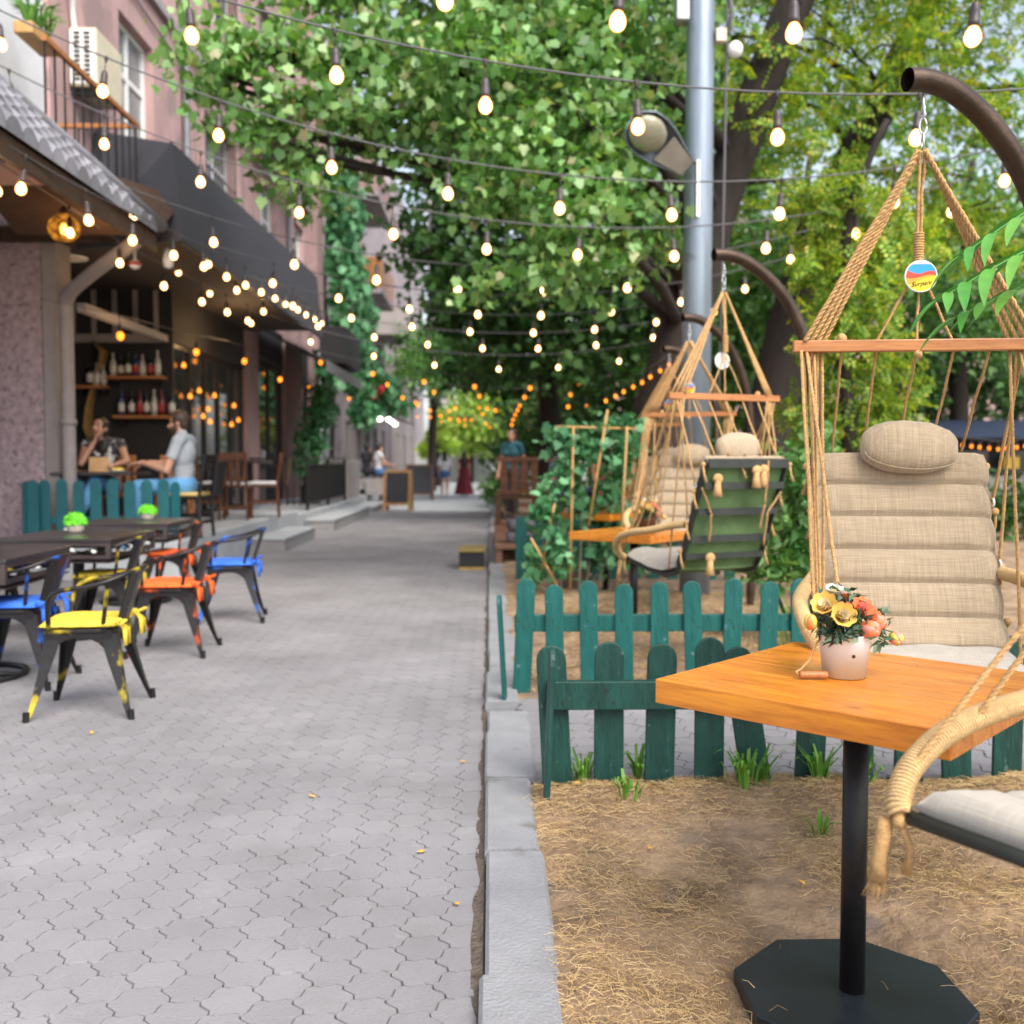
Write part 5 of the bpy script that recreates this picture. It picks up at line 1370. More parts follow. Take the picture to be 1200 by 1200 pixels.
# ------------------------------------------------------------------ coloured metal armchairs and dark tables on the paving
def metal_chair(col, loc, rz, label):
    """faces -Y locally"""
    m = M['cm_'+col]; cu = M['cu_'+col]
    t = thing('metal_armchair', label, 'chair', loc, rz, 'worn metal armchairs with coloured cushions')
    for sx in (-1,1):
        for sy in (-1,1):
            mb = MB(); n = 6; vs = []
            for i in range(n+1):
                u = i/n; z = .425*(1-u); e = .165+.075*u**1.3; w_ = .066*(1-u)**1.1+.017; d = .008
                cx, cy = sx*e, sy*e*(1.0 if sy < 0 else 1.12)
                # L-shaped folded sheet
                vs += [(cx-sx*w_, cy, z),(cx, cy, z),(cx, cy-sy*w_, z),(cx-sx*w_, cy-sy*d, z),(cx-sx*d, cy-sy*d, z),(cx-sx*d, cy-sy*w_, z)]
            fs = []
            for i in range(n):
                a = i*6
                for p, q in ((0,1),(1,2),(2,5),(5,4),(4,3),(3,0)): fs.append((a+p,a+q,a+6+q,a+6+p))
            fs.append((0,1,4,3)); fs.append((1,2,5,4)); fs.append((n*6,n*6+3,n*6+4,n*6+1)); fs.append((n*6+1,n*6+4,n*6+5,n*6+2))
            mb.add(vs, fs); lg = mb.build('leg', m, t)
            MB().tube([(sx*.238, sy*.238*(1 if sy < 0 else 1.12), .0),(sx*.236, sy*.236*(1 if sy < 0 else 1.12), .05)], .017, 8).build('foot', M['black'], lg)
    mb = MB()
    n = 14
    for ax in range(4):
        vs = []; fs = []
        for i in range(n+1):
            u = 2*i/n-1; x = .165*u; zl = .405-.115*(abs(u)**2.6)
            for yy in (.168,.160):
                for z in (.445, zl):
                    p = Vector((x, -yy, z)); p.rotate(Euler((0,0,PI/2*ax))); vs.append(tuple(p))
        for i in range(n):
            a = i*4; fs += [(a,a+4,a+5,a+1),(a+2,a+3,a+7,a+6),(a+1,a+5,a+7,a+3),(a,a+2,a+6,a+4)]
        mb.add(vs, fs)
    mb.build('apron', m, t)
    MB().prism([(.18*math.copysign(abs(math.cos(a))**.45, math.cos(a)), .18*math.copysign(abs(math.sin(a))**.45, math.sin(a))) for a in [2*PI*k/28 for k in range(28)]], 'z', .43, .452).build('seat', m, t, bevel=.006)
    rail = cr_path([(-.185,-.135,.45),(-.215,-.125,.60),(-.235,-.06,.655),(-.24,.06,.672),(-.225,.17,.70),(-.15,.255,.735),(0,.28,.745),(.15,.255,.735),(.225,.17,.70),(.24,.06,.672),(.235,-.06,.655),(.215,-.125,.60),(.185,-.135,.45)], 6)
    MB().tube(rail, .0125, 8).build('arm_rail', m, t, smooth=True)
    mb = MB(); mb.add([(-.115,.175,.45),(.115,.175,.45),(-.15,.262,.735),(.15,.262,.735),(-.05,.19,.45),(.05,.19,.45),(-.06,.283,.742),(.06,.283,.742)], [(0,4,6,2),(4,5,7,6),(5,1,3,7)])
    o = mb.build('backrest', m, t); s_ = o.modifiers.new('thick','SOLIDIFY'); s_.thickness = .008
    for s in (-1,1): MB().tube([(s*.17,.12,.45),(s*.226,.165,.70)], .011, 6).build('back_stay', m, t)
    mb = MB(); nx = 16; vs = []
    for sd in (1,0):
        for i in range(nx+1):
            for j in range(nx+1):
                u = 2*i/nx-1; v = 2*j/nx-1
                e = (1-abs(u)**6)*(1-abs(v)**6)
                x = .195*u*(1-.03*v*v); y = .195*v*(1-.03*u*u)
                z = .456+.012+(+.030*e**.3 + .006*noise.noise(Vector((u*2,v*2,len(label)))) if sd else -.012*e**.3)
                vs.append((x,y,z))
    K = (nx+1)**2; fs = []
    for i in range(nx):
        for j in range(nx):
            a = i*(nx+1)+j; fs.append((a,a+1,a+nx+2,a+nx+1)); fs.append((K+a,K+a+nx+1,K+a+nx+2,K+a+1))
    for i in range(nx):
        for (a, b) in ((i,i+1),(nx*(nx+1)+i,nx*(nx+1)+i+1),(i*(nx+1),(i+1)*(nx+1)),(i*(nx+1)+nx,(i+1)*(nx+1)+nx)):
            fs.append((a,b,K+b,K+a))
    mb.add(vs, fs)
    c = mb.build('cushion', cu, t, smooth=True)
    for s in (-1,1):
        mb = MB(); mb.ball((s*.17,.20,.485), .022, 8, 6)
        for q in (-.03,.025): mb.tube([(s*.17,.205,.485),(s*.17+q,.235,.45),(s*.17+q*1.3,.24,.37)], [.012,.016,.012], 6, flat=.4)
        mb.tube([(s*.17,.20,.485),(s*.17+.05*s,.24,.50),(s*.17+.07*s,.22,.48)], [.012,.016,.01], 6, flat=.5)
        mb.build('cushion_tie', cu, c, smooth=True)
    return t
cy = metal_chair('yellow', (-2.10,5.28,0), R(-84), 'worn metal armchair with yellow cushion nearest the camera')
cb = metal_chair('blue', (-2.78,5.95,0), R(-88), 'metal armchair with blue cushion tucked under the nearest dark table')
co = metal_chair('orange', (-2.17,6.88,0), R(-88), 'metal armchair with orange cushion and red-flecked legs on open paving')
dup(cb, (-2.13,8.28,0), R(-80), 'metal armchair with blue cushion farthest right on the paving')
dup(cy, (-2.83,7.45,0), R(-86), 'metal armchair with yellow cushion behind the orange and front yellow ones')
dup(co, (-2.9,9.2,0), R(-90), 'metal armchair with orange cushion tucked at the farthest dark table')
dup(cy, (-3.75,7.5,0), R(88), 'metal armchair with yellow cushion at the left side of the middle dark table')
dup(cb, (-3.55,5.75,0), R(85), 'metal armchair with blue cushion at the left edge beyond the nearest table')
def dark_table(loc, rz, label):
    t = thing('dark_table', label, 'table', loc, rz, 'dark square cafe tables on the paving')
    MB().box((-.42,-.46,.725),(.42,.46,.752)).build('tabletop', M['tabletop'], t, bevel=.006)
    mb = MB()
    for z in (.70,.61):
        mb.box((-.415,-.455,z),(.415,-.425,z+.0249)); mb.box((-.415,.425,z),(.415,.455,z+.0249)); mb.box((-.415,-.4249,z),(-.385,.4249,z+.0249)); mb.box((.385,-.4249,z),(.415,.4249,z+.0249))
    for sx in (-1,1):
        for sy in (-1,1): mb.box((sx*.40-.016,sy*.44-.016,.635),(sx*.40+.016,sy*.44+.016,.6999))
    mb.build('apron_frame', M['tframe'], t)
    cols = [M['white'], M['barwood'], M['c_jean']]
    for k in range(5):
        for (x, y) in ((.40, -.33+.165*k), (-.30+.15*k, -.44)):
            mb = MB(); mb.tube([(x-.0,y-.03,.665+.012*(k%2)),(x,y+.03,.655)], .012, 8); mb.build('cutlery_clip', cols[(k+(x > .39)) % 3 if k % 2 else 0], t, smooth=True)
    MB().box((-.41,-.45,.58),(.41,.45,.588)).build('tray_shelf', M['tframe'], t)
    mb = MB()
    for s in (-1,1): mb.tube([(0,s*.05,.02),(0,s*.05,.60)], .022, 8)
    mb.build('post', M['black'], t)
    ring = [(.30*math.cos(a), .30*math.sin(a), .018) for a in [2*PI*k/32 for k in range(33)]]
    mb = MB(); mb.tube(ring, .017, 8); mb.tube([(-.3,0,.018),(.3,0,.018)], .015, 6); mb.tube([(0,-.3,.018),(0,.3,.018)], .015, 6); mb.build('ring_foot', M['black'], t, smooth=True)
    return t
D0 = dark_table((-3.12,6.1,0), R(1), 'dark square table nearest the camera at the left edge')
dup(D0, (-3.08,7.6,0), R(-1), 'dark table in the middle of the row, bearing a bright green pot')
dup(D0, (-3.27,9.35,0), R(2), 'farthest dark table of the row, before the blue-teal pickets')
def green_pot(loc, label, s):
    t = thing('green_pot', label, 'plant pot', loc, 0, 'small pots of bright artificial grass')
    MB().lathe([(0,0),(.045,0),(.06,.02),(.066,.05),(.06,.07),(.0,.065)], n=20).build('bowl', M['pottery'], t, smooth=True)
    pts = []
    for k in range(1100):
        d = Vector((random.gauss(0,1),random.gauss(0,1),abs(random.gauss(0,1)))).normalized(); pts.append((d.x*.075, d.y*.075, .07+d.z*.065*s))
    pts = np.array(pts); leaves('turf', pts, .028, 'oval', M['fuzz'], t, up=0, droop=-.3, out=(pts-np.array([0,0,.06]))*22)
    return t
green_pot((at(75,0,7.75).x,7.75,.753), 'bright green grass pot on the middle dark table', 1.2)
green_pot((at(162,0,9.45).x,9.45,.753), 'bright green grass pot on the farthest dark table', .9)


# ------------------------------------------------------------------ things along the street
def a_board(loc, rz, fm, label, w_=.72, h=1.08):
    t = thing('chalkboard', label, 'sign board', loc, rz, 'chalkboard stands in the street')
    for s in (-1,1):
        Mx = Matrix.Translation((0,s*.24,0)) @ Matrix.Rotation(R(-11*s)*-1,4,'X')
        mb = MB(); mb.M = Mx
        mb.box((-w_/2,-.015,0),(-w_/2+.07,.015,h)); mb.box((w_/2-.07,-.015,0),(w_/2,.015,h)); mb.box((-w_/2+.0705,-.013,h-.07),(w_/2-.0705,.013,h)); mb.box((-w_/2+.0705,-.013,.16),(w_/2-.0705,.013,.22))
        f = mb.build('board_frame', fm, t)
        mb = MB(); mb.M = Mx; mb.box((-w_/2+.0705,-.008,.2205),(w_/2-.0705,.008,h-.0705)); mb.build('slate', M['blackboard'], f)
b = at(466,597,26); fm = mat('coloured board frame', (.35,.16,.05), .6, var=.3, dirt=((.25,.3,.1), 12, .55))
a_board((b.x, 26.2, 0), R(-6), fm, 'chalkboard stand with speckled wooden frame, nearer of the two')
b = at(492,585,34); a_board((b.x, 34, 0), R(14), M['brownwood'], 'chalkboard stand with reddish frame, farther of the two', .9, 1.2)
t = thing('step_box', 'dark box step with yellow edges at the kerb side', 'step', (-.18,12.3,0))
MB().box((-.2,-.25,.03),(.1,.3,.21)).build('body', M['darkwall'], t); MB().box((-.21,-.27,.211),(.11,.31,.25)).build('tread', mat('mustard edge', (.25,.19,.06), .7), t, bevel=.005); MB().box((-.2,-.26,0),(.1,.3,.029)).build('base', mat('mustard base', (.4,.27,.05), .7), t)
t = thing('wooden_deck', 'low brown wooden deck at the garden edge', 'deck', (.5,13.6,0))
mb = MB(); mb.box((-.45,-1.3,.22),(1.9,4,.27)); mb.build('boards', M['deckwood'], t, bevel=.008); mb = MB()
for x in (-.4,1.8): mb.box((x-.04,-1.26,-.02),(x+.04,-1.18,.219)); mb.box((x-.04,2,-.02),(x+.04,2.08,.219))
mb.build('post', M['deckwood'], t)
def bench(loc, rz, label, w_=1.1):
    t = thing('wooden_bench', label, 'bench', loc, rz, 'brown wooden benches on the deck')
    MB().box((-w_/2,-.22,.42),(w_/2,.22,.47)).build('seat', M['brownwood'], t, bevel=.006)
    mb = MB()
    for k in range(int(w_/.16)): mb.box((-w_/2+.03+.16*k,.21,.56),(-w_/2+.14+.16*k,.24,1.02))
    mb.box((-w_/2,.2,1.021),(w_/2,.26,1.09)); mb.box((-w_/2,.2,.5),(w_/2,.25,.559)); mb.build('backrest', M['brownwood'], t)
    for s in (-1,1):
        for q in (-1,1): MB().box((s*(w_/2-.05)-.035,q*.2-.03,0),(s*(w_/2-.05)+.035,q*.2+.03,.419 if q < 0 else .499)).build('leg', M['brownwood'], t)
    return t
bn = bench((.42,16.3,.27), R(182), 'brown slatted bench end seen from behind on the near deck', .7)
dup(bn, (.6,19.4,.0), R(90), 'brown slatted bench farther back on the deck edge')
dup(bn, (1.75,13.2,.27), R(0), 'brown slatted bench behind the climbing vine')
dup(bn, (2.6,14.6,.1), R(-40), 'brown slatted bench near the dark trunk')
t = thing('garden_table', 'dark garden table with papers behind the climbing vine', 'table', (1.35,14.2,.27)); MB().box((-.7,-.35,.72),(.7,.35,.76)).build('tabletop', M['tabletop'], t); 
for x in (-.6,.6): MB().box((x-.04,-.3,0),(x+.04,.3,.719)).build('leg', M['brownwood'], t)
tag(MB().box((-.12,-.01,0),(.12,.01,.3)).build('menu_card', M['white'], loc=(1.22,14.0,1.032), rot=(R(-10),0,0)), 'white menu card standing on the garden table', 'menu card')
tag(MB().box((-.1,-.08,0),(.1,.08,.22)).build('paper_bag', mat('paper bag', (.5,.25,.14), .8), loc=(1.5,14.05,1.032)), 'brown paper bag on the garden table', 'bag')
for k, (x, y, z, lb) in enumerate([(.32,12.75,.27,'grey seat cushion lying on the near deck corner, lower'),(.34,12.8,.42,'grey seat cushion lying on top of another on the deck')]):
    o = MB().box((-.13,-.2,0),(.2,.2,.14)).build('seat_cushion', mat('grey cushion', (.11,.10,.12), .9, bump=.3, bscale=12), loc=(x,y,z), rot=(0,0,.1*k), bevel=.05); tag(o, lb, 'cushion', 'grey cushions on the deck')
tag(MB().ball((0,0,.25), (.42,.4,.27), 16, 10).build('bean_bag', mat('dark grey bean bag', (.045,.042,.05), .9, bump=.3, bscale=10), loc=(.95,11.5,0), smooth=True), 'dark grey bean bag behind the far teal pickets', 'bean bag')
t = thing('grindstone_cone', 'pale conical stone on the soil below the vines', 'stone', (.85,9.9,.03)); 
MB().lathe([(0,.32),(.05,.3),(.2,.0),(.0,0)], n=12).build('stone', M['barklight'], t, smooth=True)

# climbing vines on bamboo canes
t = thing('climbing_vine', 'climbing vine with pale green leaves on bamboo canes by the deck', 'climbing plant', (.85,9.3,.02)); vo = t.location
mb = MB()
for (a, b_) in (((655,690,9.2),(622,690-60,9.2)),((690,616,9.2),(712,480,9.2)),((630,690,9.3),(650,590,9.25)),((652,500,9.3),(765,503,9.5)),((725,690,9.3),(735,500,9.3)),((668,690,9.3),(672,500,9.3))):
    mb.tube([at(*a)-vo, at(*b_)-vo], .011, 7)
mb.build('cane', M['bamboo'], t, smooth=True)
cl = [C(640,600,9.3,.16,.2,.35),C(650,650,9.3,.18,.25,.3),C(665,560,9.4,.2,.25,.3),C(690,520,9.4,.28,.25,.25),C(660,515,9.5,.22,.25,.2),C(720,560,9.5,.2,.25,.35),C(735,520,9.6,.2,.25,.25),C(700,640,9.6,.32,.25,.28),C(755,650,9.6,.22,.25,.2),C(720,500,9.6,.25,.2,.18),C(625,660,9.2,.1,.2,.25),C(680,590,9.5,.2,.2,.25),C(720,620,9.6,.2,.2,.3)]
leaves('foliage', clump_pts([((Vector(c)-vo)[:], r) for c, r in cl], 1500, .6), .085, 'maple', M['leafivy'], t, droop=.5)
mb = MB()
for c, r in cl:
    c = Vector(c)-vo; q = Vector((c.x*.7+random.uniform(-.1,.1), c.y, 0)); mb.tube([q, q.lerp(c,.5)+Vector((random.uniform(-.1,.1),0,0)), c], [.009,.006,.003], 5)
mb.build('stem', M['barklight'], t)

# ------------------------------------------------------------------ buildings farther along the left side
def far_building(name, label, wm, X, y0, y1, H, win, bal, ground=True):
    t = thing(name, label, 'building', (X, (y0+y1)/2, 0)); c = t.location
    mb = MB(); wallgrid(mb, 0, .4, y0-c.y, y1-c.y, 0, H, [(a-c.y,b-c.y,z0,z1) for a,b,z0,z1 in win]); mb.build('wall', M[wm], t)
    for (a,b,z0,z1) in win:
        f = .09
        bx = [((X-.2,a,z0),(X+.05,a+f,z1)),((X-.2,b-f,z0),(X+.05,b,z1)),((X-.2,a+f,z1-f),(X+.05,b-f,z1)),((X-.2,a+f,z0),(X+.05,b-f,z0+f)),((X-.15,(a+b)/2-.04,z0+f),(X-.06,(a+b)/2+.04,z1-f))]
        o = bpart('window', M['trim'], bx, t, t); bpart('pane', M['glass'], [((X-.16,a+.02,z0+.02),(X-.151,b-.02,z1-.02))], o, t)
    for (a, b, z, dep, sol) in bal:
        balcony(t, X, a, b, z, dep, .95, mslab='lilac', solid=sol)
    return t
far_building('apartment_building', 'lilac grey building with framed windows and balconies beyond the ivy', 'lilac', -4.75, 31.2, 47, 14,
    [(32.2,34.2,3.7,5.9),(35.6,37.4,3.2,5.6),(39,40.6,3.2,5.6),(42.5,44,3.2,5.6),(33,34.6,7.4,9.4),(37.5,39,7.4,9.4),(42,43.6,7.4,9.4),(33,34.2,.6,2.7),(35.6,36.8,.6,2.7),(38.4,39.6,.6,2.7),(41,42.2,.6,2.7),(44,45.4,.6,2.7)],
    [(32.0,36.0,6.7,1.35,'barwood'),(31.6,36,9.6,1.3,'column'),(41.5,45.5,6.6,1.4,'trim')])
far_building('apartment_building', 'farthest pale building with balconies at the end of the left row', 'lilac', -4.6, 47.2, 70, 15,
    [(49,51,3.4,5.6),(53,55,3.4,5.6),(58,60,3.4,5.6),(50,52,7.4,9.4),(57,59,7.4,9.4),(49,50.4,.4,2.7),(53,54.4,.4,2.7),(58,59.4,.4,2.7)],
    [(48.5,53,6.4,1.5,'trim'),(56,60,6.4,1.5,'column')])
t = thing('shop_awning', 'pale awning edge over the far shop fronts', 'awning', (-3.9, 38, 3))
mb = MB(); mb.add([(-.8,-3,.25),(-.8,4,.25),(.75,4,-.25),(.75,-3,-.25)], [(0,1,2,3)]); o = mb.build('cloth', M['gutter'], t, fix=False); s_ = o.modifiers.new('t','SOLIDIFY'); s_.thickness = .05
for k, (px, py, d) in enumerate([(436,492,30),(445,491,32),(455,491,33),(459,494,33.6),(463,497,34.2)]):
    p = at(px, py, d); tag(MB().ball((0,0,0), (.085,.085,.07), 10, 8).build('shop_lamp', M['whitelamp'], loc=p, smooth=True), 'round white lamp over the far shop front, %s from the left' % ordn[k], 'lamp', 'white lamps over the far shop front')
mb = MB(); mb.box((-1.2,-1.2,0),(1.2,1.2,30)); t = thing('tower_block', 'dark tower block far down the street', 'building', (at(514,500,110).x, 112, 0)); mb.build('wall', M['trim'], t)
mb = MB()
for k in range(9): mb.box((-1.0,-1.24,2+3*k),(1.0,-1.205,4+3*k))
mb.build('window_band', M['glass'], t)
tag(MB().box((-6,-.2,0),(1.5,.2,2.3)).build('garden_wall', M['whitewall'], loc=(-1.5,62,0)), 'pale low wall closing the far end of the street', 'wall')
# ivy on the corner of the pink building
t = thing('ivy', 'thick green ivy climbing the end of the pink building', 'climbing plant', (-4.6, 28.6, 0)); vo = t.location
cl = []
for (px, py, d, rx, rz) in [(395,185,28,.4,.7),(398,225,28,.45,.8),(402,270,28.3,.5,.8),(404,315,28.3,.5,.8),(410,360,28.4,.5,.7),(418,400,28.6,.4,.6),(430,430,29,.45,.6),(420,450,28.5,.4,.4),(440,455,30,.6,.45),(385,430,27.5,.3,.4),(392,150,28.2,.3,.4),(415,330,29,.4,.7),(412,250,29,.35,.7),(455,470,31,.6,.35),(425,480,29,.4,.4),(420,375,29.5,.5,.6)]:
    cl.append(((at(px,py,d)-vo)[:], (rx,.8,rz)))
leaves('foliage', clump_pts(cl, 5200, .6), .24, 'maple', M['leafivy'], t, droop=.8, up=.1, out=np.array([1.0,-.6,0]))
mb = MB(); mb.tube([(.1,0,0),(.15,.1,3),(.0,-.2,6),(.1,0,9)], [.08,.07,.05,.03], 7); mb.tube([(.1,.1,2.5),(.3,.6,4.5),(.3,1,6)], [.05,.04,.02], 6); mb.build('stem', M['bark'], t)
mb = MB()
for k in range(9): mb.ball(at(440+random.uniform(-8,6),458+random.uniform(-6,6),29.2)-vo, .13, 6, 5)
mb.build('red_flowers', mat('red flowers', (.6,.02,.03), .6), t)
t = thing('potted_plant', 'leafy green plant standing inside the railing', 'plant', (-4.0, 22.6, .35)); vo = t.location
cl = [((0,0,1.3),(.35,.5,.5)),((.1,.3,1.9),(.3,.4,.45)),((-.1,-.3,.9),(.25,.3,.3)),((.15,1.2,2.2),(.3,.5,.4)),((.2,.2,2.5),(.25,.4,.3))]
leaves('foliage', clump_pts(cl, 900), .2, 'oval', M['leafivy'], t); MB().lathe([(0,0),(.2,0),(.26,.4),(.0,.38)], n=14).build('pot', M['darkwall'], t); MB().tube([(0,0,.3),(0,.05,1.3),(.1,.2,2.4)], .03, 6).build('stem', M['bark'], t)

# ------------------------------------------------------------------ people
def capsule(mb, a, b, ra, rb, n=10):
    a = Vector(a); b = Vector(b); d = b-a; L = d.length
    if L < 1e-6: mb.ball(a, ra, n, 7); return
    d.normalize(); pts = []; rs = []
    for k in range(4): th = PI/2*(k/4); pts.append(a-d*ra*math.cos(th)); rs.append(max(ra*math.sin(th), .001))
    for k in range(5): u = k/4; pts.append(a.lerp(b,u)); rs.append(ra*(1-u)+rb*u)
    for k in range(1,5): th = PI/2*(k/4); pts.append(b+d*rb*math.sin(th)); rs.append(max(rb*math.cos(th), .001))
    mb.tube(pts, rs, n)
PSCALE = {}
def person(label, loc, yaw, J, hair, clothes, skin='skin', voxel=.012, look=(0,0), group=None, shirt_sleeve='short', female=False, hand_dirs=(None,None), hairstyle='short', skirt=None):
    """local: x = person's left, y = forward, z = up; J holds joints"""
    t = thing('person', label, 'person', loc, yaw, group)
    V = {k: Vector(v) for k, v in J.items()}
    mb = MB(); segs = []
    def cap(a, b, ra, rb, nm): capsule(mb, a, b, ra, rb); segs.append((Vector(a), Vector(b), nm))
    f = .9 if female else 1.0
    pe, ch, nk, hd = V['pelvis'], V['chest'], V['neck'], V['head']
    shv = (V['sh_l']-V['sh_r']); shd = shv.normalized(); hv = (V['hip_l']-V['hip_r'])
    spine = (ch-pe).normalized()
    fw = spine.cross(shd)*-1
    Mr = Matrix((shd, shd.cross(spine)*-1, spine)).transposed()
    mb.ball(ch, (.165*f,.105*f,.19), 16, 10, Mr); segs.append((ch-spine*.1, ch+spine*.12, 'torso'))
    mb.ball(pe.lerp(ch,.5), (.135*f,.095*f,.2), 16, 10, Mr); segs.append((pe.lerp(ch,.3), pe.lerp(ch,.7), 'torso'))
    mb.ball(pe, (.165,.115,.125), 16, 10, Mr); segs.append((pe-spine*.03, pe+spine*.05, 'hips'))
    if female: 
        for s in (-1,1): mb.ball(ch+shd*.07*s+Mr@Vector((0,.075,-.02)), .06, 10, 8)
    cap(V['sh_l'].lerp(V['sh_r'],.12)+spine*.015, V['sh_r'].lerp(V['sh_l'],.12)+spine*.015, .055*f, .055*f, 'torso')
    cap(nk-spine*.04, hd-Vector((0,0,.06)), .056*f, .05*f, 'neck')
    for s in ('l','r'):
        cap(V['sh_'+s], V['el_'+s], .054*f, .042*f, 'uarm_'+s); cap(V['el_'+s], V['wr_'+s], .042*f, .027*f, 'farm_'+s)
        cap(V['hip_'+s], V['kn_'+s], .085, .057, 'thigh_'+s); cap(V['kn_'+s], V['an_'+s], .057, .037, 'shin_'+s)
        cap(V['an_'+s]+Vector((0,0,-.03)), V['toe_'+s], .04, .028, 'foot_'+s)
    # head with face
    Rh = Euler((R(look[1]), 0, R(look[0]))).to_matrix()
    def H(p): return hd+Rh@Vector(p)
    mb.ball(hd+Rh@Vector((0,-.012,.03)), (.076,.094,.088), 16, 12, Rh); mb.ball(hd+Rh@Vector((0,.02,-.035)), (.06,.066,.078), 14, 10, Rh)
    mb.ball(H((0,.05,-.098)), (.028,.026,.022), 8, 6, Rh)
    capsule(mb, H((0,.082,.012)), H((0,.106,-.028)), .010, .017, 8)
    for s in (-1,1): mb.ball(H((s*.075,-.012,-.012)), (.011,.02,.032), 8, 6, Rh); mb.ball(H((s*.04,.058,-.025)), (.024,.02,.022), 8, 6, Rh)
    segs.append((H((0,0,.05)), H((0,.02,-.08)), 'head'))
    # hands
    for s, hdv in zip(('l','r'), hand_dirs):
        w_ = V['wr_'+s]; d = (w_-V['el_'+s]).normalized() if hdv is None else Vector(hdv).normalized()
        sgn = 1 if s == 'l' else -1
        side = d.cross(Vector((0,0,1)));
        if side.length < .2: side = Vector((0,1,0))
        side.normalize(); nrm = side.cross(d)
        kn = w_+d*.085
        for q in (-.026,-.009,.009,.026):
            capsule(mb, w_+side*q*.5, kn+side*q, .018, .013, 8)
        for q, L in zip((-.030,-.010,.010,.030), (.058,.078,.074,.062)):
            a = kn+side*q; b = a+d*L*.5-nrm*.008; c = b+d*L*.42-nrm*.024
            capsule(mb, a, b, .0105, .0098, 7); capsule(mb, b, c, .0095, .008, 7)
        tb = w_+d*.03-side*.03; capsule(mb, tb, tb-side*.025+d*.035, .013, .011, 7); capsule(mb, tb-side*.025+d*.035, tb-side*.028+d*.065-nrm*.01, .0105, .009, 7)
        segs.append((w_, kn+d*.08, 'hand_'+s))
    tmp = mb.build('body', M[skin])
    rm = tmp.modifiers.new('r','REMESH'); rm.mode = 'VOXEL'; rm.voxel_size = voxel; rm.use_smooth_shade = True
    smm = tmp.modifiers.new('s','SMOOTH'); smm.factor = .5; smm.iterations = 3
    dg = bpy.context.evaluated_depsgraph_get()
    me = bpy.data.meshes.new_from_object(tmp.evaluated_get(dg)); bpy.data.objects.remove(tmp)
    me.name = 'body'; me.materials.clear(); me.materials.append(M[skin])
    body = bpy.data.objects.new('body', me); COL.objects.link(body); body.parent = t
    me.polygons.foreach_set('use_smooth', [True]*len(me.polygons))
    nv = len(me.vertices); co = np.empty(nv*3, dtype=np.float32); me.vertices.foreach_get('co', co); co = co.reshape(-1,3)
    no = np.empty(nv*3, dtype=np.float32); me.vertices.foreach_get('normal', no); no = no.reshape(-1,3)
    best = np.full(nv, 1e9); lab = np.zeros(nv, dtype=int); par = np.zeros(nv)
    for k, (a, b, nm) in enumerate(segs):
        a_ = np.array(a); d_ = np.array(b)-a_; u = np.clip(((co-a_)@d_)/max(1e-9, d_@d_), 0, 1)
        q = np.linalg.norm(co-(a_+u[:,None]*d_), axis=1)
        rad = {'torso':.13,'hips':.13,'neck':.05,'head':.09}.get(nm.split('_')[0], .06 if 'thigh' in nm else .04)
        q = q-rad
        mk = q < best; best[mk] = q[mk]; lab[mk] = k; par[mk] = u[mk]
    names = [s[2] for s in segs]
    # clothes: the covered part of the body surface, pushed outwards
    for (nm, m, cover, th) in clothes:
        ok = np.zeros(nv, dtype=bool)
        for k, sn in enumerate(names):
            for c, (u0, u1) in cover.items():
                if sn.startswith(c): ok |= (lab == k) & (par >= u0-1e-6) & (par <= u1+1e-6)
        idx = {}; vs = []; fs = []
        for p in me.polygons:
            vv = list(p.vertices)
            if all(ok[i] for i in vv):
                f_ = []
                for i in vv:
                    if i not in idx:
                        wv = .006*noise.noise(Vector(co[i])*9)
                        idx[i] = len(vs); vs.append(tuple(co[i]+no[i]*(th+wv)))
                    f_.append(idx[i])
                fs.append(f_)
        if fs:
            m2 = MB(); m2.v = vs; m2.f = fs; m2.mi = [0]*len(fs)
            o = m2.build(nm, M[m], t, smooth=True, fix=False); s_ = o.modifiers.new('thick','SOLIDIFY'); s_.thickness = .006; s_.offset = -1
    if skirt:
        m2 = MB(); c0 = pe+Vector((0,0,skirt[1])); 
        prof = [(skirt[2]+(skirt[3]-skirt[2])*u**1.2, skirt[1]+(skirt[4]-skirt[1])*u) for u in [k/10 for k in range(11)]]
        n = 40; vs = []; fs = []
        for (r_, z) in prof:
            for j in range(n):
                a = 2*PI*j/n; rr = r_*(1+.07*math.sin(a*8)*((skirt[1]-z)/(skirt[1]-skirt[4])))
                vs.append((pe.x+rr*1.15*math.cos(a), pe.y+rr*.9*math.sin(a), pe.z+z))
        for i in range(10):
            for j in range(n): fs.append((i*n+j, i*n+(j+1)%n, (i+1)*n+(j+1)%n, (i+1)*n+j))
        m2.add(vs, fs); m2.build('skirt', M[skirt[0]], t, smooth=True)
    # hair
    m2 = MB()
    m2.ball(hd+Rh@Vector((0,-.022,.038)), (.086,.100,.094), 18, 12, Rh)
    if hairstyle == 'short':
        m2.ball(hd+Rh@Vector((0,.005,.075)), (.074,.088,.055), 14, 8, Rh); m2.ball(hd+Rh@Vector((0,-.055,-.02)), (.068,.05,.06), 12, 8, Rh)
    elif hairstyle == 'bun':
        m2.ball(hd+Rh@Vector((0,-.10,.07)), .045, 10, 8); m2.ball(hd+Rh@Vector((0,-.04,0)), (.08,.075,.08), 12, 8, Rh)
    else:
        m2.ball(hd+Rh@Vector((0,-.045,-.02)), (.085,.075,.10), 14, 10, Rh)
        m2.ball(hd+Rh@Vector((0,-.075,-.16)), (.095,.055,.16), 14, 10, Rh)
        if hairstyle == 'verylong': m2.ball(hd+Rh@Vector((0,-.09,-.27)), (.10,.05,.17), 14, 10, Rh)
    hm = m2.build('hair', M[hair])
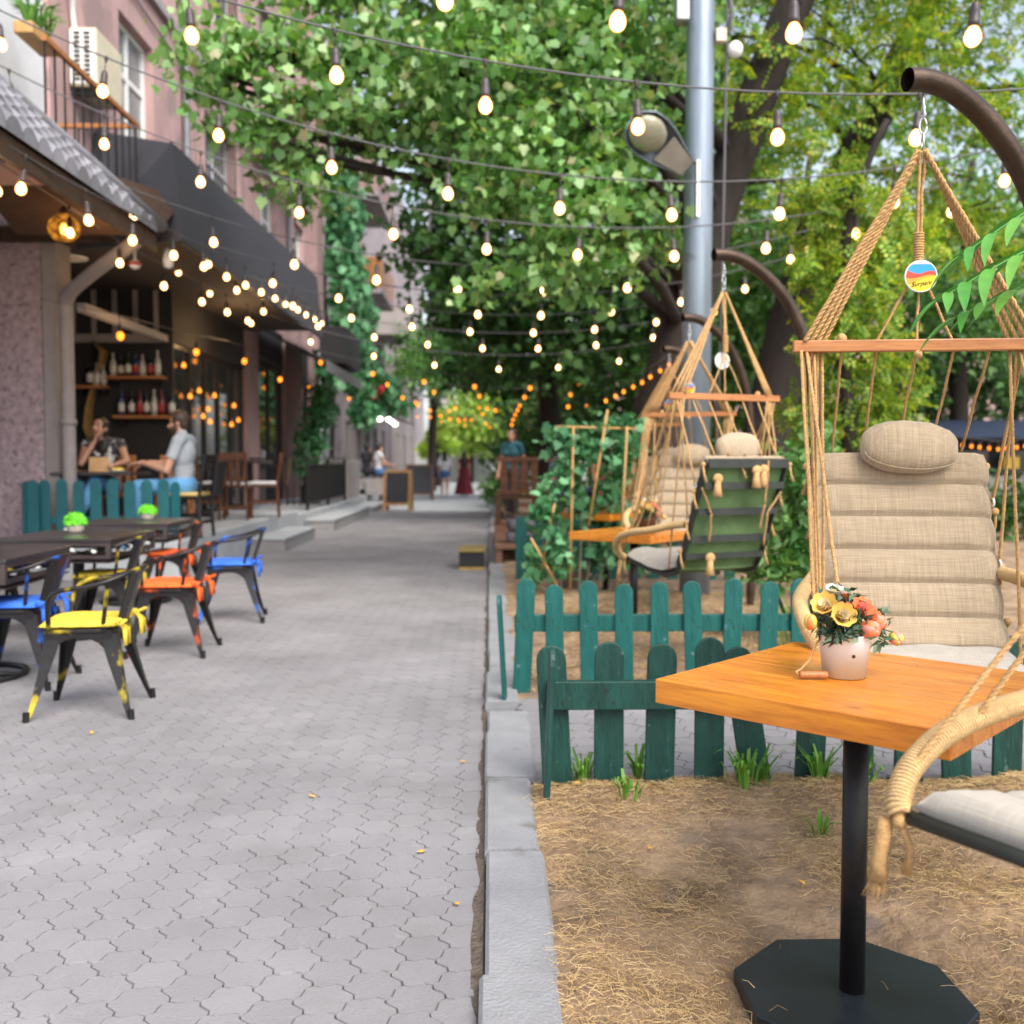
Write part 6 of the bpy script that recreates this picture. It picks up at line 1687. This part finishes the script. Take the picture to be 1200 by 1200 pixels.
    if True:
        # cut away the face side
        bm = bmesh.new(); bm.from_mesh(hm.data)
        inv = Rh.transposed()
        kill = [v for v in bm.verts if (lambda q: q.y > .052+.03*max(0,(q.z-.03)/.06) and q.z < .075)(inv@(Vector(v.co)-hd))]
        bmesh.ops.delete(bm, geom=kill, context='VERTS')
        for v in bm.verts: v.co += Vector((noise.noise(v.co*30), noise.noise(v.co*30+Vector((5,0,0))), noise.noise(v.co*30+Vector((0,5,0)))))*.008
        bm.to_mesh(hm.data); bm.free()
    hm.parent = t; hm.data.polygons.foreach_set('use_smooth', [True]*len(hm.data.polygons))
    for s in (-1,1):
        mm = MB(); mm.ball(H((s*.031,.083,.008)), (.012,.006,.006), 8, 6, Rh); mm.build('eye', M['eye'], t, smooth=True)
        mm = MB(); mm.tube([H((s*.016,.094,.028)), H((s*.032,.092,.033)), H((s*.050,.078,.026))], .004, 5); mm.build('eyebrow', M[hair], t, smooth=True)
    mm = MB(); mm.ball(H((0,.088,-.062)), (.024,.008,.0075), 10, 6, Rh); mm.build('mouth', M['lips'], t, smooth=True)
    return t, V
def stand_pose(h=1.65, stride=.25, arm=.2, lean=0.0):
    s = h/1.70
    J = dict(pelvis=(0,0,.93),chest=(0,lean*.5,1.27),neck=(0,lean,1.45),head=(0,lean+.015,1.59),sh_l=(.175,lean,1.40),sh_r=(-.175,lean,1.40),
             el_l=(.215,arm*.6-.03,1.13),el_r=(-.215,-arm*.6-.03,1.13),wr_l=(.215,arm*1.2+.03,.90),wr_r=(-.215,-arm+.05,.88),
             hip_l=(.09,0,.90),hip_r=(-.09,0,.90),kn_l=(.095,-stride*.35+.05,.49),kn_r=(-.095,stride*.6+.03,.50),an_l=(.09,-stride*1.1,.11),an_r=(-.09,stride,.085),
             toe_l=(.10,-stride*1.1+.13,.035),toe_r=(-.10,stride+.15,.045))
    return {k: tuple(q*s for q in v) for k, v in J.items()}
def sit_pose(h=1.7, seat=.46, kneespread=.12, reach=.42):
    J = dict(pelvis=(0,0,seat+.10),chest=(0,-.02,seat+.43),neck=(0,.0,seat+.61),head=(0,.03,seat+.755),sh_l=(.18,-.01,seat+.56),sh_r=(-.18,-.01,seat+.56),
             el_l=(.25,.12,seat+.30),el_r=(-.25,.12,seat+.30),wr_l=(.16,reach-.05,seat+.28),wr_r=(-.16,reach-.05,seat+.28),
             hip_l=(.09,.03,seat+.085),hip_r=(-.09,.03,seat+.085),kn_l=(kneespread,.45,seat+.07),kn_r=(-kneespread,.45,seat+.07),an_l=(kneespread,.42,.085),an_r=(-kneespread,.42,.085),toe_l=(kneespread+.02,.57,.035),toe_r=(-kneespread-.02,.57,.035))
    return J
TEE = {'torso':(0,1),'hips':(.4,1),'uarm':(0,.62)}; TANK = {'torso':(0,1),'hips':(.4,1)}; PANTS = {'hips':(0,1),'thigh':(0,1),'shin':(0,.95)}; SHORTS = {'hips':(0,1),'thigh':(0,.42)}; SHOES = {'foot':(0,1)}
# the couple at the cafe table
J = sit_pose(seat=.46); 
J.update(head=(0,.05,1.215), el_l=(.20,.26,.78), wr_l=(.10,.40,.80), el_r=(-.24,.10,.72), wr_r=(-.10,.40,.80), chest=(0,.0,.89), kn_l=(.13,.44,.54), kn_r=(-.11,.44,.55))
mp = at(217,520,11.75)
mn, _v = person('bearded man in grey T-shirt and light blue jeans sitting in profile at the cafe table', (mp.x-.02,11.75,.40), R(88), J, 'hair2', [('tee','c_grey',TEE,.014),('jeans','c_jean',PANTS,.016),('shoes','c_black',SHOES,.01)], voxel=.0085, look=(4,-8), hairstyle='short', hand_dirs=((0,.9,-.25),(0,1,-.1)))
mn.scale = (1.1,1.1,1.1)
_h = _v['head']; mb = MB(); mb.ball(_h+Vector((0,.045,-.085)), (.052,.05,.045), 12, 8); mb.ball(_h+Vector((.05,.02,-.055)), (.02,.03,.05), 8, 6); mb.ball(_h+Vector((-.05,.02,-.055)), (.02,.03,.05), 8, 6)
mb.build('beard', M['hair2'], mn, smooth=True)
J = sit_pose(seat=.46)
J.update(head=(.03,.06,1.20), neck=(.01,.01,1.06), el_l=(.20,.27,.80), wr_l=(.07,.19,1.04), el_r=(-.27,.20,.82), wr_r=(-.18,.43,.79), kn_l=(.20,.50,.56), kn_r=(.02,.52,.60), an_l=(.32,.62,.10), an_r=(.20,.85,.14), toe_l=(.36,.74,.05), toe_r=(.24,.99,.10))
wp = at(122,520,12.35)
wn, _v = person('laughing dark-haired woman in sleeveless printed top and jeans, hand at her chin', (wp.x,12.33,.42), R(193), J, 'hair', [('top','c_pattern',TANK,.012),('jeans','c_jean',PANTS,.014),('shoes','c_white',SHOES,.01)], female=True, voxel=.0085, look=(-25,14), hairstyle='long', hand_dirs=((-.25,-.1,.9),(.3,.9,0)))
wn.scale = (1.06,1.06,1.06)
J = sit_pose(seat=.46)
ap = at(66,540,12.2)
person('third guest at the cafe table, mostly hidden behind the downpipe', (ap.x-.1,12.2,.42), R(-80), J, 'hair', [('top','c_black',TANK,.012),('trousers','c_navy',PANTS,.014),('shoes','c_black',SHOES,.01)], female=True, voxel=.012, hairstyle='bun')
# walkers far down the street
wa = at(521,582,36)
person('woman walking away in white shirt and denim shorts, seen from behind', (wa.x,36,0), R(3), stand_pose(1.62), 'hair', [('shirt','c_white',{'torso':(0,1),'hips':(.3,1),'uarm':(0,.9)},.02),('shorts','c_denim',SHORTS,.025),('shoes','c_white',SHOES,.01)], female=True, voxel=.016, hairstyle='long', group='women walking down the street')
t = thing('shoulder_bag', 'dark blue bag on the left side of the woman in denim shorts', 'bag', (wa.x-.33,36.0,.72)); mb = MB(); mb.ball((0,0,.18), (.15,.22,.19), 12, 8); mb.build('pouch', M['c_navy'], t, smooth=True); MB().tube([(0,-.1,.3),(.12,0,.66),(0,.1,.3)], .012, 6).build('strap', M['c_navy'], t)
wa = at(544,582,37)
person('woman walking away in a long maroon dress with very long dark hair', (wa.x,37,0), R(-2), stand_pose(1.60, .15), 'hair', [('bodice','c_red',TANK,.015),('shoes','c_black',SHOES,.01)], female=True, voxel=.016, hairstyle='verylong', skirt=('c_red',.16,.15,.31,-.80), group='women walking down the street')
# people sitting at the far parapet
for k, (px, d, sh, pt, sk, lb, yw) in enumerate([(430,28.5,'c_black','c_black','skin2','person in black sitting on the far grey parapet',R(-40)),(444,28.4,'c_white','c_denim','skin','person in white tank top and denim shorts sitting by the far steps',R(-65))]):
    J = sit_pose(seat=.46); x = at(px,540,d).x
    person(lb, (x,d,.45), yw, J, 'hair', [('top',sh,TANK,.015),('shorts',pt,SHORTS,.02),('shoes','c_black',SHOES,.01)], skin=sk, female=True, voxel=.016, hairstyle='bun', group='people sitting at the far steps')
    tag(MB().box((-.35,-.25,0),(.35,.25,.45)).build('stone_block', M['trim'], loc=(x,d-.05,.351), bevel=.02), 'grey stone block under the %s seated person' % ('left' if k == 0 else 'right'), 'block')
# guests in the garden
gl = [(600,19,'c_teal','c_black','stand','person in dark teal shirt standing behind the brown bench',R(150),.2),
      (664,15.4,'c_blue','c_navy','sit','person in slate blue shirt sitting behind the climbing vine',R(175),.27),
      (703,16.2,'c_lilac','c_navy','sit','person in lilac shirt sitting left of the farthest hanging chair',R(150),.27),
      (717,16.6,'c_red','c_black','sit','person in maroon top sitting beside the lilac shirt',R(200),.27),
      (748,15.0,'c_black','c_navy','sit','person in black sitting behind the farthest hanging chair',R(90),.27),
      (884,14.5,'c_white','c_denim','sit','person in white top half hidden behind the green-backed chair ropes',R(160),.1)]
for k, (px, d, sh, pt, ps, lb, yw, z) in enumerate(gl):
    x = at(px,540,d).x; J = sit_pose(seat=.46) if ps == 'sit' else stand_pose(1.68, .03, .1)
    person(lb, (x,d,z), yw, J, 'hair' if k % 2 else 'hair2', [('top',sh,TEE,.015),('trousers',pt,PANTS,.014),('shoes','c_black',SHOES,.01)], skin='skin' if k % 2 else 'skin2', voxel=.016, hairstyle='short' if k % 3 else 'long', female=k % 3 == 0, group='guests sitting in the garden')
    if ps == 'sit': bench((x, d, z) if False else (x+.0, d+.02, z-.012), yw, 'brown bench under the %s' % lb.split(' sitting')[0].split(' half')[0], .6)

# ------------------------------------------------------------------ trees
# the big leaning tree behind the pole, its plane-like leaves hanging over the street
b = at(765,560,13.2)
trunk = [((b.x,13.2,-.05),.44),(tuple(at(772,480,13.2)),.34),(tuple(at(800,385,13.1)),.30),(tuple(at(838,250,13)),.27),(tuple(at(885,120,12.8)),.25),(tuple(at(930,10,12.6)),.22),(tuple(at(985,-120,12.4)),.2)]
cl = [C(290,60,9.6,.55,.7,.32),C(240,45,9.4,.34,.5,.26),C(258,112,9.4,.3,.45,.25),C(330,130,9.5,.34,.4,.22),C(335,185,9.6,.18,.35,.22),C(410,45,9.8,.6,.7,.4),C(500,110,10,.9,.8,.55),C(560,60,10,1.0,.8,.6),C(640,120,9.6,.85,.8,.75),
      C(690,210,9.4,.65,.7,.6),C(640,225,9.4,.5,.6,.5),C(580,210,9.8,.5,.6,.45),C(660,300,9.3,.5,.5,.35),C(590,320,9.4,.28,.35,.28),C(725,140,9.8,.6,.6,.6),C(760,270,9.9,.4,.5,.35),C(620,40,10.2,1.0,.8,.6),C(740,40,10.4,.9,.8,.6),
      C(425,125,10.2,.4,.5,.3),C(370,110,9.6,.3,.4,.25),C(300,150,9.5,.22,.35,.2),C(360,215,9.8,.15,.3,.2),C(415,180,10.2,.3,.4,.25),C(520,-60,10.5,2.2,1.2,.7),C(380,-50,10.2,.9,1,.4),C(700,-70,10.8,1.8,1.4,.7),C(700,265,9.2,.4,.4,.4)]
TB = tree('plane_tree', 'big leaning plane tree behind the silver pole, its leaves hanging over the street', 'tree', trunk, cl, 19000, .092, 'maple', 'leafmaple', droop=.8, up=.35, spray=(22,.15), every=2)
# second limb of the same kind: the leaning trunk at right
b = at(905,560,15)
trunk = [((b.x-.4,15,-.05),.42),(tuple(at(925,380,15)),.33),(tuple(at(965,250,14.8)),.28),(tuple(at(1030,130,14.5)),.24),(tuple(at(1085,0,14.2)),.2),(tuple(at(1130,-120,14)),.14)]
cl = [C(920,110,13,1.2,1,.8),C(1000,60,13,1.3,1,.9),C(1100,60,13.4,1.3,1,.9),C(1180,110,13,1.1,1,.8),C(1060,210,13.4,1.0,1,.7),C(950,230,13.2,.8,.8,.6),C(1150,260,13.6,1,1,.8),C(880,40,13.6,.8,.8,.6),C(1010,-60,13,2.2,1.4,.8),C(1170,-40,13,1.6,1.2,.8),C(880,210,14,.7,.8,.6)]
tree('locust_tree', 'yellow-green feathery tree with slanting dark limbs at upper right', 'tree', trunk, cl, 2800, .28, 'sprig', 'leafyellow', droop=.5, up=.4, spray=(8,.2))
b = at(1010,560,8.6)
trunk = [((b.x,8.6,0),.07),(tuple(at(990,420,8.6)),.06),(tuple(at(985,330,8.6)),.055),(tuple(at(1000,230,8.5)),.04),(tuple(at(1040,140,8.4)),.025)]
cl = [C(1010,330,8.6,.35,.4,.45),C(975,400,8.6,.3,.4,.4),C(1030,430,8.7,.35,.4,.4),C(1000,500,8.7,.35,.4,.4),C(960,310,8.7,.3,.35,.35),C(1050,280,8.7,.35,.4,.35),C(940,240,8.8,.3,.35,.25),C(1045,510,8.8,.3,.35,.35),C(1000,240,8.6,.35,.35,.3),C(950,480,8.8,.25,.3,.35),C(1020,570,8.6,.4,.4,.35)]
tree('young_tree', 'slender climbing greenery with thin stem behind the foreground hanging chair', 'tree', trunk, cl, 2300, .17, 'sprig', 'leafyellow', droop=.5, up=.4, twig=.012)
# trees over the garden at right and behind
def simple_tree(name, label, px, py, Y, trunk_r, cls, n, size, shape, lm_, grp, **k):
    b = at(px, py, Y); top = at(px, 300, Y)
    tk = [((b.x,Y,-.05),trunk_r),((b.x+.1,Y+.1,(top.z)*.35),trunk_r*.8),((b.x-.05,Y,top.z*.7),trunk_r*.65),((b.x+.1,Y,top.z),trunk_r*.45),((b.x+.2,Y,top.z*1.35),trunk_r*.25)]
    return tree(name, label, 'tree', tk, cls, n, size, shape, M and lm_, group=grp, **k)
G1 = 'broadleaf trees behind the garden'
simple_tree('broadleaf_tree', 'dark broadleaf tree hanging over the street centre', 640, 560, 22, .3, [C(550,330,20,1.3,1.5,1.1),C(620,300,20,1.8,1.5,1.5),C(700,340,20,1.5,1.5,1.3),C(600,400,21,1.6,1.5,.7),C(690,420,20,1.3,1.5,.7),C(520,255,20,.9,1.5,.9),C(560,190,20,1.6,1.5,1.2),C(680,220,20,1.8,1.5,1.5),C(640,120,20,2.5,1.5,1.4),C(770,320,20,1.2,1.5,1.6),C(760,430,19,.9,1.2,.7)], 11000, .17, 'maple', 'leafshade', G1, droop=.7, spray=(20,.28))
simple_tree('broadleaf_tree', 'second dark tree behind the first, over the far street', 610, 560, 34, .28, [C(545,420,32,1.2,2,.8),C(600,440,33,2.0,2,.8),C(575,350,33,2.0,2,1.4),C(660,440,33,1.8,2,.9),C(530,320,33,1.0,2,1.0),C(640,380,34,2.4,2,1.2)], 6000, .36, 'oval', 'leafshade', G1, droop=.6)
simple_tree('broadleaf_tree', 'green tree behind the bent tubes, right of the silver pole', 930, 560, 17, .2, [C(900,330,16.5,.9,1,.8),C(880,400,16.5,.8,1,.8),C(930,430,17,1,1,.9),C(900,280,17,.8,1,.6),C(860,450,17,.7,1,.7),C(900,500,17,.8,1,.6),C(960,350,17,.8,1,.9),C(870,200,18,1,1,1)], 5200, .22, 'oval', 'leafmid', G1)
simple_tree('broadleaf_tree', 'rounded mid-green tree behind the foreground spreader bar', 1120, 560, 21, .25, [C(1090,340,20,1.2,1.2,1.0),C(1150,370,20,1.3,1.2,1.0),C(1180,300,21,1.2,1.2,1.1),C(1060,420,21,1.1,1.2,1.0),C(1040,320,21,1.0,1.2,.9),C(1110,270,21,1.2,1.2,.9),C(1210,400,21,1.2,1.2,1.1)], 6500, .2, 'oval', 'leafmid', G1)
simple_tree('broadleaf_tree', 'dark green tree low behind the oval pillow', 1090, 560, 24, .25, [C(1080,460,23,1.3,1.3,1.1),C(1150,450,23,1.3,1.3,1.0),C(1020,480,24,1.2,1.3,1.1),C(1210,470,23,1.2,1.3,1.1),C(1000,380,25,1.6,1.5,1.5),C(1180,380,26,1.8,1.5,1.3)], 4600, .24, 'oval', 'leafshade', G1)
simple_tree('broadleaf_tree', 'tall green tree at the top right, far behind the tube stand', 1180, 560, 30, .3, [C(1130,220,28,2.2,2,1.7),C(1230,260,28,2,2,1.8),C(1050,150,29,2.4,2,1.8),C(1180,120,29,2.4,2,1.8),C(960,120,30,2.4,2,1.8),C(880,140,30,2.2,2,1.8)], 1700, .36, 'oval', 'leafmid', G1)
simple_tree('broadleaf_tree', 'dark tree filling the gap above the middle of the street', 700, 560, 28, .3, [C(760,150,26,2,2,1.6),C(840,90,26,2,2,1.6),C(700,60,27,2.6,2,1.5),C(590,60,27,2.6,2,1.5),C(520,70,27,1.4,2,1.0),C(820,260,26,1.6,1.6,1.8)], 4500, .28, 'maple', 'leafshade', G1, droop=.7, spray=(14,.4))
simple_tree('broadleaf_tree', 'dark tree between the trunk and the silver pole, far behind', 800, 560, 26, .3, [C(800,420,25,1.5,1.5,1.6),C(740,380,26,1.4,1.5,1.4),C(850,380,25,1.2,1.5,1.6),C(700,480,27,1.6,1.5,.8),C(780,500,26,1.4,1.5,.8),C(640,490,28,1.6,1.5,.7)], 5200, .3, 'oval', 'leafshade', G1)
G2 = 'sunlit trees at the end of the street'
for k, (px, Y, py, r_, lb) in enumerate([(552,60,498,1.9,'bright yellow-green tree at the end of the street, right of the tower'),(512,52,512,.4,'small bright bush-like tree left of the dark tower'),(590,60,494,2.2,'bright green tree far behind the walking women, toward the garden'),(556,84,488,2.9,'tall pale green tree farthest down the street'),(625,52,500,1.7,'green far tree behind the amber garlands')]):
    simple_tree('far_tree', lb, px, 556, Y, .16, [C(px,py,Y,r_,r_,r_*.75),C(px-12,py+14,Y,r_*.7,r_*.7,r_*.6),C(px+14,py+10,Y,r_*.8,r_*.7,r_*.6),C(px+4,py-22,Y,r_*.8,r_*.8,r_*.7)], 2400, .42, 'oval', 'leafsunlit', G2)
simple_tree('broadleaf_tree', 'mid-green tree overhanging the far left shop fronts', 505, 556, 44, .2, [C(500,405,42,1.2,1.5,1.0),C(515,440,42,1.2,1.5,.9),C(480,430,40,.8,1.2,.7),C(540,410,44,1.5,1.5,1.0)], 3600, .26, 'oval', 'leafmid', 'broadleaf trees behind the garden', droop=.6, spray=(12,.3))
# shrubs
def shrub(name, label, base, cls, n, size, shape, lm_, grp=None):
    t = thing(name, label, 'shrub', base, 0, grp); vo = Vector(base)
    leaves('foliage', clump_pts([((Vector(c)-vo)[:], r) for c, r in cls], n, .6), size, shape, M[lm_], t)
    mb = MB()
    for c, r in cls: mb.tube([(0,0,0), (Vector(c)-vo)*.5+Vector((0,0,-.05)), Vector(c)-vo], [.02,.014,.006], 5)
    mb.build('stem', M['bark'], t); return t
b = at(940,640,7.0); shrub('garden_shrub', 'bluish green shrub between the green-backed chair and the foreground chair', (b.x,7.0,.02), [C(935,560,7,.2,.25,.3),C(950,610,7,.25,.3,.3),C(930,650,7,.3,.3,.2),C(955,530,7.2,.2,.25,.25),C(900,665,6.9,.3,.3,.15)], 1300, .10, 'oval', 'leafmid', 'garden shrubs')
b = at(640,620,24); shrub('garden_shrub', 'dark hedge-like shrub behind the garden guests', (b.x+1,23,.02), [C(640,520,23,1,1,.8),C(700,520,23,1.2,1,.8),C(760,530,23,1.2,1,.8),C(830,520,22,1.2,1,.9),C(600,540,25,.7,1,.6)], 3800, .2, 'oval', 'leafshade', 'garden shrubs')
b = at(1120,620,17); shrub('garden_shrub', 'low dark shrub behind the right cord armrest', (b.x,16,.02), [C(1180,600,16,.9,.8,.7),C(1010,600,16,.9,.8,.7),C(960,560,16,.8,.8,.8)], 2200, .17, 'oval', 'leafshade', 'garden shrubs')
b = at(590,600,30); shrub('garden_shrub', 'green plants in tubs along the far right kerb', (b.x+.3,28,.0), [C(585,570,28,.5,.6,.5),C(600,560,27,.5,.6,.5),C(578,575,30,.4,.6,.4)], 1200, .17, 'oval', 'leafmid', 'garden shrubs')
# kiosk with a dark blue awning far right
kp = at(1160,520,20)
t = thing('kiosk', 'dark kiosk with blue awning beyond the garden at right', 'kiosk', (kp.x, 20, 0))
MB().box((-2.2,.1,0),(2.4,2.2,1.9)).build('wall', M['darkwall'], t); mb = MB(); mb.add([(-2.4,-.9,1.75),(2.6,-.9,1.75),(2.6,.5,2.12),(-2.4,.5,2.12)], [(0,1,2,3)]); o = mb.build('awning', mat('navy awning', (.006,.016,.045), .8), t, fix=False); s_ = o.modifiers.new('t','SOLIDIFY'); s_.thickness = .03
mb = MB()
for k in range(4): mb.box((-1.9+1.1*k,.06,.7),(-1.1+1.1*k,.097,1.5))
mb.build('window_panel', M['glass'], t); MB().box((.2,-.2,1.15),(.5,-.05,1.38)).build('yellow_sign', M['cu_yellow'], t)
MB().box((-2.2,-.3,0),(2.4,.08,1.0)).build('counter', M['stepside'], t)
# building and hedge mass behind all, seen only through the leaves
t = thing('apartment_building', 'distant pink-grey block glimpsed between the trees at right', 'building', (12, 44, 0)); MB().box((-7,-3,0),(12,6,11)).build('wall', M['pinkwall'], t)
mb = MB()
for i in range(7):
    for j in range(3): mb.box((-6+2.4*i,-3.05,1.4+3.2*j),(-4.8+2.4*i,-3.005,3.2+3.2*j))
mb.build('window_panel', M['glass'], t)

# the compound-leaf branch reaching in from the right, in front of the spreader bar
t = thing('tree_of_heaven_sapling', 'fresh green sapling whose long pinnate leaves reach in at the right edge', 'sapling', (1.95, 2.75, 0)); vo = t.location
mb = MB(); mb.tube([(0,0,-.05),(.02,0,.8),(.0,.02,1.6),(-.02,0,2.0),(-.03,0,2.3)], [.02,.018,.014,.011,.006], 8); mb.build('stem', M['barklight'], t, smooth=True)
def frond(a, b, bend, n, L, nm='leaf_frond', skip=0):
    a = Vector(a)-vo; b = Vector(b)-vo; mid = a.lerp(b,.55)+Vector((0,0,bend))
    pts = cr_path([a, mid, b], 10); mb = MB(); mb.tube(pts, [.0055*(1-.6*i/(len(pts)-1)) for i in range(len(pts))], 6)
    for k in range(n):
        u = .22+.78*k/(n-1); i = min(int(u*(len(pts)-1)), len(pts)-2); p = pts[i].lerp(pts[i+1], u*(len(pts)-1)-i); d = (pts[i+1]-pts[i]).normalized()
        for s in ((-1,1) if k < n-1 else (0,)):
            sd = Vector((d.y,-d.x,0)).normalized()
            if s == 0: out = d.copy()
            else: out = (d*.75+sd*s*.75+Vector((0,0,.1))).normalized()
            l = L*random.uniform(.8,1.1)*(.75+.25*math.sin(PI*u)); w_ = l*.115; droop = random.uniform(.35,.75)
            q = out.cross(Vector((0,0,1))).normalized(); vs = []; fs = []
            N = 7
            for j in range(N+1):
                v = j/N; c = p+out*l*v*(1-.12*v*droop)+Vector((0,0,-droop*l*v*v*.75))+q*(.05*l*math.sin(3*v+k))
                ww = w_*(math.sin(PI*min(1,v*.86+.14))**.8)*(1 if v < 1 else .05)
                vs += [c-q*ww+Vector((0,0,.25*ww)), c, c+q*ww+Vector((0,0,.25*ww))]
            for j in range(N): fs += [(j*3,j*3+1,j*3+4,j*3+3),(j*3+1,j*3+2,j*3+5,j*3+4)]
            mb.add(vs, fs)
    return mb.build(nm, M['frond'], t, smooth=True, fix=False)
st = (1.93,2.75,2.0)
frond(st, at(1098,352,2.62)[:], .05, 10, .16); frond((1.93,2.75,1.86), at(1120,372,2.72)[:], .05, 9, .17)
frond((1.93,2.75,2.15), at(1125,300,2.7)[:], .05, 9, .15); frond((1.93,2.75,2.2), (2.3,2.5,2.3), .1, 7, .2)
